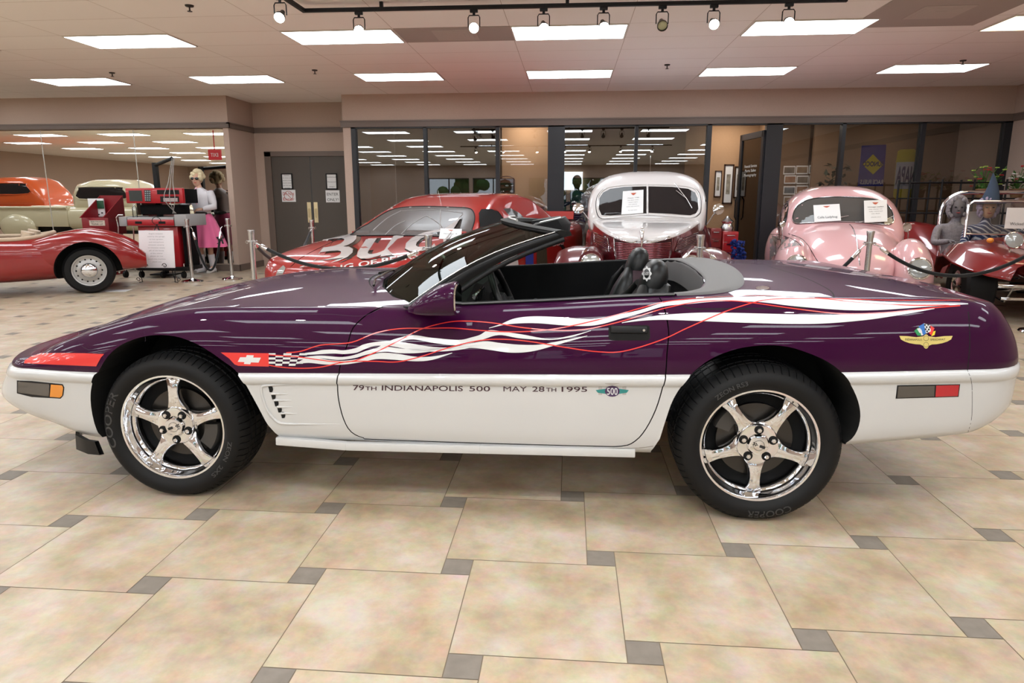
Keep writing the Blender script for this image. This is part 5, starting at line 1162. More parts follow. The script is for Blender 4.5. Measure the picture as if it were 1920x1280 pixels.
car_text(SB, 'Bud', 1036, 462, 1056, 458, 10, 'side_decal', M_scr, sk, .004)
for poly, m in (([(940, 468), (968, 462), (972, 500), (938, 502)], M_scr), ([(985, 450), (1000, 446), (1000, 500), (985, 500)], mat('decal_blue', (.03, .05, .3), .4)), ([(1006, 450), (1024, 446), (1026, 500), (1006, 500)], mat('decal_olive', (.06, .05, .03), .5))): ppatch(SB, poly, 'side_decal', m, sk, .004, 8)

mb = MB(); h = hit_px(SB, 826, 374+4)[0]; h = h or at_y(826, 376, 9.0); mb.tube([h, h+Vector((-.03, 0, .14))], .003, 6); mb.build('aerial', M_steel, sk)
mb = XF(*SX); mb.box((0, 4.85, .95), (1.5, .02, .12), rx=-.2); mb.build('rear_spoiler', M_stock, sk)
placard(SB, [(826, 428), (866, 429), (864, 449), (823, 447)], 'white paper sign propped against the windscreen base of the red race car', [('Number 8', -.05, .1, .6)], off=.05)
# ---------------------------------------------------------------- red roadster on the left
a0 = math.radians(33)
RX = (Vector((-6.53, 8.62, 0)), a0, 1.0)      # local x = along the car (tail +x), local y = across (away)
rd = thing('red_roadster', 'low red open sports car with cream cockpit edging at the left edge of the picture', 'car', (-7.8, 9.2, 0))
def xsec(rows, yc=.62):
    out = []
    for x, w_, zt, zb, e in rows: out.append(((x, yc, (zt+zb)/2), (0, w_, 0), (0, 0, (zt-zb)/2), e))
    return out
mb = XF(*RX); mb.sell(xsec([(-3.15, .30, .55, .35, 2.5), (-3.0, .5, .68, .26, 3), (-2.6, .66, .78, .2, 3.4), (-2.0, .70, .82, .17, 3.6), (-1.4, .70, .80, .17, 3.8), (-.9, .70, .79, .17, 3.8), (-.5, .70, .80, .18, 3.4), (-.1, .68, .79, .2, 3), (.25, .62, .70, .23, 2.8), (.50, .5, .60, .27, 2.6), (.66, .3, .52, .32, 2.4)]), 48)
rb = mb.build('body', M_road, rd, 60)
for s_ in (-1, 1):
    mb = XF(*RX); yy = .62+s_*.575
    mb.sell([((x, yy, z), (0, w_, 0), (0, 0, h_), 2.5) for x, z, w_, h_ in [(-.62, .56, .10, .16), (-.42, .56, .14, .225), (-.2, .565, .165, .265), (0, .565, .175, .28), (.22, .55, .17, .255), (.42, .52, .15, .21), (.58, .475, .12, .16), (.70, .43, .07, .1)]], 30); f_ = mb.build('rear_wing', M_road, rd, 60)
    mb = XF(*RX); mb.sell([((x, yy, z), (0, w_, 0), (0, 0, h_), 2.5) for x, z, w_, h_ in [(-3.1, .5, .06, .12), (-2.9, .55, .13, .2), (-2.55, .6, .16, .27), (-2.2, .58, .15, .26), (-1.7, .5, .13, .26), (-1.2, .45, .10, .24), (-.7, .45, .06, .22)]], 30); g2 = mb.build('front_wing', M_road, rd, 60)
    for xx in (0, -2.4):
        c = XF(*RX); c.lathe([(0, -.25), (.40, -.25), (.40, .25), (0, .25)], (xx, yy+s_*.08, .31), 'Y', 40); co = c.build('cut', M_void)
        for tg in (rb, f_ if xx == 0 else g2): boolean(tg, co, 'DIFFERENCE')
        drop(co)
for s_ in (-1, 1):
    for xx in (0, -2.4):
        mb = XF(*RX); cy_ = .62+s_*.62; cc = (xx, cy_, .315)
        mb.lathe([(.205, 0), (.225, .018*s_), (.285, .012*s_), (.315, -.02*s_), (.315, -.13*s_), (.28, -.155*s_), (.2, -.15*s_)], cc, 'Y', 44); t = mb.build('wheel', M_rubber, rd, 40)
        mb = XF(*RX); mb.lathe([(.10, .005*s_), (.14, -.004*s_), (.165, -.022*s_), (.185, -.02*s_), (.19, .01*s_), (.208, .014*s_), (.21, -.01*s_), (.0, -.03*s_)], cc, 'Y', 44); w_ = mb.build('wheel_disc', mat('wheel_silver', (.45, .44, .43), .35, .5), t, 40)
        mb = XF(*RX)
        for k in range(14): a = 2*PI*k/14; p = Vector((xx+.152*math.cos(a), cy_+s_*.004-s_*.012, .315+.152*math.sin(a))); mb.ball(p, (.011, .006, .011), 8, 6)
        mb.build('disc_hole', M_void, w_); mb = XF(*RX); mb.ball((xx, cy_, .315), (.105, .055, .105), 24, 12); mb.build('hubcap', M_chrome, t, 60)
RB = bvh_of(*[c for c in rd.children if c.name.startswith(('body', 'rear_wing', 'front_wing'))])
# cockpit rim, dark opening, seat
cko = [(-60, 452), (-20, 437), (0, 431), (20, 427), (50, 427.5), (72, 434), (86, 443), (88, 449), (80, 452), (40, 451.5), (0, 450)]
def rfl(pts, Yd): return [at_y(x, y, Yd) for x, y in pts]
ck2 = [(-7.32, 8.50), (-7.22, 8.72), (-7.18, 9.05), (-7.22, 9.4), (-7.35, 9.62), (-7.9, 9.68), (-8.5, 9.6), (-8.5, 8.45), (-7.9, 8.42)]
mb = MB(); cm = [tuple(RX[0]+Matrix.Rotation(a0, 3, 'Z') @ Vector((x, y, .72))) for x, y in [(-.55, .12), (-.45, .3), (-.42, .62), (-.45, .94), (-.55, 1.12), (-.9, 1.2), (-1.7, 1.14), (-1.8, .62), (-1.7, .1), (-.9, .04)]]
cc = MB(); cc.prism([(p[0], p[1]) for p in catmull(cm, 4, True)], XY, .45, 1.2); co = cc.build('cut', M_void); boolean(rb, co, 'DIFFERENCE'); drop(co)
rim_pts = []
for p in catmull(cm, 4, True):
    h = RB.ray_cast(Vector((p[0], p[1], 2)), Vector((0, 0, -1)))[0]; rim_pts.append(Vector((p[0], p[1], (h.z if h else .78)+.012)))
mb = MB(); mb.tube(rim_pts, .03, 10, closed=True); mb.build('cockpit_edging', M_tan, rd, 60)
mb = XF(*RX); mb.sell([((-.72+.05*t, .32, .42+.42*t), (.07, 0, -.02), (0, .22*(1-.35*max(0, t-.6)/.4), 0), 2.6) for t in (0, .3, .6, .85, 1)], 24); mb.build('seat', M_tan, rd, 60)
mb = XF(*RX); mb.sell([((-.72+.05*t, .92, .42+.42*t), (.07, 0, -.02), (0, .22*(1-.35*max(0, t-.6)/.4), 0), 2.6) for t in (0, .3, .6, .85, 1)], 24); mb.build('seat', M_tan, rd, 60)
mb = XF(*RX); mb.ball((.56, .10, .42), (.03, .02, .035)); mb.build('tail_lamp', mat('tail_lens', (.3, .01, .01), .2, 0, 1), rd, 60)
mb = XF(*RX); mb.tube([(-2.0, .02, .80), (-1.85, .1, 1.02), (-1.85, 1.14, 1.02), (-2.0, 1.22, .80)], .012, 8); mb.build('windscreen_frame', M_chrome, rd)
# ---------------------------------------------------------------- dune buggy
dbx = thing('dune_buggy', 'red open beach buggy with chrome windscreen frame and fat tyres at the right edge', 'car', (4.9, 8.2, 0))
def BG(x, y, Y): return at_y(x, y, Y)
GX = (Vector((5.12, 7.45, 0)), math.radians(-10), 1.0)
mb = XF(*GX); mb.sell(ysec([(-.35, .16, .52, .42), (-.2, .30, .60, .42), (.1, .40, .70, .42), (.5, .47, .78, .40), (.85, .52, .84, .36), (1.0, .56, .83, .3), (1.4, .62, .62, .25), (2.2, .66, .64, .25), (2.6, .7, .80, .3), (3.0, .6, .82, .4), (3.2, .4, .78, .5)], z0=.4, e=3.2), 40); g1 = mb.build('body', M_buggy, dbx, 60)
for s_ in (-1, 1):
    mb = XF(*GX); rr = []
    for y, z, x0, x1 in [(-.36, .60, .30, .60), (-.26, .63, .28, .76), (-.10, .67, .26, .88), (.15, .72, .26, .96), (.42, .78, .28, .97), (.70, .74, .36, .95), (.95, .60, .45, .88), (1.10, .46, .5, .80)]:
        rr.append([(s_*(x0+(x1-x0)*t), y, z+.06*math.sin(PI*min(1, t*1.1))-.03*t-(.10 if t > .9 else 0)) for t in (0, .2, .4, .6, .8, .95, 1)]+[(s_*(x0+(x1-x0)*t), y, z+.06*math.sin(PI*min(1, t*1.1))-.03*t-(.10 if t > .9 else 0)-.015) for t in (1, .95, .8, .6, .4, .2, 0)])
    mb.grid(rr, True, True, True); mb.build('front_fender', M_buggy, dbx, 50)
    mb = XF(*GX); rr = []
    for y, z, x0, x1 in [(1.15, .44, .5, .72), (1.5, .52, .5, .76), (1.85, .68, .5, .88), (2.1, .86, .5, .98), (2.35, .92, .5, 1.0), (2.7, .90, .5, .98), (3.0, .74, .5, .9)]:
        rr.append([(s_*(x0+(x1-x0)*t), y, z+.04*math.sin(PI*t)-(.12 if t > .9 else 0)) for t in (0, .25, .5, .75, .95, 1)]+[(s_*(x0+(x1-x0)*t), y, z+.04*math.sin(PI*t)-.02-(.12 if t > .9 else 0)) for t in (1, .95, .75, .5, .25, 0)])
    mb.grid(rr, True, True, True); mb.build('rear_fender', M_buggy, dbx, 50)
    road_wheel(GX, dbx, (s_*.86, .22, .33), .33, .28, .16, M_chrome, ax=s_); road_wheel(GX, dbx, (s_*.96, 2.45, .36), .36, .34, .17, M_chrome, ax=s_)
    Mx = Matrix.Translation(GX[0]) @ Matrix.Rotation(GX[1], 4, 'Z'); hp = Mx @ Vector((s_*.50, -.10, .85))
    headlamp(dbx, hp, (-.25, -1, .1), .088, deep=.12); mb = MB(); mb.cyl(hp+Vector((0, .05, -.07)), hp+Vector((0, .06, -.24)), .014); mb.build('lamp_post', M_chrome, dbx)
    mb = XF(*GX); mb.ball((s_*.62, .16, .83), (.035, .035, .03)); mb.build('indicator', mat('amber_lens'), dbx, 60)
mb = XF(*GX); mb.tube([(-.58, 1.0, .82), (-.57, 1.03, 1.20), (-.52, 1.035, 1.24), (.52, 1.035, 1.24), (.57, 1.03, 1.20), (.58, 1.0, .82)], .017, 10); mb.tube([(-.58, 1.0, .86), (.58, 1.0, .86)], .012, 8); mb.build('windscreen_frame', M_chrome, dbx, 60)
mb = XF(*GX); mb.box((0, 1.015, 1.04), (1.12, .006, .36)); mb.build('windscreen', glass('buggy_glass', (.9, .9, .9), refl=.03), dbx)
mb = XF(*GX); mb.tube(catmull([(-.62, 1.62, .60), (-.66, 1.66, .95), (-.62, 1.70, 1.20), (-.46, 1.72, 1.335), (-.2, 1.72, 1.35), (.2, 1.72, 1.35), (.46, 1.72, 1.335), (.62, 1.70, 1.20), (.66, 1.66, .95), (.62, 1.62, .6)], 5), .026, 12); mb.build('roll_bar', M_chrome, dbx, 60)
for yy in (-.3,):
    mb = XF(*GX)
    for k in (-.75, -.35, .35, .75): mb.tube([(k, .22, .30), (k*.6, -.1, .33), (k*.4, -.3, .40)], .014, 8)
    mb.tube([(-.7, -.38, .40), (.7, -.38, .40)], .022, 10); mb.tube([(-.65, -.36, .27), (.65, -.36, .27)], .018, 10); mb.tube([(-.8, .22, .33), (.8, .22, .33)], .03, 10)
    for k in (-.55, .55): mb.tube([(k, -.38, .40), (k, -.2, .22), (k, .2, .25)], .012, 8); mb.cyl((k*1.05, .1, .60), (k*1.05, .12, .30), .03)
    mb.build('front_axle', M_chrome, dbx, 50)
for xx in (-.3, .3):
    mb = XF(*GX); mb.sell([((xx, 1.45+.14*t, .35+.75*t), (.21*(1-.25*t), 0, 0), (0, .06, -.015), 3.5) for t in (0, .3, .6, .9, 1)], 20); mb.build('seat', mat('seat_cream', (.55, .50, .46), .5), dbx, 60)
bgp = Matrix.Translation(GX[0]) @ Matrix.Rotation(GX[1], 4, 'Z')
# paper in the buggy screen
t = thing('paper_sign', 'framed paper sign with a crest on the beach buggy windscreen at the right edge', 'sign', bgp @ Vector((.1, 1.0, .93)))
cen = at_y(1918, 409, 8.38); mb = MB(); mb.box(cen, (.36, .006, .24), math.radians(-6)); mb.build('paper', M_paper, t); mb = MB(); flat_text(mb, 'Wicked buggy', cen+Vector((0, -.006, -.08)), (1, -.1, 0), (0, 0, 1), .26, .032); mb.build('lettering', M_ink, t, weld=False)
# ================================================================ ROPE POSTS
SP = {'a': (-3.175, 6.52), 'b': (-1.217, 5.765), 'c': (1.128, 5.947), 'd': (2.88, 6.76), 'e': (4.55, 6.80), 'f': (-3.78, 9.7)}
p = at_z(367, 528, 0); SP['g'] = (p.x-.05, p.y); SP['h'] = (p.x+.42, p.y+.35)
SPL = {'a': 'leftmost chrome rope post before the grey double doors', 'b': 'chrome rope post in front of the race car bonnet', 'c': 'chrome rope post in front of the two tone sedan', 'd': 'chrome rope post in front of the pink car', 'e': 'chrome rope post at the right edge, only its base in view', 'f': 'chrome rope post behind the nose of the race car', 'g': 'chrome rope post beside the red diagnostic cart', 'h': 'chrome rope post beside the mannequin in the pink skirt'}
HS = .97
def post():
    t = thing('rope_post', '', 'stanchion', (0, 0, 0), 0, 'chrome rope posts')
    mb = MB(); mb.lathe([(0, 0), (.155, 0), (.16, .008), (.15, .022), (.09, .032), (.035, .045), (.027, .06), (0, .06)], n=36); mb.build('base', M_chrome, t, 40)
    mb = MB(); mb.lathe([(.026, .05), (.026, HS-.11)], n=24); mb.build('pole', M_steel, t, 40)
    mb = MB(); mb.lathe([(.026, HS-.12), (.05, HS-.118), (.05, HS-.108), (.03, HS-.104), (.031, HS-.05), (.037, HS-.004), (.036, HS), (0, HS)], n=28); mb.build('crown', M_steel, t, 40)
    mb = MB()
    for k in range(4): a = PI/4+PI/2*k; mb.tube([(.045*math.cos(a)+.014*math.cos(b), .045*math.sin(a)+.0*math.sin(b), HS-.118+.014*math.sin(b)) for b in [2*PI*i/12 for i in range(12)]], .003, 5, closed=True)
    mb.build('hook_ring', M_steel, t, 50); return t
p0 = None
for k, (x, y) in SP.items():
    if p0 is None: p0 = post(); p0.location = (x, y, 0); p0['label'] = SPL[k]
    else: dup(p0, (x, y, 0), 0, SPL[k])
def rope(A, B, sag, label, n=30):
    A, B = Vector(A), Vector(B); d = (B-A); d.z = 0; d.normalize(); A0 = A+d*.06; B0 = B-d*.06
    f = lambda t: A0.lerp(B0, t)-Vector((0, 0, sag*4*t*(1-t)))
    t = thing('velvet_rope', label, 'rope', A, 0, 'black velvet ropes')
    P = [f(i/n) for i in range(n+1)]; cut = 0; L = 0; i0 = 1
    while L < .10: L += (P[i0]-P[i0-1]).length; i0 += 1
    mb = MB(); mb.tube(P[i0-1:len(P)-i0+1], .0175, 12); mb.build('rope', M_velvet, t, 60)
    mb = MB()
    for Q, E_ in ((P[:i0], A), (P[::-1][:i0], B)):
        e = Q[0]; q = Q[-1]; mb = MB(); mb.tube([q+(q-e)*.15, e.lerp(q, .55), e.lerp(q, .45)], [.0205, .0205, .012], 12); mb.tube([e.lerp(q, .45), e.lerp(q, .15), E_+(e-E_)*.7+Vector((0, 0, -.004))], .006, 8); mb.build('end_cap', M_chrome, t, 50)
    return t
H = HS-.125
def top(k): return (SP[k][0], SP[k][1], H)
rope(top('a'), top('b'), .215, 'black velvet rope sagging across the front of the red race car')
rope(top('a'), top('f'), .34, 'black velvet rope running back from the leftmost post')
rope(top('b'), top('c'), .62, 'black velvet rope sagging low behind the seats of the purple convertible')
rope(top('c'), top('d'), .46, 'black velvet rope between the sedan post and the pink car post')
rope(top('d'), top('e'), .30, 'black velvet rope from the pink car post towards the right edge')
rope(top('g'), (SP['g'][0]+.42, SP['g'][1]+.35, H), .68, 'black velvet rope hanging nearly to the floor beside the cart')
# ================================================================ LEFT CORNER
def pbox(mb, x0, y0, x1, y1, Y, depth, bev=.0, ext=0):
    a = at_y(x0, y0, Y); b = at_y(x1, y1, Y); mb.box(((a.x+b.x)/2, Y+depth/2, (a.z+b.z)/2), (abs(b.x-a.x)+ext, depth, abs(b.z-a.z)), bev=bev); return a, b
YC_ = 10.35
ct = thing('diagnostic_cart', 'red and grey engine diagnostic cart with a small screen on top', 'cart', (at_y(290, 500, YC_).x, YC_+.3, 0))
M_cred = mat('cart_red', (.42, .012, .02), .35, 0, .4); M_cgrey = mat('cart_grey', (.36, .35, .35), .5)
mb = MB(); pbox(mb, 234, 352.5, 344, 381, YC_+.12, .07, .012); mo = mb.build('monitor_housing', M_cred, ct, 40)
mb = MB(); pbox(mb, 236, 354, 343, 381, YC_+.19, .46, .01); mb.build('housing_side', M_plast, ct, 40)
mb = MB(); pbox(mb, 241, 357, 267, 377, YC_+.115, .01); mb.build('screen', mat('crt', (.05, .06, .06), .15, 0, .6), mo)
mb = MB(); pbox(mb, 270, 356, 283, 378, YC_+.115, .01); kp = mb.build('keypad', mat('keypad', (.03, .03, .035), .5), mo)
mb = MB()
for i in range(3):
    for j in range(5): pbox(mb, 271.5+i*4, 357.5+j*4, 274+i*4, 360+j*4, YC_+.108, .008)
mb.build('keys', mat('keys', (.3, .35, .36), .5), kp)
mb = MB(); pbox(mb, 294, 356, 336, 364, YC_+.115, .01); pbox(mb, 300, 368, 336, 379, YC_+.115, .01); mb.build('slot', M_black, mo)
mb = MB(); pbox(mb, 306, 371, 333, 378, YC_+.109, .008); mb.build('meter', mat('meter', (.5, .42, .42), .3), mo)
mb = MB(); pbox(mb, 262, 384, 338, 402, YC_+.22, .3, .01); mb.build('pedestal', M_plast, ct, 40)
mb = MB(); a = at_y(222, 402, YC_); b = at_y(392, 424, YC_)
for x0, x1, y0, y1 in ((222, 238, 406, 424), (238, 326, 407.5, 424), (326, 350, 402, 424)): pbox(mb, x0, y0, x1, y1, YC_, .60, .008, .004)
mb.build('tray', M_cgrey, ct, 40)
dw = MB(); pbox(dw, 238, 411.5, 326, 423, YC_-.012, .02, .004); d_ = dw.build('drawer', M_cred, ct, 40)
for x in (253, 297): mb = MB(); pbox(mb, x, 415, x+13, 419.5, YC_-.016, .01); mb.build('drawer_pull', M_void, d_)
mb = MB(); pbox(mb, 258, 424, 340, 503, YC_+.1, .42, .01); mb.build('cabinet', M_cred, ct, 40)
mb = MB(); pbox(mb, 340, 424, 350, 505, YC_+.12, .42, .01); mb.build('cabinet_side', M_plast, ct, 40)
mb = MB(); pbox(mb, 256, 500, 350, 508, YC_+.05, .5, .01); mb.build('chassis', M_black, ct, 40)
mb = MB(); q = [at_y(222, 425, YC_), at_y(218, 408, YC_), at_y(222, 403, YC_), at_y(231, 403, YC_)]; q0 = at_y(224, 512, YC_); mb.tube([q0, q[0], q[1], q[2], q[3]], .012, 8); mb.tube([at_y(250, 425, YC_), at_y(254, 508, YC_)], .01, 8); mb.build('handle_rail', M_chrome, ct, 50)
for x in (236, 266, 306, 345):
    c = at_y(x, 515, YC_+.1); c.z = .055
    mb = MB(); mb.cyl(c-Vector((.018, 0, 0)), c+Vector((.018, 0, 0)), .055, n=20); cs = mb.build('caster', M_rubber, ct, 40); mb = MB(); mb.tube([c, c+Vector((0, .03, .08)), c+Vector((0, .03, .18))], .012, 8); mb.build('fork', M_chrome, cs)
c = at_y(249.5, 396, YC_+.05)
bo = thing('water_bottle', 'clear plastic water bottle standing on the left end of the cart tray', 'bottle', c); zt = at_y(249, 408, YC_+.05).z
mb = MB(); mb.lathe([(0, 0), (.034, 0), (.036, .02), (.034, .09), (.036, .14), (.03, .165), (.013, .19), (.013, .2)], (c.x, YC_+.09, zt), n=20); mb.build('bottle_body', glass('pet', (.85, .88, .9), refl=.1), bo, 50); mb = MB(); mb.cyl((c.x, YC_+.09, zt+.2), (c.x, YC_+.09, zt+.218), .015); mb.build('cap', M_paper, bo)
# gas boom standing behind the cart
bm_ = thing('boom_stand', 'tall black swing boom with hanging cables behind the red diagnostic cart', 'stand', (at_y(300, 500, 10.95).x, 10.95, 0))
b0 = at_y(300, 400, 10.95); b1 = at_y(297, 305, 10.95); b2 = at_y(322, 297, 10.5)
mb = MB(); mb.box((b0.x, 10.95, b1.z/2), (.07, .07, b1.z)); mb.box((b0.x, 10.95, .01), (.4, .3, .02)); mb.build('mast', M_black, bm_)
mb = MB(); mb.tube([(b0.x, 10.95, b1.z-.04), b2], .03, 8); mb.build('arm', M_black, bm_)
for k in range(3):
    e = at_y(312+k*8, 398, 10.5); mb = MB(); mb.tube(catmull([b2+Vector((.02*k, 0, 0)), at_y(316+k*4, 340, 10.48), at_y(308+k*10, 372, 10.42), at_y(330-k*3, 400, 10.5)], 6), .006, 6); mb.build('cable', mat('cable_grey', (.35, .33, .31), .5), bm_)
# red tester with a hood, further left
YT = 10.7
tt = thing('tune_up_tester', 'dark red tester cabinet with a slanted hood, left of the diagnostic cart', 'cabinet', (at_y(185, 480, YT).x, YT+.2, 0))
mb = MB(); pbox(mb, 152, 408, 206, 440, YT, .45, .01); a = at_y(158, 440, YT); b = at_y(200, 440, YT); mb.box(((a.x+b.x)/2, YT+.22, a.z/2), (b.x-a.x, .4, a.z)); mb.build('cabinet', mat('tester_red', (.22, .008, .014), .4), tt, 40)
mb = MB(); a = at_y(156, 366, YT); b = at_y(204, 408, YT); c2_ = at_y(232, 400, YT)
mb.box(((a.x+b.x)/2, YT+.4, (a.z+b.z)/2), (b.x-a.x, .02, a.z-b.z)); 
for x in (a.x, b.x): mb.prism([(YT+.41, a.z), (YT+.41, b.z), (YT-.15, b.z)], lambda u, v, d: (d, u, v), x-.008, x+.008)
mb.build('hood', mat('tester_red'), tt); mb = MB(); pbox(mb, 164, 372, 197, 406, YT+.30, .02); pn = mb.build('dial_panel', M_paper, tt)
mb = MB(); pbox(mb, 181, 376, 195, 391, YT+.29, .01); mb.build('green_scope', mat('scope_green', (.02, .08, .04), .3), pn)
for x, y in ((168, 399), (174, 402), (180, 398), (186, 402), (192, 399)): q = at_y(x, y, YT+.28); mb = MB(); mb.cyl(q, q+Vector((0, -.015, 0)), .012, n=12); mb.build('dial_knob', M_ink, pn)
mb = MB(); pbox(mb, 167, 413, 197, 423, YT-.006, .008); mb.build('name_plate', mat('plate_cream', (.6, .5, .42), .5), tt); mb = MB(); q = at_y(182, 418, YT-.008); flat_text(mb, 'ELECTRONIC', (q.x, YT-.008, q.z+.012), (1, 0, 0), (0, 0, 1), .22, .022); flat_text(mb, 'TUNE UP', (q.x, YT-.008, q.z-.028), (1, 0, 0), (0, 0, 1), .22, .022); mb.build('lettering', M_ink, tt, weld=False)
# sign on a wire easel
YE = 9.85; es = thing('display_easel', 'black scrolled wire easel in front of the diagnostic cart', 'easel', (at_y(296, 520, YE).x, YE, 0))
A_ = at_y(262, 503, YE-.1); B_ = at_y(328, 503, YE-.1); T_ = at_y(294, 420, YE+.02)
def scroll(c, r, s_): return [c+Vector((s_*r*(1-k/20)*math.cos(k*.45), 0, r*(1-k/20)*math.sin(k*.45))) for k in range(16)]
mb = MB()
for P_, s_ in ((A_, 1), (B_, -1)):
    f0 = Vector((P_.x+s_*.02, YE-.1, .02)); mb.tube([T_, T_.lerp(P_, .5), P_, f0, f0+Vector((-s_*.05, 0, -.005))], .006, 6); mb.tube(scroll(P_+Vector((s_*.13, -.05, .045)), .04, s_), .005, 6); mb.tube(scroll(f0+Vector((-s_*.06, 0, .035)), .035, -s_), .005, 6)
mb.tube([T_, Vector((T_.x, YE+.35, .0))], .006, 6); mb.tube([A_+Vector((0, -.05, 0)), B_+Vector((0, -.05, 0))], .006, 6)
mb.tube([T_+Vector((.07*math.cos(a), 0, .05+.055*math.sin(a))) for a in [2*PI*k/20 for k in range(20)]], .005, 6, closed=True); mb.build('wire_frame', M_black, es, 50)
bd = thing('information_board', 'large white sheet of small print standing on the wire easel', 'sign', A_)
P_ = [at_y(259.5, 432, YE-.01), at_y(324, 432, YE-.01), at_y(328, 502, YE-.13), at_y(262, 502, YE-.13)]
mb = MB(); mb.add(P_+[p+Vector((0, .012, 0)) for p in P_], [(0, 1, 2, 3), (7, 6, 5, 4), (0, 4, 5, 1), (1, 5, 6, 2), (2, 6, 7, 3), (3, 7, 4, 0)]); mb.build('board', mat('board_white', (.82, .79, .80), .5), bd)
mb = MB(); up_ = (P_[0]-P_[3]).normalized(); cen = (P_[0]+P_[2])/2+Vector((0, -.004, 0)); Hh = (P_[0]-P_[3]).length
for k, s_ in enumerate(['Engine analyzer', 'used by the garage', 'to test ignition', 'and timing from', 'nineteen seventy', 'to nineteen ninety', 'gift of the family', 'of the owner', 'please do not', 'touch the machine', 'thank you']): flat_text(mb, s_, cen+up_*(Hh*(.40-.075*k)), (1, 0, 0), up_, .40, .016)
mb.build('lettering', mat('ink_grey', (.30, .28, .28), .6), bd, weld=False)
c = at_z(205, 545, 0); mb = MB(); mb.box((c.x+.1, c.y, .003), (.34, .22, .004), .2); tag(mb.build('paper_plate', M_paper), 'white sheet lying on the floor behind the red roadster wheel', 'paper')
# ================================================================ FIGURES
def skin(J, E, name, m, parent, sub=2):
    """one continuous body: J = {key: (x, y, z, r)}, E = pairs"""
    me = bpy.data.meshes.new(name); ks = list(J); me.from_pydata([J[k][:3] for k in ks], [(ks.index(a), ks.index(b)) for a, b in E], [])
    o = bpy.data.objects.new(name, me); COL.objects.link(o)
    md = o.modifiers.new('s', 'SKIN'); md.use_smooth_shade = True
    if not me.skin_vertices: me.skin_vertices.new() if hasattr(me.skin_vertices, 'new') else None
    sv = me.skin_vertices[0].data
    for i, k in enumerate(ks):
        r = J[k][3]; sv[i].radius = (r, r) if not isinstance(r, tuple) else r; sv[i].use_root = (i == 0)
    o.modifiers.new('u', 'SUBSURF').levels = sub
    bpy.context.view_layer.update(); dg = bpy.context.evaluated_depsgraph_get(); me2 = bpy.data.meshes.new_from_object(o.evaluated_get(dg)); bpy.data.objects.remove(o); bpy.data.meshes.remove(me)
    me2.name = name; me2.materials.clear(); return link(name, me2, m, parent, 180)
M_skin = mat('mannequin_skin', (.62, .36, .25), .45); M_blonde = noisy('blonde_hair', (.62, .50, .30), (.80, .70, .48), 60, .7, .8, .004); M_blouse = noisy('blouse_white', (.74, .72, .74), (.66, .63, .66), 12, .8, .3, .01)
def head_on(mb, c, f, s=1.0):
    """head mesh facing direction f (unit, horizontal)"""
    c = Vector(c); f = Vector(f).normalized(); r = Vector((-f.y, f.x, 0)); rows = []
    prof = [(-.115, .012, .010, .03), (-.105, .035, .040, .022), (-.085, .050, .058, .014), (-.055, .062, .076, .006), (-.02, .070, .086, .0), (.02, .075, .092, -.004), (.06, .073, .090, -.008), (.09, .060, .074, -.012), (.112, .035, .045, -.014), (.12, .01, .012, -.014)]
    for z, w_, d_, o in prof:
        rows.append([c+r*(s*w_*math.cos(a))+f*(s*(o+d_*math.sin(a)+(.006 if abs(a-PI/2) < .3 and -.04 < z < .0 else 0)))+Vector((0, 0, s*z)) for a in [2*PI*k/24 for k in range(24)]])
    mb.grid(rows, True, True, True)
    n = c+f*(.094*s); mb.tube([n+Vector((0, 0, .022*s)), n+f*.010*s+Vector((0, 0, .0)), n+f*.020*s+Vector((0, 0, -.020*s)), n+Vector((0, 0, -.030*s))], [.006*s, .008*s, .012*s, .007*s], 8)
    for k in (-1, 1): mb.ball(c+r*(k*.075*s)+Vector((0, 0, -.005*s)), (.012*s, .02*s, .03*s), 8, 6)
def face(parent, c, f, s=1.0, lip=(.5, .05, .06), eyes=True):
    c = Vector(c); f = Vector(f).normalized(); r = Vector((-f.y, f.x, 0)); mb = MB()
    mb.tube([c+f*(.084*s)+r*(k*.022*s)+Vector((0, 0, (-.058+.004*abs(k))*s)) for k in (-1, -.5, 0, .5, 1)], [.003*s, .006*s, .007*s, .006*s, .003*s], 6); mb.build('lips', mat('lips_%d' % int(lip[0]*99), lip, .4), parent, 60)
    if eyes:
        for k in (-1, 1): mb = MB(); mb.ball(c+f*(.080*s)+r*(k*.031*s)+Vector((0, 0, .008*s)), (.014*s, .014*s, .009*s), 10, 8); mb.build('eye', M_ink, parent, 60)
def hand(mb, w_, d, palm_n, s=1.0, curl=.5):
    """palm and five separate curled fingers from wrist w_ along d"""
    w_, d, n = Vector(w_), Vector(d).normalized(), Vector(palm_n).normalized(); side = d.cross(n).normalized()
    mb.sell([(w_+d*(t*s), side*(a*s), n*(b*s), 2.6) for t, a, b in ((-.01, .024, .020), (.02, .034, .017), (.06, .041, .016), (.088, .040, .012))], 14)
    for k, L_ in zip((-1.5, -.5, .5, 1.5), (.060, .074, .070, .054)):
        b = w_+d*(.082*s)+side*(k*.0195*s); c1 = b+(d*math.cos(curl*.6)+n*math.sin(curl*.6))*L_*.45*s; c2 = c1+(d*math.cos(curl*1.4)+n*math.sin(curl*1.4))*L_*.32*s; c3 = c2+(d*math.cos(curl*2.1)+n*math.sin(curl*2.1))*L_*.25*s
        mb.tube([b-d*.02*s, b, c1, c2, c3], [.009*s, .0092*s, .0085*s, .0078*s, .005*s], 8)
    b = w_+d*(.03*s)-side*(.030*s); mb.tube([b, b+(d*.6-side*.8)*.032*s, b+(d*.9-side*.6+n*.3)*.062*s], [.012*s, .010*s, .007*s], 8)
MX, MY = -6.36, 11.33
mn = thing('mannequin', 'blonde mannequin in sunglasses, white blouse and long pink poodle skirt before the mirror', 'mannequin', (MX, MY, 0))
def w3(x, y, z): return (MX+x, MY+y, z)
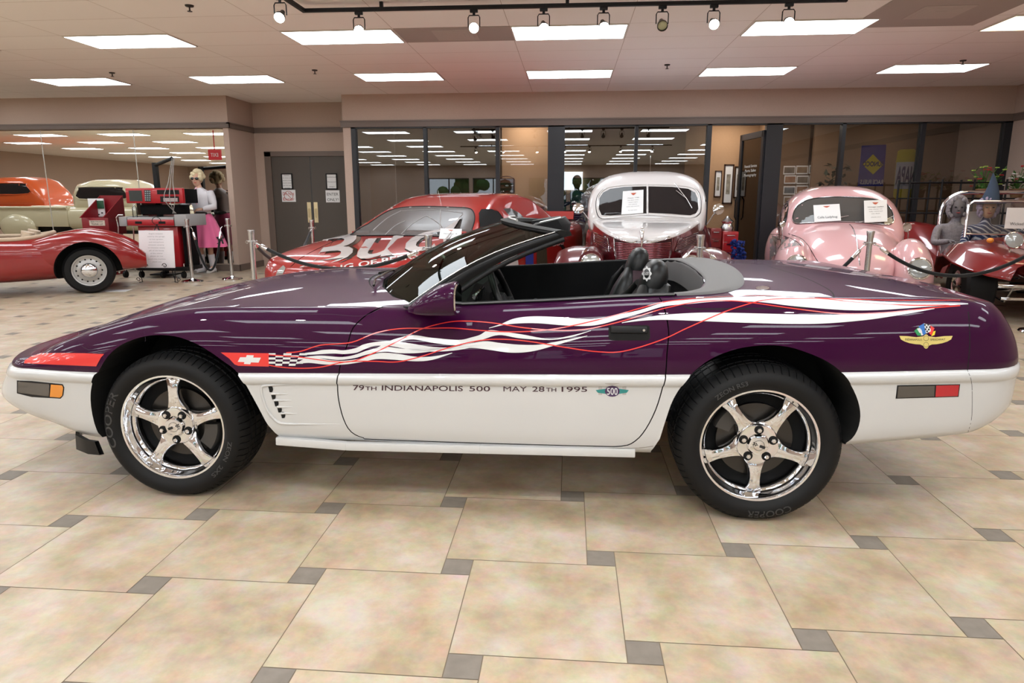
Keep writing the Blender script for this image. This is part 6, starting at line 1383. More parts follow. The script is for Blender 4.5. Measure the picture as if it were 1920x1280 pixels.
hc = Vector(w3(-.04, -.02, 1.60)); fdir = Vector((.12, -1, 0)).normalized()
J = {'pelvis': w3(0, 0, .95)+(.13,), 'waist': w3(0, 0, 1.08)+(.11,), 'chest': w3(0, 0, 1.27)+((.15, .11),), 'neckb': w3(-.01, 0, 1.41)+(.06,), 'neck': w3(-.03, -.01, 1.50)+(.045,), 'skull': w3(-.04, -.01, 1.58)+(.05,),
     'shL': w3(.16, 0, 1.38)+(.05,), 'elL': w3(.24, -.05, 1.14)+(.035,), 'wrL': w3(.10, -.20, 1.10)+(.022,), 'shR': w3(-.17, 0, 1.38)+(.05,), 'elR': w3(-.28, -.04, 1.15)+(.035,), 'wrR': w3(-.27, -.25, 1.16)+(.022,),
     'hipL': w3(.085, 0, .85)+(.09,), 'knL': w3(.085, -.02, .50)+(.055,), 'anL': w3(.09, .02, .10)+(.035,), 'toL': w3(.11, -.12, .045)+(.03,), 'hipR': w3(-.085, 0, .85)+(.09,), 'knR': w3(-.08, -.03, .50)+(.055,), 'anR': w3(-.09, 0, .10)+(.035,), 'toR': w3(-.12, -.14, .045)+(.03,)}
E_ = [('pelvis', 'waist'), ('waist', 'chest'), ('chest', 'neckb'), ('neckb', 'neck'), ('neck', 'skull'), ('chest', 'shL'), ('shL', 'elL'), ('elL', 'wrL'), ('chest', 'shR'), ('shR', 'elR'), ('elR', 'wrR'), ('pelvis', 'hipL'), ('hipL', 'knL'), ('knL', 'anL'), ('anL', 'toL'), ('pelvis', 'hipR'), ('hipR', 'knR'), ('knR', 'anR'), ('anR', 'toR')]
bdy = skin(J, E_, 'body', M_skin, mn)
mb = MB(); head_on(mb, hc, fdir, 1.02); hand(mb, J['wrL'][:3], (-.75, -.35, -.1), (0, .4, -.8), .95, .6); hand(mb, J['wrR'][:3], (-.1, -.9, .1), (0, 0, -1), .95, .6); hd2 = mb.build('head_and_hands', M_skin, bdy, 60); face(bdy, hc, fdir)
mb = MB(); rnd = random.Random(2)
for k in range(46):
    a = rnd.uniform(0, 2*PI); ph = rnd.uniform(-.5, 1.45); q = hc+Vector((math.cos(a)*math.cos(ph)*.095, .03+math.sin(a)*math.cos(ph)*.10, .03+math.sin(ph)*.115))
    if (q-hc).dot(fdir) > .055 and q.z < hc.z+.075: continue
    mb.ball(q, rnd.uniform(.032, .046), 9, 7)
mb.ball(hc+Vector((0, .025, .03)), (.095, .10, .105), 16, 10); mb.build('hair', M_blonde, mn, 60)
r_ = Vector((-fdir.y, fdir.x, 0)); mb = MB()
for k in (-1, 1): mb.ball(hc+fdir*.092+r_*(k*.036)+Vector((0, 0, .012)), (.032, .012, .024), 14, 8)
mb.tube([hc+fdir*.094-r_*.07+Vector((0, 0, .02)), hc+fdir*.1+Vector((0, 0, .02)), hc+fdir*.094+r_*.07+Vector((0, 0, .02))], .005, 6); mb.build('sunglasses', M_gloss, mn, 60)
mb = MB(); mb.sell([((MX+dx, MY, z), (w_, 0, 0), (0, d_, 0), 2.4) for dx, z, w_, d_ in [(0, 1.03, .135, .11), (0, 1.12, .145, .12), (0, 1.25, .175, .145), (0, 1.34, .185, .13), (-.005, 1.40, .14, .10), (-.02, 1.45, .065, .065), (-.02, 1.465, .05, .05)]], 28)
for s_, e, w_ in (('L', 'elL', 'wrL'), ('R', 'elR', 'wrR')):
    a, b, c = Vector(J['sh'+s_][:3]), Vector(J[e][:3]), Vector(J[w_][:3]); mb.tube([a+Vector((0, 0, .02)), a.lerp(b, .3), a.lerp(b, .75), b, b.lerp(c, .5), b.lerp(c, .93)], [.06, .075, .066, .06, .05, .032], 14)
bl = mb.build('blouse', M_blouse, mn, 70)
mb = MB(); mb.tube([w3(-.02, -.10, 1.46), w3(-.03, -.15, 1.38), w3(-.01, -.165, 1.28), w3(0, -.165, 1.18)], [.016, .014, .016, .010], 8); mb.build('neck_scarf', mat('scarf_pink', (.75, .45, .52), .7), mn, 60)
mb = MB(); mb.lathe([(.128, 0), (.135, .01), (.135, .045), (.128, .055)], (MX, MY, 1.0), n=32); mb.build('belt', M_ink, mn, 50)
mb = MB(); rows = []
for z, r in [(1.02, .125), (.96, .16), (.88, .20), (.78, .235), (.66, .275), (.52, .315), (.45, .33)]:
    k_ = (1.02-z)/.57; rows.append([(MX+.02+r*(1+.09*k_*math.cos(11*a+.6))*math.cos(a), MY+.8*r*(1+.09*k_*math.cos(11*a+.6))*math.sin(a), z) for a in [2*PI*i/110 for i in range(110)]])
rows += [[(x, y, z) for x, y, z in rows[-1]], [(MX+.02+(x-MX-.02)*.97, MY+(y-MY)*.97, z) for x, y, z in rows[-1]]]
mb.grid(rows, True); skt = mb.build('skirt', mat('felt_pink', (.80, .16, .33), .85, sheen=.3), mn, 70)
SK = bvh_of(skt); pc = at_y(413, 446, MY)
def kb(px, py): return surf_line(SK, [(px, py)], .006)
dogp = [(404, 445), (408, 448.5), (409, 454), (406, 457.5), (409.5, 457.5), (411.5, 452.5), (415, 452), (416.5, 457), (420, 457), (418, 451), (420, 446), (419, 442), (423, 440), (418, 437.5), (414, 438.5), (412, 442.5), (408, 444)]
surf_patch(SK, dogp, 'poodle_motif', M_ink, skt, .006, 3)
for k in (-1, 1):
    an, to = J['anL' if k > 0 else 'anR'], J['toL' if k > 0 else 'toR']; kn = J['knL' if k > 0 else 'knR']; a, t_ = Vector(an[:3]), Vector(to[:3]); kk = Vector(kn[:3])
    mb = MB(); mb.tube([kk.lerp(a, .45), kk.lerp(a, .7), a, a+Vector((0, -.02, -.04)), t_], [.058, .052, .046, .046, .036], 14); mb.build('sock', M_blouse, mn, 60)
    mb = MB(); mb.sell([((a+Vector((0, .05, -.06))), (.036, 0, 0), (0, 0, .035), 3), ((a+Vector((0, -.02, -.055))), (.044, 0, 0), (0, 0, .04), 3), (t_+Vector((0, 0, -.01)), (.05, 0, 0), (0, 0, .032), 3), (t_+Vector((0, -.06, -.02)), (.035, 0, 0), (0, 0, .022), 3)], 16); mb.build('shoe', mat('shoe_white', (.7, .68, .66), .5), mn, 60)
mb = MB(); mb.lathe([(0, 0), (.17, 0), (.17, .012), (0, .014)], (MX, MY, 0), n=36); mb.build('stand_plate', M_steel, mn, 40)
# riders in the beach buggy
def rider(lx, ly, lean, label, skinm, cloth, hatm, face_dir, s=1.0, fur=None, hatz=.30, lipc=(.35, .05, .05)):
    P0 = bgp @ Vector((lx, ly, .50)); t = thing('costumed_dummy', label, 'dummy', P0, 0, 'costumed dummies riding in the beach buggy')
    def q(x, y, z): p = bgp @ Vector((lx+x, ly+y, .50+z)); return (p.x, p.y, p.z)
    J = {'pelvis': q(0, 0, 0)+(.13,), 'waist': q(0, .02, .14)+(.12,), 'chest': q(lean, .02, .32)+((.16, .12),), 'neckb': q(lean, 0, .46)+(.06,), 'neck': q(lean, -.01, .52)+(.048,), 'skull': q(lean, -.02, .60)+(.055,),
         'shL': q(lean+.18, 0, .42)+(.06,), 'elL': q(lean+.25, -.12, .22)+(.045,), 'wrL': q(lean+.16, -.34, .24)+(.03,), 'shR': q(lean-.18, 0, .42)+(.06,), 'elR': q(lean-.25, -.12, .22)+(.045,), 'wrR': q(lean-.14, -.34, .26)+(.03,),
         'hipL': q(.09, -.05, 0)+(.09,), 'knL': q(.12, -.42, .06)+(.06,), 'anL': q(.12, -.58, -.14)+(.04,), 'hipR': q(-.09, -.05, 0)+(.09,), 'knR': q(-.12, -.42, .06)+(.06,), 'anR': q(-.12, -.58, -.14)+(.04,)}
    b = skin(J, [('pelvis', 'waist'), ('waist', 'chest'), ('chest', 'neckb'), ('neckb', 'neck'), ('neck', 'skull'), ('chest', 'shL'), ('shL', 'elL'), ('elL', 'wrL'), ('chest', 'shR'), ('shR', 'elR'), ('elR', 'wrR'), ('pelvis', 'hipL'), ('hipL', 'knL'), ('knL', 'anL'), ('pelvis', 'hipR'), ('hipR', 'knR'), ('knR', 'anR')], 'body', cloth, t)
    hc = Vector(q(lean, -.04, .66)); f = Vector(face_dir).normalized()
    mb = MB(); head_on(mb, hc, f, 1.05); mb.build('head', skinm, b, 60); face(b, hc, f, 1.05, lipc)
    mb = MB(); hand(mb, J['wrL'][:3], (-.3, -.9, 0), (0, 0, -1), 1.05, .7); mb.build('hand', skinm, b, 60); mb = MB(); hand(mb, J['wrR'][:3], (.3, -.9, 0), (0, 0, -1), 1.05, .7); mb.build('hand', skinm, b, 60)
    if fur:
        rn = random.Random(int(lx*100)); mb = MB()
        for k in range(190):
            a = rn.uniform(0, 2*PI); z = rn.uniform(-.75, 1); rr_ = math.sqrt(1-z*z); v = Vector((math.cos(a)*rr_*.105, .012+math.sin(a)*rr_*.115, z*.135))
            if v.normalized().dot(f) > .50 and z < .62: continue
            mb.ball(hc+v, (rn.uniform(.012, .026), rn.uniform(.012, .026), rn.uniform(.02, .04)), 6, 5)
        mb.build('hair', fur, t, 60)
    if hatm:
        mb = MB(); tip = hc+Vector((.03, .06, .12+hatz)); mb.lathe([(.17, .055), (.175, .06), (.10, .075)], hc, n=24); rows = []
        for k in range(7): u = k/6; c = (hc+Vector((0, 0, .07))).lerp(tip, u)+Vector((.02*math.sin(3*u), 0, 0)); rr = .10*(1-u)**.85+.004; rows.append([c+Vector((rr*math.cos(a), rr*math.sin(a), 0)) for a in [2*PI*i/18 for i in range(18)]])
        mb.grid(rows, True, False, True); mb.build('pointed_hat', hatm, t, 60)
    return t
M_gfur = noisy('grey_fur', (.16, .15, .17), (.42, .40, .43), 40, .9, .8, .01); M_gskin = mat('grey_mask', (.16, .15, .16), .6); M_mask = mat('painted_mask', (.60, .33, .18), .5); M_bhat = mat('blue_felt', (.045, .07, .12), .9)
M_lil = mat('lilac_hair', (.36, .30, .42), .8)
def stripes():
    m = mat('striped_cloth', (.03, .05, .13), .8); nt = m.node_tree; b = nt.nodes['Principled BSDF']; tc = nt.nodes.new('ShaderNodeTexCoord'); wv = nt.nodes.new('ShaderNodeTexWave'); wv.inputs['Scale'].default_value = 9; wv.bands_direction = 'DIAGONAL'; wv.inputs['Distortion'].default_value = .6
    cr = nt.nodes.new('ShaderNodeValToRGB'); cr.color_ramp.interpolation = 'CONSTANT'; cr.color_ramp.elements[0].color = (.03, .05, .13, 1); cr.color_ramp.elements[1].position = .72; cr.color_ramp.elements[1].color = (.6, .62, .68, 1)
    nt.links.new(tc.outputs['Object'], wv.inputs[0]); nt.links.new(wv.outputs[0], cr.inputs[0]); nt.links.new(cr.outputs[0], b.inputs['Base Color']); return m
M_str = stripes()
rider(-.50, 1.55, -.02, 'grey haired gorilla-like dummy leaning out at the left of the beach buggy', M_gskin, M_gfur, None, (-.4, -1, 0), fur=M_gfur)
rider(-.26, 1.34, .0, 'dummy with a painted face, blue pointed hat and blue striped top in the beach buggy', M_mask, M_str, M_bhat, (-.35, -1, 0), fur=M_lil)
rider(.06, 1.34, 0, 'dark faced dummy in a striped top behind the beach buggy windscreen', mat('dark_mask', (.10, .05, .04), .5), M_str, None, (0, -1, 0))
rider(.36, 1.36, .02, 'grey furred dummy with a painted face and pointed hat near the right edge', M_mask, M_gfur, M_bhat, (-.1, -1, 0), fur=M_gfur)
# flowers on an iron rack behind the buggy
YF = 10.6
fk = thing('iron_rack', 'dark wrought iron rack behind the beach buggy', 'rack', (at_y(1840, 500, YF).x, YF, 0)); mb = MB()
xs_ = [at_y(x, 400, YF).x for x in (1700, 1760, 1820, 1880, 1930)]
for z in (at_y(1800, 342, YF).z, at_y(1800, 372, YF).z, at_y(1800, 400, YF).z, .5): mb.tube([(xs_[0], YF, z), (xs_[-1], YF, z)], .012, 6); mb.tube([(xs_[0], YF+.35, z), (xs_[-1], YF+.35, z)], .012, 6)
for x in xs_:
    for y in (YF, YF+.35): mb.tube([(x, y, 0), (x, y, at_y(1800, 336, YF).z)], .014, 6)
mb.build('rack_frame', M_black, fk, 50)
def flowers(px, py, label, cols, seed, n=20, sp=.30):
    rn = random.Random(seed); base = at_y(px, py+34, YF+.17); zr = at_y(1800, 372, YF).z; base.z = zr+.012
    t = thing('flower_arrangement', label, 'flowers', base, 0, 'flower arrangements on the iron rack')
    mb = MB(); mb.lathe([(0, 0), (.07, 0), (.10, .12), (.095, .13), (0, .12)], base, n=20); mb.build('basket', mat('basket', (.20, .11, .05), .8), t, 40)
    mb = MB(); fl = [MB() for _ in cols]
    for k in range(n):
        a = rn.uniform(0, 2*PI); r = rn.uniform(.03, sp); tp = base+Vector((r*math.cos(a), r*.6*math.sin(a), .16+rn.random()*.30)); mb.tube([base+Vector((0, 0, .1)), base.lerp(tp, .6)+Vector((0, 0, .05)), tp], .004, 4)
        for _ in range(3):
            d = Vector((rn.uniform(-1, 1), rn.uniform(-1, 1), rn.uniform(-.3, .9))).normalized(); s_ = d.cross(Vector((0, 0, 1))).normalized()*.02; o = base.lerp(tp, rn.uniform(.5, .95)); mb.add([o, o+d*.05+s_, o+d*.10, o+d*.05-s_], [(0, 1, 2, 3)])
        c = fl[k % len(cols)]
        for j in range(5): q = tp+Vector((.02*math.cos(j*1.26), .02*math.sin(j*1.26), .0)); c.ball(q, (.014, .014, .009), 6, 4)
    mb.build('foliage', M_leaf, t, weld=False)
    for c, cm in zip(fl, cols): c.build('blossoms', cm, t, 60, weld=False)
F_r = mat('flower_red', (.55, .02, .03), .6); F_w = mat('flower_white', (.75, .72, .68), .6); F_g = mat('flower_lime', (.35, .50, .08), .6); F_o = mat('flower_orange', (.6, .12, .03), .6)
flowers(1842, 330, 'green and red flower arrangement on the rack above the beach buggy', [F_r, F_g, F_g], 4); flowers(1905, 335, 'white and red flower arrangement on the rack at the right edge', [F_w, F_w, F_r], 9)
# ================================================================ OFFICE CONTENTS
def opic(px0, py0, px1, py1, Y, label, name='picture', cat='picture', fm=None, art=None, group=None):
    a = at_y(px0, py0, Y); b = at_y(px1, py1, Y); t = thing(name, label, cat, ((a.x+b.x)/2, Y, b.z), 0, group)
    w_, h_ = b.x-a.x, a.z-b.z; c = ((a.x+b.x)/2, Y-.012, (a.z+b.z)/2); f = min(w_, h_)*.13
    mb = MB()
    for cc, d in (((c[0], c[1], a.z-f/2), (w_, .024, f)), ((c[0], c[1], b.z+f/2), (w_, .024, f)), ((a.x+f/2, c[1], c[2]), (f, .024, h_)), ((b.x-f/2, c[1], c[2]), (f, .024, h_))): mb.box(cc, d)
    mb.build('frame', fm or mat('frame_brown', (.05, .02, .01), .4), t)
    mb = MB(); mb.box((c[0], Y-.006, c[2]), (w_-f, .01, h_-f)); mb.build('print', art or M_paper, t); return t, c, w_, h_
YO = YW+1.29
A_ph = noisy('engraving', (.05, .04, .03), (.6, .55, .45), 14, .6)
for q, lb in [((1341, 320, 1351, 369), 'tall narrow framed print on the office wall, left of three'), ((1358, 308, 1372, 382), 'tallest framed print on the office wall, middle of three'), ((1378, 312, 1391, 371), 'tall narrow framed print on the office wall, right of three')]:
    t, c, w_, h_ = opic(*q, YO, lb, group='framed prints on the office wall'); mb = MB(); mb.box((c[0], YO-.013, c[2]), (w_*.4, .004, h_*.5)); mb.build('engraving', A_ph, t)
# brown tinted glass door standing open
dr = struct(MB().box((3.0, YW+.02, 1.19), (.001, .001, .001)).build('door_3', M_frame)) if False else None
mb = MB(); ax0 = Vector((3.16, YW+.02, 0)); ang = math.radians(99); dd = Vector((math.cos(ang), math.sin(ang), 0)); W_ = .95
cen = ax0+dd*W_/2
for u, z, w_, h_ in ((.04, 1.19, .08, 2.36), (W_-.04, 1.19, .08, 2.36), (W_/2, .06, W_, .12), (W_/2, 2.32, W_, .1)): c = ax0+dd*u; mb.box((c.x, c.y, z), (w_, .05, h_), ang)
d3 = struct(mb.build('door_3', M_frame)); mb = MB(); mb.box((cen.x, cen.y, 1.2), (W_-.16, .008, 2.2), ang); mb.build('pane', glass('bronze_pane', (.40, .28, .18), refl=.04), d3)
mb = MB(); nrm = Vector((math.sin(ang), -math.cos(ang), 0)); nrm = nrm if nrm.y < 0 else -nrm
for k, s_ in enumerate(['Financial Services', 'Parts Sales', 'Photography']): flat_text(mb, s_, Vector((cen.x, cen.y, 1.80-.075*k))+nrm*.006, (-dd if dd.x < 0 else dd), (0, 0, 1), .5, .045)
mb.build('door_lettering', M_paper, d3, weld=False)
mb = MB(); c = ax0+dd*(W_-.1)+nrm*.05; mb.tube([(c.x, c.y, .9), (c.x+nrm.x*.03, c.y+nrm.y*.03, .95), (c.x+nrm.x*.03, c.y+nrm.y*.03, 1.25), (c.x, c.y, 1.3)], .012, 8); mb.build('door_handle', M_black, d3)
# desk, printer, shelf rack left of the wide post
YD = 12.1
a = at_y(945, 387, YD); b = at_y(1022, 387, YD); dk = thing('office_desk', 'black desk behind the office window, under the white printer', 'desk', ((a.x+b.x)/2, YD+.2, 0))
mb = MB(); mb.box(((a.x+b.x)/2, YD+.2, a.z-.02), (b.x-a.x, .42, .04)); mb.build('desktop', M_gloss, dk)
mb = MB(); mb.box(((a.x+b.x)/2, YD+.03, (a.z-.04)/2), (b.x-a.x-.04, .03, a.z-.04)); mb.build('front_panel', M_gloss, dk)
pr_ = thing('printer', 'white office printer on the black desk', 'printer', (at_y(965, 384, YD).x, YD+.2, a.z))
mb = MB(); a2 = at_y(945, 371, YD); b2_ = at_y(990, 386, YD); mb.box(((a2.x+b2_.x)/2-.06, YD+.2, a.z+.07), (.30, .3, .14), bev=.01); mb.box(((a2.x+b2_.x)/2+.14, YD+.2, a.z+.045), (.16, .28, .09), bev=.01); mb.build('casing', mat('printer_white', (.6, .58, .54), .5), pr_, 40)
mb = MB(); mb.box(((a2.x+b2_.x)/2+.14, YD+.05, a.z+.05), (.12, .02, .04)); mb.build('paper_slot', M_black, pr_)
a = at_y(936, 330, 12.5); b = at_y(965, 362, 12.5); rk = thing('model_shelf', 'small arched wooden shelf of model cars on the office wall', 'shelf', ((a.x+b.x)/2, 12.5, b.z))
mb = MB(); wd = mat('shelf_wood', (.10, .03, .015), .4)
for z in (b.z, b.z+(a.z-b.z)*.33, b.z+(a.z-b.z)*.62): mb.box(((a.x+b.x)/2, 12.48, z), (b.x-a.x, .1, .014))
for x in (a.x, b.x): mb.box((x, 12.48, b.z+(a.z-b.z)*.4), (.014, .1, (a.z-b.z)*.8))
mb.tube([((a.x+b.x)/2+(b.x-a.x)/2*math.cos(k*PI/10), 12.46, b.z+(a.z-b.z)*.78+(a.z-b.z)*.2*math.sin(k*PI/10)) for k in range(11)], .01, 6); mb.box(((a.x+b.x)/2, 12.535, (a.z+b.z)/2-.02), (b.x-a.x, .01, (a.z-b.z)*.85)); mb.build('shelf_case', wd, rk)
for r in range(2):
    for k in range(3):
        c = Vector((a.x+.06+k*.085, 12.47, b.z+.02+r*(a.z-b.z)*.33)); mb = MB(); mb.sell([(c+Vector((x, 0, .012)), (0, .018, 0), (0, 0, h), 2.5) for x, h in ((-.03, .006), (-.02, .011), (0, .018), (.018, .012), (.03, .006))], 10); tag(mb.build('model_car', [M_chrome, M_buggy, M_paper][(k+r) % 3], None, 60), ['tiny silver model car', 'tiny red model car', 'tiny white model car'][(k+r) % 3]+(' on the lower board of the arched shelf' if r == 0 else ' on the upper board of the arched shelf'), 'model car', 'model cars on the arched shelf')
# collage of photographs
rn = random.Random(8); k = 0
for r in range(4):
    for c in range(3):
        x0 = 1470+c*24+rn.uniform(-1, 1); y0 = 310+r*19+rn.uniform(-1, 1); YP = YW+1.88; a = at_y(x0, y0, YP); b = at_y(x0+21, y0+16, YP)
        t = thing('photograph', 'unframed photograph on the office wall, %s row, %s of three' % (['top', 'second', 'third', 'bottom'][r], ['left', 'middle', 'right'][c]), 'photo', ((a.x+b.x)/2, YP, b.z), 0, 'photographs pinned behind the pink car')
        mb = MB(); mb.box(((a.x+b.x)/2, YP-.003, (a.z+b.z)/2), (b.x-a.x, .004, a.z-b.z)); mb.build('paper', M_paper, t)
        mb = MB(); mb.box(((a.x+b.x)/2, YP-.007, (a.z+b.z)/2), ((b.x-a.x)*.86, .003, (a.z-b.z)*.7)); mb.build('image', noisy('photo_%d' % (k % 4), [(.05, .04, .03), (.10, .05, .02), (.02, .03, .04), (.2, .06, .02)][k % 4], [(.3, .25, .2), (.4, .3, .2), (.25, .28, .3), (.45, .3, .2)][k % 4], 9), t); k += 1
# potted plant by the collage
c = at_y(1560, 420, YW+.9); pl = thing('potted_plant', 'dark leafy plant behind the glass, right of the pinned photographs', 'plant', (c.x, YW+.9, 0)); mb = MB(); mb.lathe([(0, 0), (.14, 0), (.19, .35), (.17, .35), (0, .32)], (c.x, YW+.9, 0), n=20); mb.build('pot', M_black, pl, 40)
mb = MB(); mb.tube([(c.x, YW+.9, .3), (c.x+.02, YW+.9, 1.1)], .02, 6)
for k in range(150):
    o = Vector((c.x+rn.uniform(-.22, .22), YW+.9+rn.uniform(-.2, .2), .7+rn.random()*1.15)); d = Vector((rn.uniform(-1, 1), rn.uniform(-1, 1), rn.uniform(-.6, .8))).normalized(); s_ = d.cross(Vector((.1, .2, 1))).normalized()*.035; mb.add([o, o+d*.07+s_, o+d*.15, o+d*.07-s_], [(0, 1, 2, 3)])
mb.build('leaves', mat('dark_leaf', (.012, .03, .012), .6), pl, weld=False)
# banners behind the dim glass (their fronts face the office, so they read backwards from here)
def banner(poly, Y, col, label):
    P = [at_y(x, y, Y) for x, y in poly]; t = thing('hanging_banner', label, 'banner', P[3]); mb = MB(); n = len(P)
    mb.add(P+[p+Vector((0, .006, 0)) for p in P], [tuple(range(n)), tuple(range(2*n-1, n-1, -1))]+[(i, (i+1) % n, n+(i+1) % n, n+i) for i in range(n)]); mb.build('cloth', col, t); return t
YBn = YW+.35
M_bn = mat('banner_blue', (.035, .045, .32), .7); M_by = mat('banner_yellow', (.72, .58, .02), .7); M_bw = mat('banner_white', (.62, .62, .66), .7)
t = banner([(1616, 273), (1662, 271), (1656, 349), (1608, 349)], YBn, M_bn, 'blue fuel company banner with a yellow diamond, lettering seen from behind')
P = [at_y(x, y, YBn-.006) for x, y in ((1637, 289), (1656, 309), (1637, 327), (1617, 309))]; mb = MB(); mb.add(P, [(0, 1, 2, 3)]); mb.build('diamond', M_by, t)
def back_text(s_, px, py, Y, w_, h_, m, parent, bold=.01): mb = MB(); q = at_y(px, py, Y); flat_text(mb, s_, q, (-1, 0, 0), (0, 0, 1), w_, h_, bold=bold); return mb.build('banner_lettering', m, parent, weld=False)
back_text('SUNOCO', 1636.5, 311.5, YBn-.010, .34, .075, mat('banner_navy', (.02, .02, .12), .7), t, .03); back_text('RACE FUELS', 1634, 345, YBn-.010, .37, .07, M_bw, t, .02)
t = banner([(1684, 283), (1690, 280), (1714, 279), (1719, 283), (1720, 300), (1716, 350), (1713, 372), (1706, 374), (1680, 373), (1675, 369), (1677, 340), (1681, 300)], YBn, M_by, 'yellow parts store banner with a white panel, lettering seen from behind')
P = [at_y(x, y, YBn-.006) for x, y in ((1681, 304), (1717, 303), (1712, 354), (1676, 354))]; mb = MB(); mb.add(P, [(0, 1, 2, 3)]); mb.build('white_panel', M_bw, t); back_text('NAPA', 1696.5, 344, YBn-.010, .30, .27, mat('banner_navy'), t, .03)
# red tool chests beside the sedan
YTb = 11.2
for (x0, y0, x1, y1), col, lb in [((1333, 428, 1349, 500), (.22, .01, .012), 'narrow dark red tool cabinet beside the sedan'), ((1356, 434, 1381, 500), (.42, .015, .02), 'bright red tool chest left of the open office door')]:
    a = at_y(x0, y0, YTb); b = at_y(x1, y1, YTb); t = thing('tool_chest', lb, 'tool chest', ((a.x+b.x)/2, YTb+.15, 0)); mb = MB(); mb.box(((a.x+b.x)/2, YTb+.15, a.z/2), (b.x-a.x, .3, a.z), bev=.01); mb.build('cabinet', mat('tool_%d' % int(col[0]*100), col, .3, 0, .6), t, 40)
    for k in range(3): mb = MB(); mb.box(((a.x+b.x)/2, YTb-.008, a.z-.10-k*.14), ((b.x-a.x)*.86, .012, .12)); d_ = mb.build('drawer', mat('tool_%d' % int(col[0]*100)), t); mb = MB(); mb.box(((a.x+b.x)/2, YTb-.02, a.z-.06-k*.14), ((b.x-a.x)*.5, .012, .012)); mb.build('drawer_pull', M_chrome, d_)
c = at_y(1367, 432, YTb+.12); zc_ = at_y(1366, 434, YTb).z
mb = MB(); mb.sell([((c.x-.03, YTb+.15, zc_+z), (r, 0, 0), (0, r*.8, 0), 3) for z, r in ((0, .09), (.06, .10), (.12, .07), (.16, .10), (.2, .05), (.24, .02))], 14); tag(mb.build('engine_model', M_steel, None, 40), 'shiny metal engine part on the red tool chest', 'engine part')
c = at_y(1384, 470, 10.9); mb = MB()
for k in range(120): mb.ball((c.x+rn.uniform(-.10, .10), 10.9+rn.uniform(-.08, .08), .16+rn.random()*.46), rn.uniform(.015, .035), 6, 4)
mb.lathe([(0, 0), (.12, 0), (.10, .2), (0, .2)], (c.x, 10.9, 0), n=16); tag(mb.build('blue_pompom', noisy('tinsel_blue', (.004, .01, .08), (.02, .05, .30), 50, .5), None), 'blue tinsel bundle beside the red tool chest', 'decoration')
# person in blue behind the glass, with a daylight window
PX = .12
pp = thing('person', 'person in a blue shirt standing in the office behind the glass, left of the sedan', 'person', (PX, 12.5, 0))
def w4(x, y, z): return (PX+x, 12.5+y, z)
J = {'pelvis': w4(0, 0, .90)+(.14,), 'waist': w4(0, 0, 1.02)+(.13,), 'chest': w4(0, 0, 1.22)+((.17, .12),), 'neckb': w4(0, 0, 1.37)+(.06,), 'neck': w4(0, -.01, 1.43)+(.05,), 'skull': w4(0, -.01, 1.50)+(.05,), 'shL': w4(.18, 0, 1.33)+(.06,), 'elL': w4(.23, -.05, 1.08)+(.045,), 'wrL': w4(.06, -.24, 1.08)+(.028,), 'shR': w4(-.18, 0, 1.33)+(.06,), 'elR': w4(-.23, -.05, 1.08)+(.045,), 'wrR': w4(-.06, -.24, 1.06)+(.028,), 'hipL': w4(.09, 0, .82)+(.09,), 'knL': w4(.1, -.01, .47)+(.06,), 'anL': w4(.1, .02, .09)+(.045,), 'toL': w4(.12, -.14, .04)+(.035,), 'hipR': w4(-.09, 0, .82)+(.09,), 'knR': w4(-.1, -.01, .47)+(.06,), 'anR': w4(-.1, .02, .09)+(.045,), 'toR': w4(-.12, -.14, .04)+(.035,)}
b = skin(J, E_, 'body', mat('jeans', (.03, .04, .07), .8), pp); hc = Vector(w4(0, -.03, 1.56)); mb = MB(); head_on(mb, hc, (.2, -1, 0)); hand(mb, J['wrL'][:3], (-.7, -.4, .1), (0, 0, -1)); hand(mb, J['wrR'][:3], (.7, -.4, .1), (0, 0, -1)); mb.build('head_and_hands', mat('skin', (.50, .27, .19), .5), b, 60); face(b, hc, (.2, -1, 0))
mb = MB(); mb.ball(hc+Vector((0, .025, .035)), (.085, .10, .10), 14, 10); mb.build('hair', mat('brown_hair', (.05, .03, .02), .7), pp, 60)
mb = MB(); mb.sell([((PX, 12.5, z), (a_, 0, 0), (0, d_, 0), 2.5) for z, a_, d_ in [(.86, .16, .13), (1.0, .16, .14), (1.2, .19, .15), (1.31, .20, .13), (1.37, .14, .10), (1.41, .07, .07)]], 24)
for s_ in 'LR': a, b_, c = [Vector(J[k+s_][:3]) for k in ('sh', 'el', 'wr')]; mb.tube([a, a.lerp(b_, .5), b_, b_.lerp(c, .3)], [.075, .066, .058, .05], 12)
mb.build('shirt', mat('shirt_blue', (.03, .12, .42), .8), pp, 70)
a = at_y(1058, 322, 14.55); b = at_y(1092, 356, 14.55); mb = MB(); mb.box(((a.x+b.x)/2, 14.58, (a.z+b.z)/2), (b.x-a.x, .02, a.z-b.z)); struct(mb.build('window_20', mat('day_window', (.8, .9, 1), .5, emit=(.75, .88, 1), es=6.0)))
# office lamps
arealight('office_lamp', (-.8, 12.1, 2.68), .5, 14); arealight('office_lamp', (2.75, 12.3, 2.68), .5, 16); arealight('office_lamp', (3.95, 12.5, 2.68), .4, 12); arealight('office_lamp', (5.6, 12.4, 2.68), .5, 6.0, sy=.4); arealight('office_lamp', (.6, 13.4, 2.68), .4, 3)
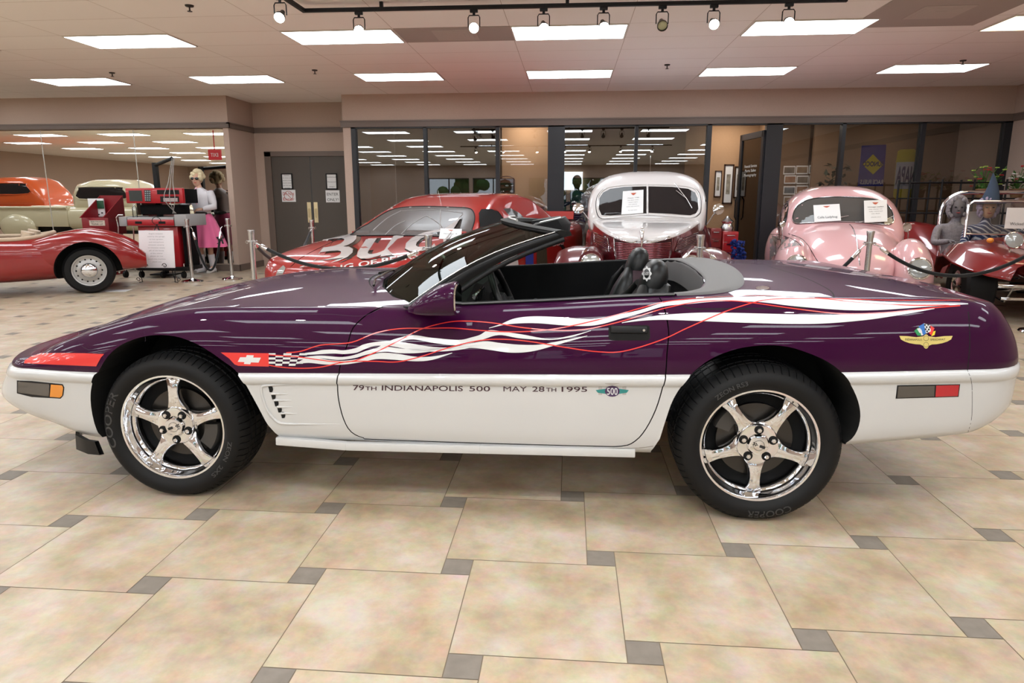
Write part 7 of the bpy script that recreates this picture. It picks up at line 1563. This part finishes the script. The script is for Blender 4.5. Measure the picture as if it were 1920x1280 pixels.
# ================================================================ PICKUPS SEEN IN THE MIRROR
def vy(px, py, Yv):
    """point seen in the mirror at photo pixel: virtual depth Yv folded back to the real side"""
    p = at_y(px, py, Yv); return Vector((p.x, 2*(YWING+.08)-Yv, p.z))
def pickup(Yv, pxc, roofpy, m, label, wl, mirror_side=1, k=1.0):
    c = vy(pxc, roofpy, Yv); zr = c.z; cx, cy = c.x, c.y; t = thing('pickup_truck', label, 'car', (cx, cy, 0)); S = mirror_side
    R_ = lambda rows: [((cx+x, cy, (zt+zb)/2), (0, w_, 0), (0, 0, (zt-zb)/2), 4) for x, w_, zt, zb in rows]
    mb = MB(); mb.sell(R_([(-.92, .55, zr-.55, .95), (-.88, .68, zr-.25, .9), (-.75, .74, zr-.08, .9), (-.4, .76, zr, .9), (.35, .76, zr, .9), (.62, .73, zr-.10, .9), (.85, .70, zr-.38, .9), (1.0, .66, zr-.62, .9)]), 36); cab = mb.build('cab', m, t, 50)
    mb = MB(); mb.sell(R_([(-.95, .85, 1.10, .45), (.9, .85, 1.12, .42), (1.3, .80, 1.14, .42), (2.2, .62, 1.08, .5), (2.35, .5, .9, .55)]), 32); mb.build('bonnet', m, t, 50)
    mb = MB()
    for y in (-.80, .80): mb.box((cx-2.15, cy+y, .80), (2.35, .05, .48), bev=.015)
    mb.box((cx-3.3, cy, .80), (.05, 1.6, .48)); mb.box((cx-2.15, cy, .60), (2.35, 1.6, .05)); mb.box((cx-.98, cy, .80), (.05, 1.6, .48))
    for y in (-.83, .83): mb.tube([(cx-3.32, cy+y, 1.05), (cx-.98, cy+y, 1.05)], .035, 8)
    mb.build('cargo_bed', m, t, 50)
    for x in (-2.4, 1.4):
        for s_ in (-1, 1):
            mb = MB(); mb.lathe([(.19, 0), (.21, .02*s_), (.33, .015*s_), (.36, -.02*s_), (.36, -.18*s_), (.2, -.2*s_)], (cx+x, cy+s_*.84, .36), 'Y', 32); w_ = mb.build('wheel', M_rubber, t, 40); mb = MB(); mb.lathe([(0, .02*s_), (.12, .015*s_), (.2, -.005*s_)], (cx+x, cy+s_*.84, .36), 'Y', 24); mb.build('hubcap', M_chrome, w_, 50)
            mb = MB(); mb.ball((cx+x, cy+s_*.78, .55), (.52, .17, .34), 20, 12); mb.build('fender', m, t, 60)
    CB = bvh_of(cab); tow = lambda x, z: (Vector((cx+x, cy+3, z)), Vector((0, -1, 0)))
    surf_patch(CB, wl(zr), 'side_window', M_dglass, t, .006, .15, proj=tow); mb = MB(); L = surf_line(CB, wl(zr), .008, proj=tow); mb.tube(L, .015, 6, closed=True); mb.build('window_trim', m, t, 50)
    mb = MB(); mb.box((cx-.05, cy, .5), (4.6, 1.3, .25)); mb.build('chassis', M_black, t)
    return t
wl1 = lambda z: catmull([(-.66, z-.50), (-.66, z-.26), (-.58, z-.20), (.45, z-.20), (.55, z-.26), (.60, z-.50)], 3, True)
pickup(17.4, 225, 337, mat('cream_paint', (.66, .60, .42), .35, 0, 1), 'cream pickup truck with rounded cab, seen only in the wall mirror', wl1)
pickup(19.7, 50, 332, mat('orange_paint', (.62, .10, .02), .35, 0, 1), 'orange pickup truck seen in the wall mirror behind the cream bed', wl1)
t = thing('exit_sign', 'small red sign hanging from the ceiling, seen in the wall mirror above the mannequin', 'sign', vy(403, 290, 17.3)); c = vy(403, 290, 17.3)
mb = MB(); mb.box(c, (.34, .05, .26)); mb.box((c.x, c.y, (c.z+.13+CEIL)/2), (.02, .02, CEIL-c.z-.13)); mb.build('sign_box', mat('exit_red', (.6, .02, .03), .4), t); mb = MB(); flat_text(mb, 'EXIT', c+Vector((0, .027, -.05)), (-1, 0, 0), (0, 0, 1), .2, .09); mb.build('lettering', M_paper, t, weld=False)
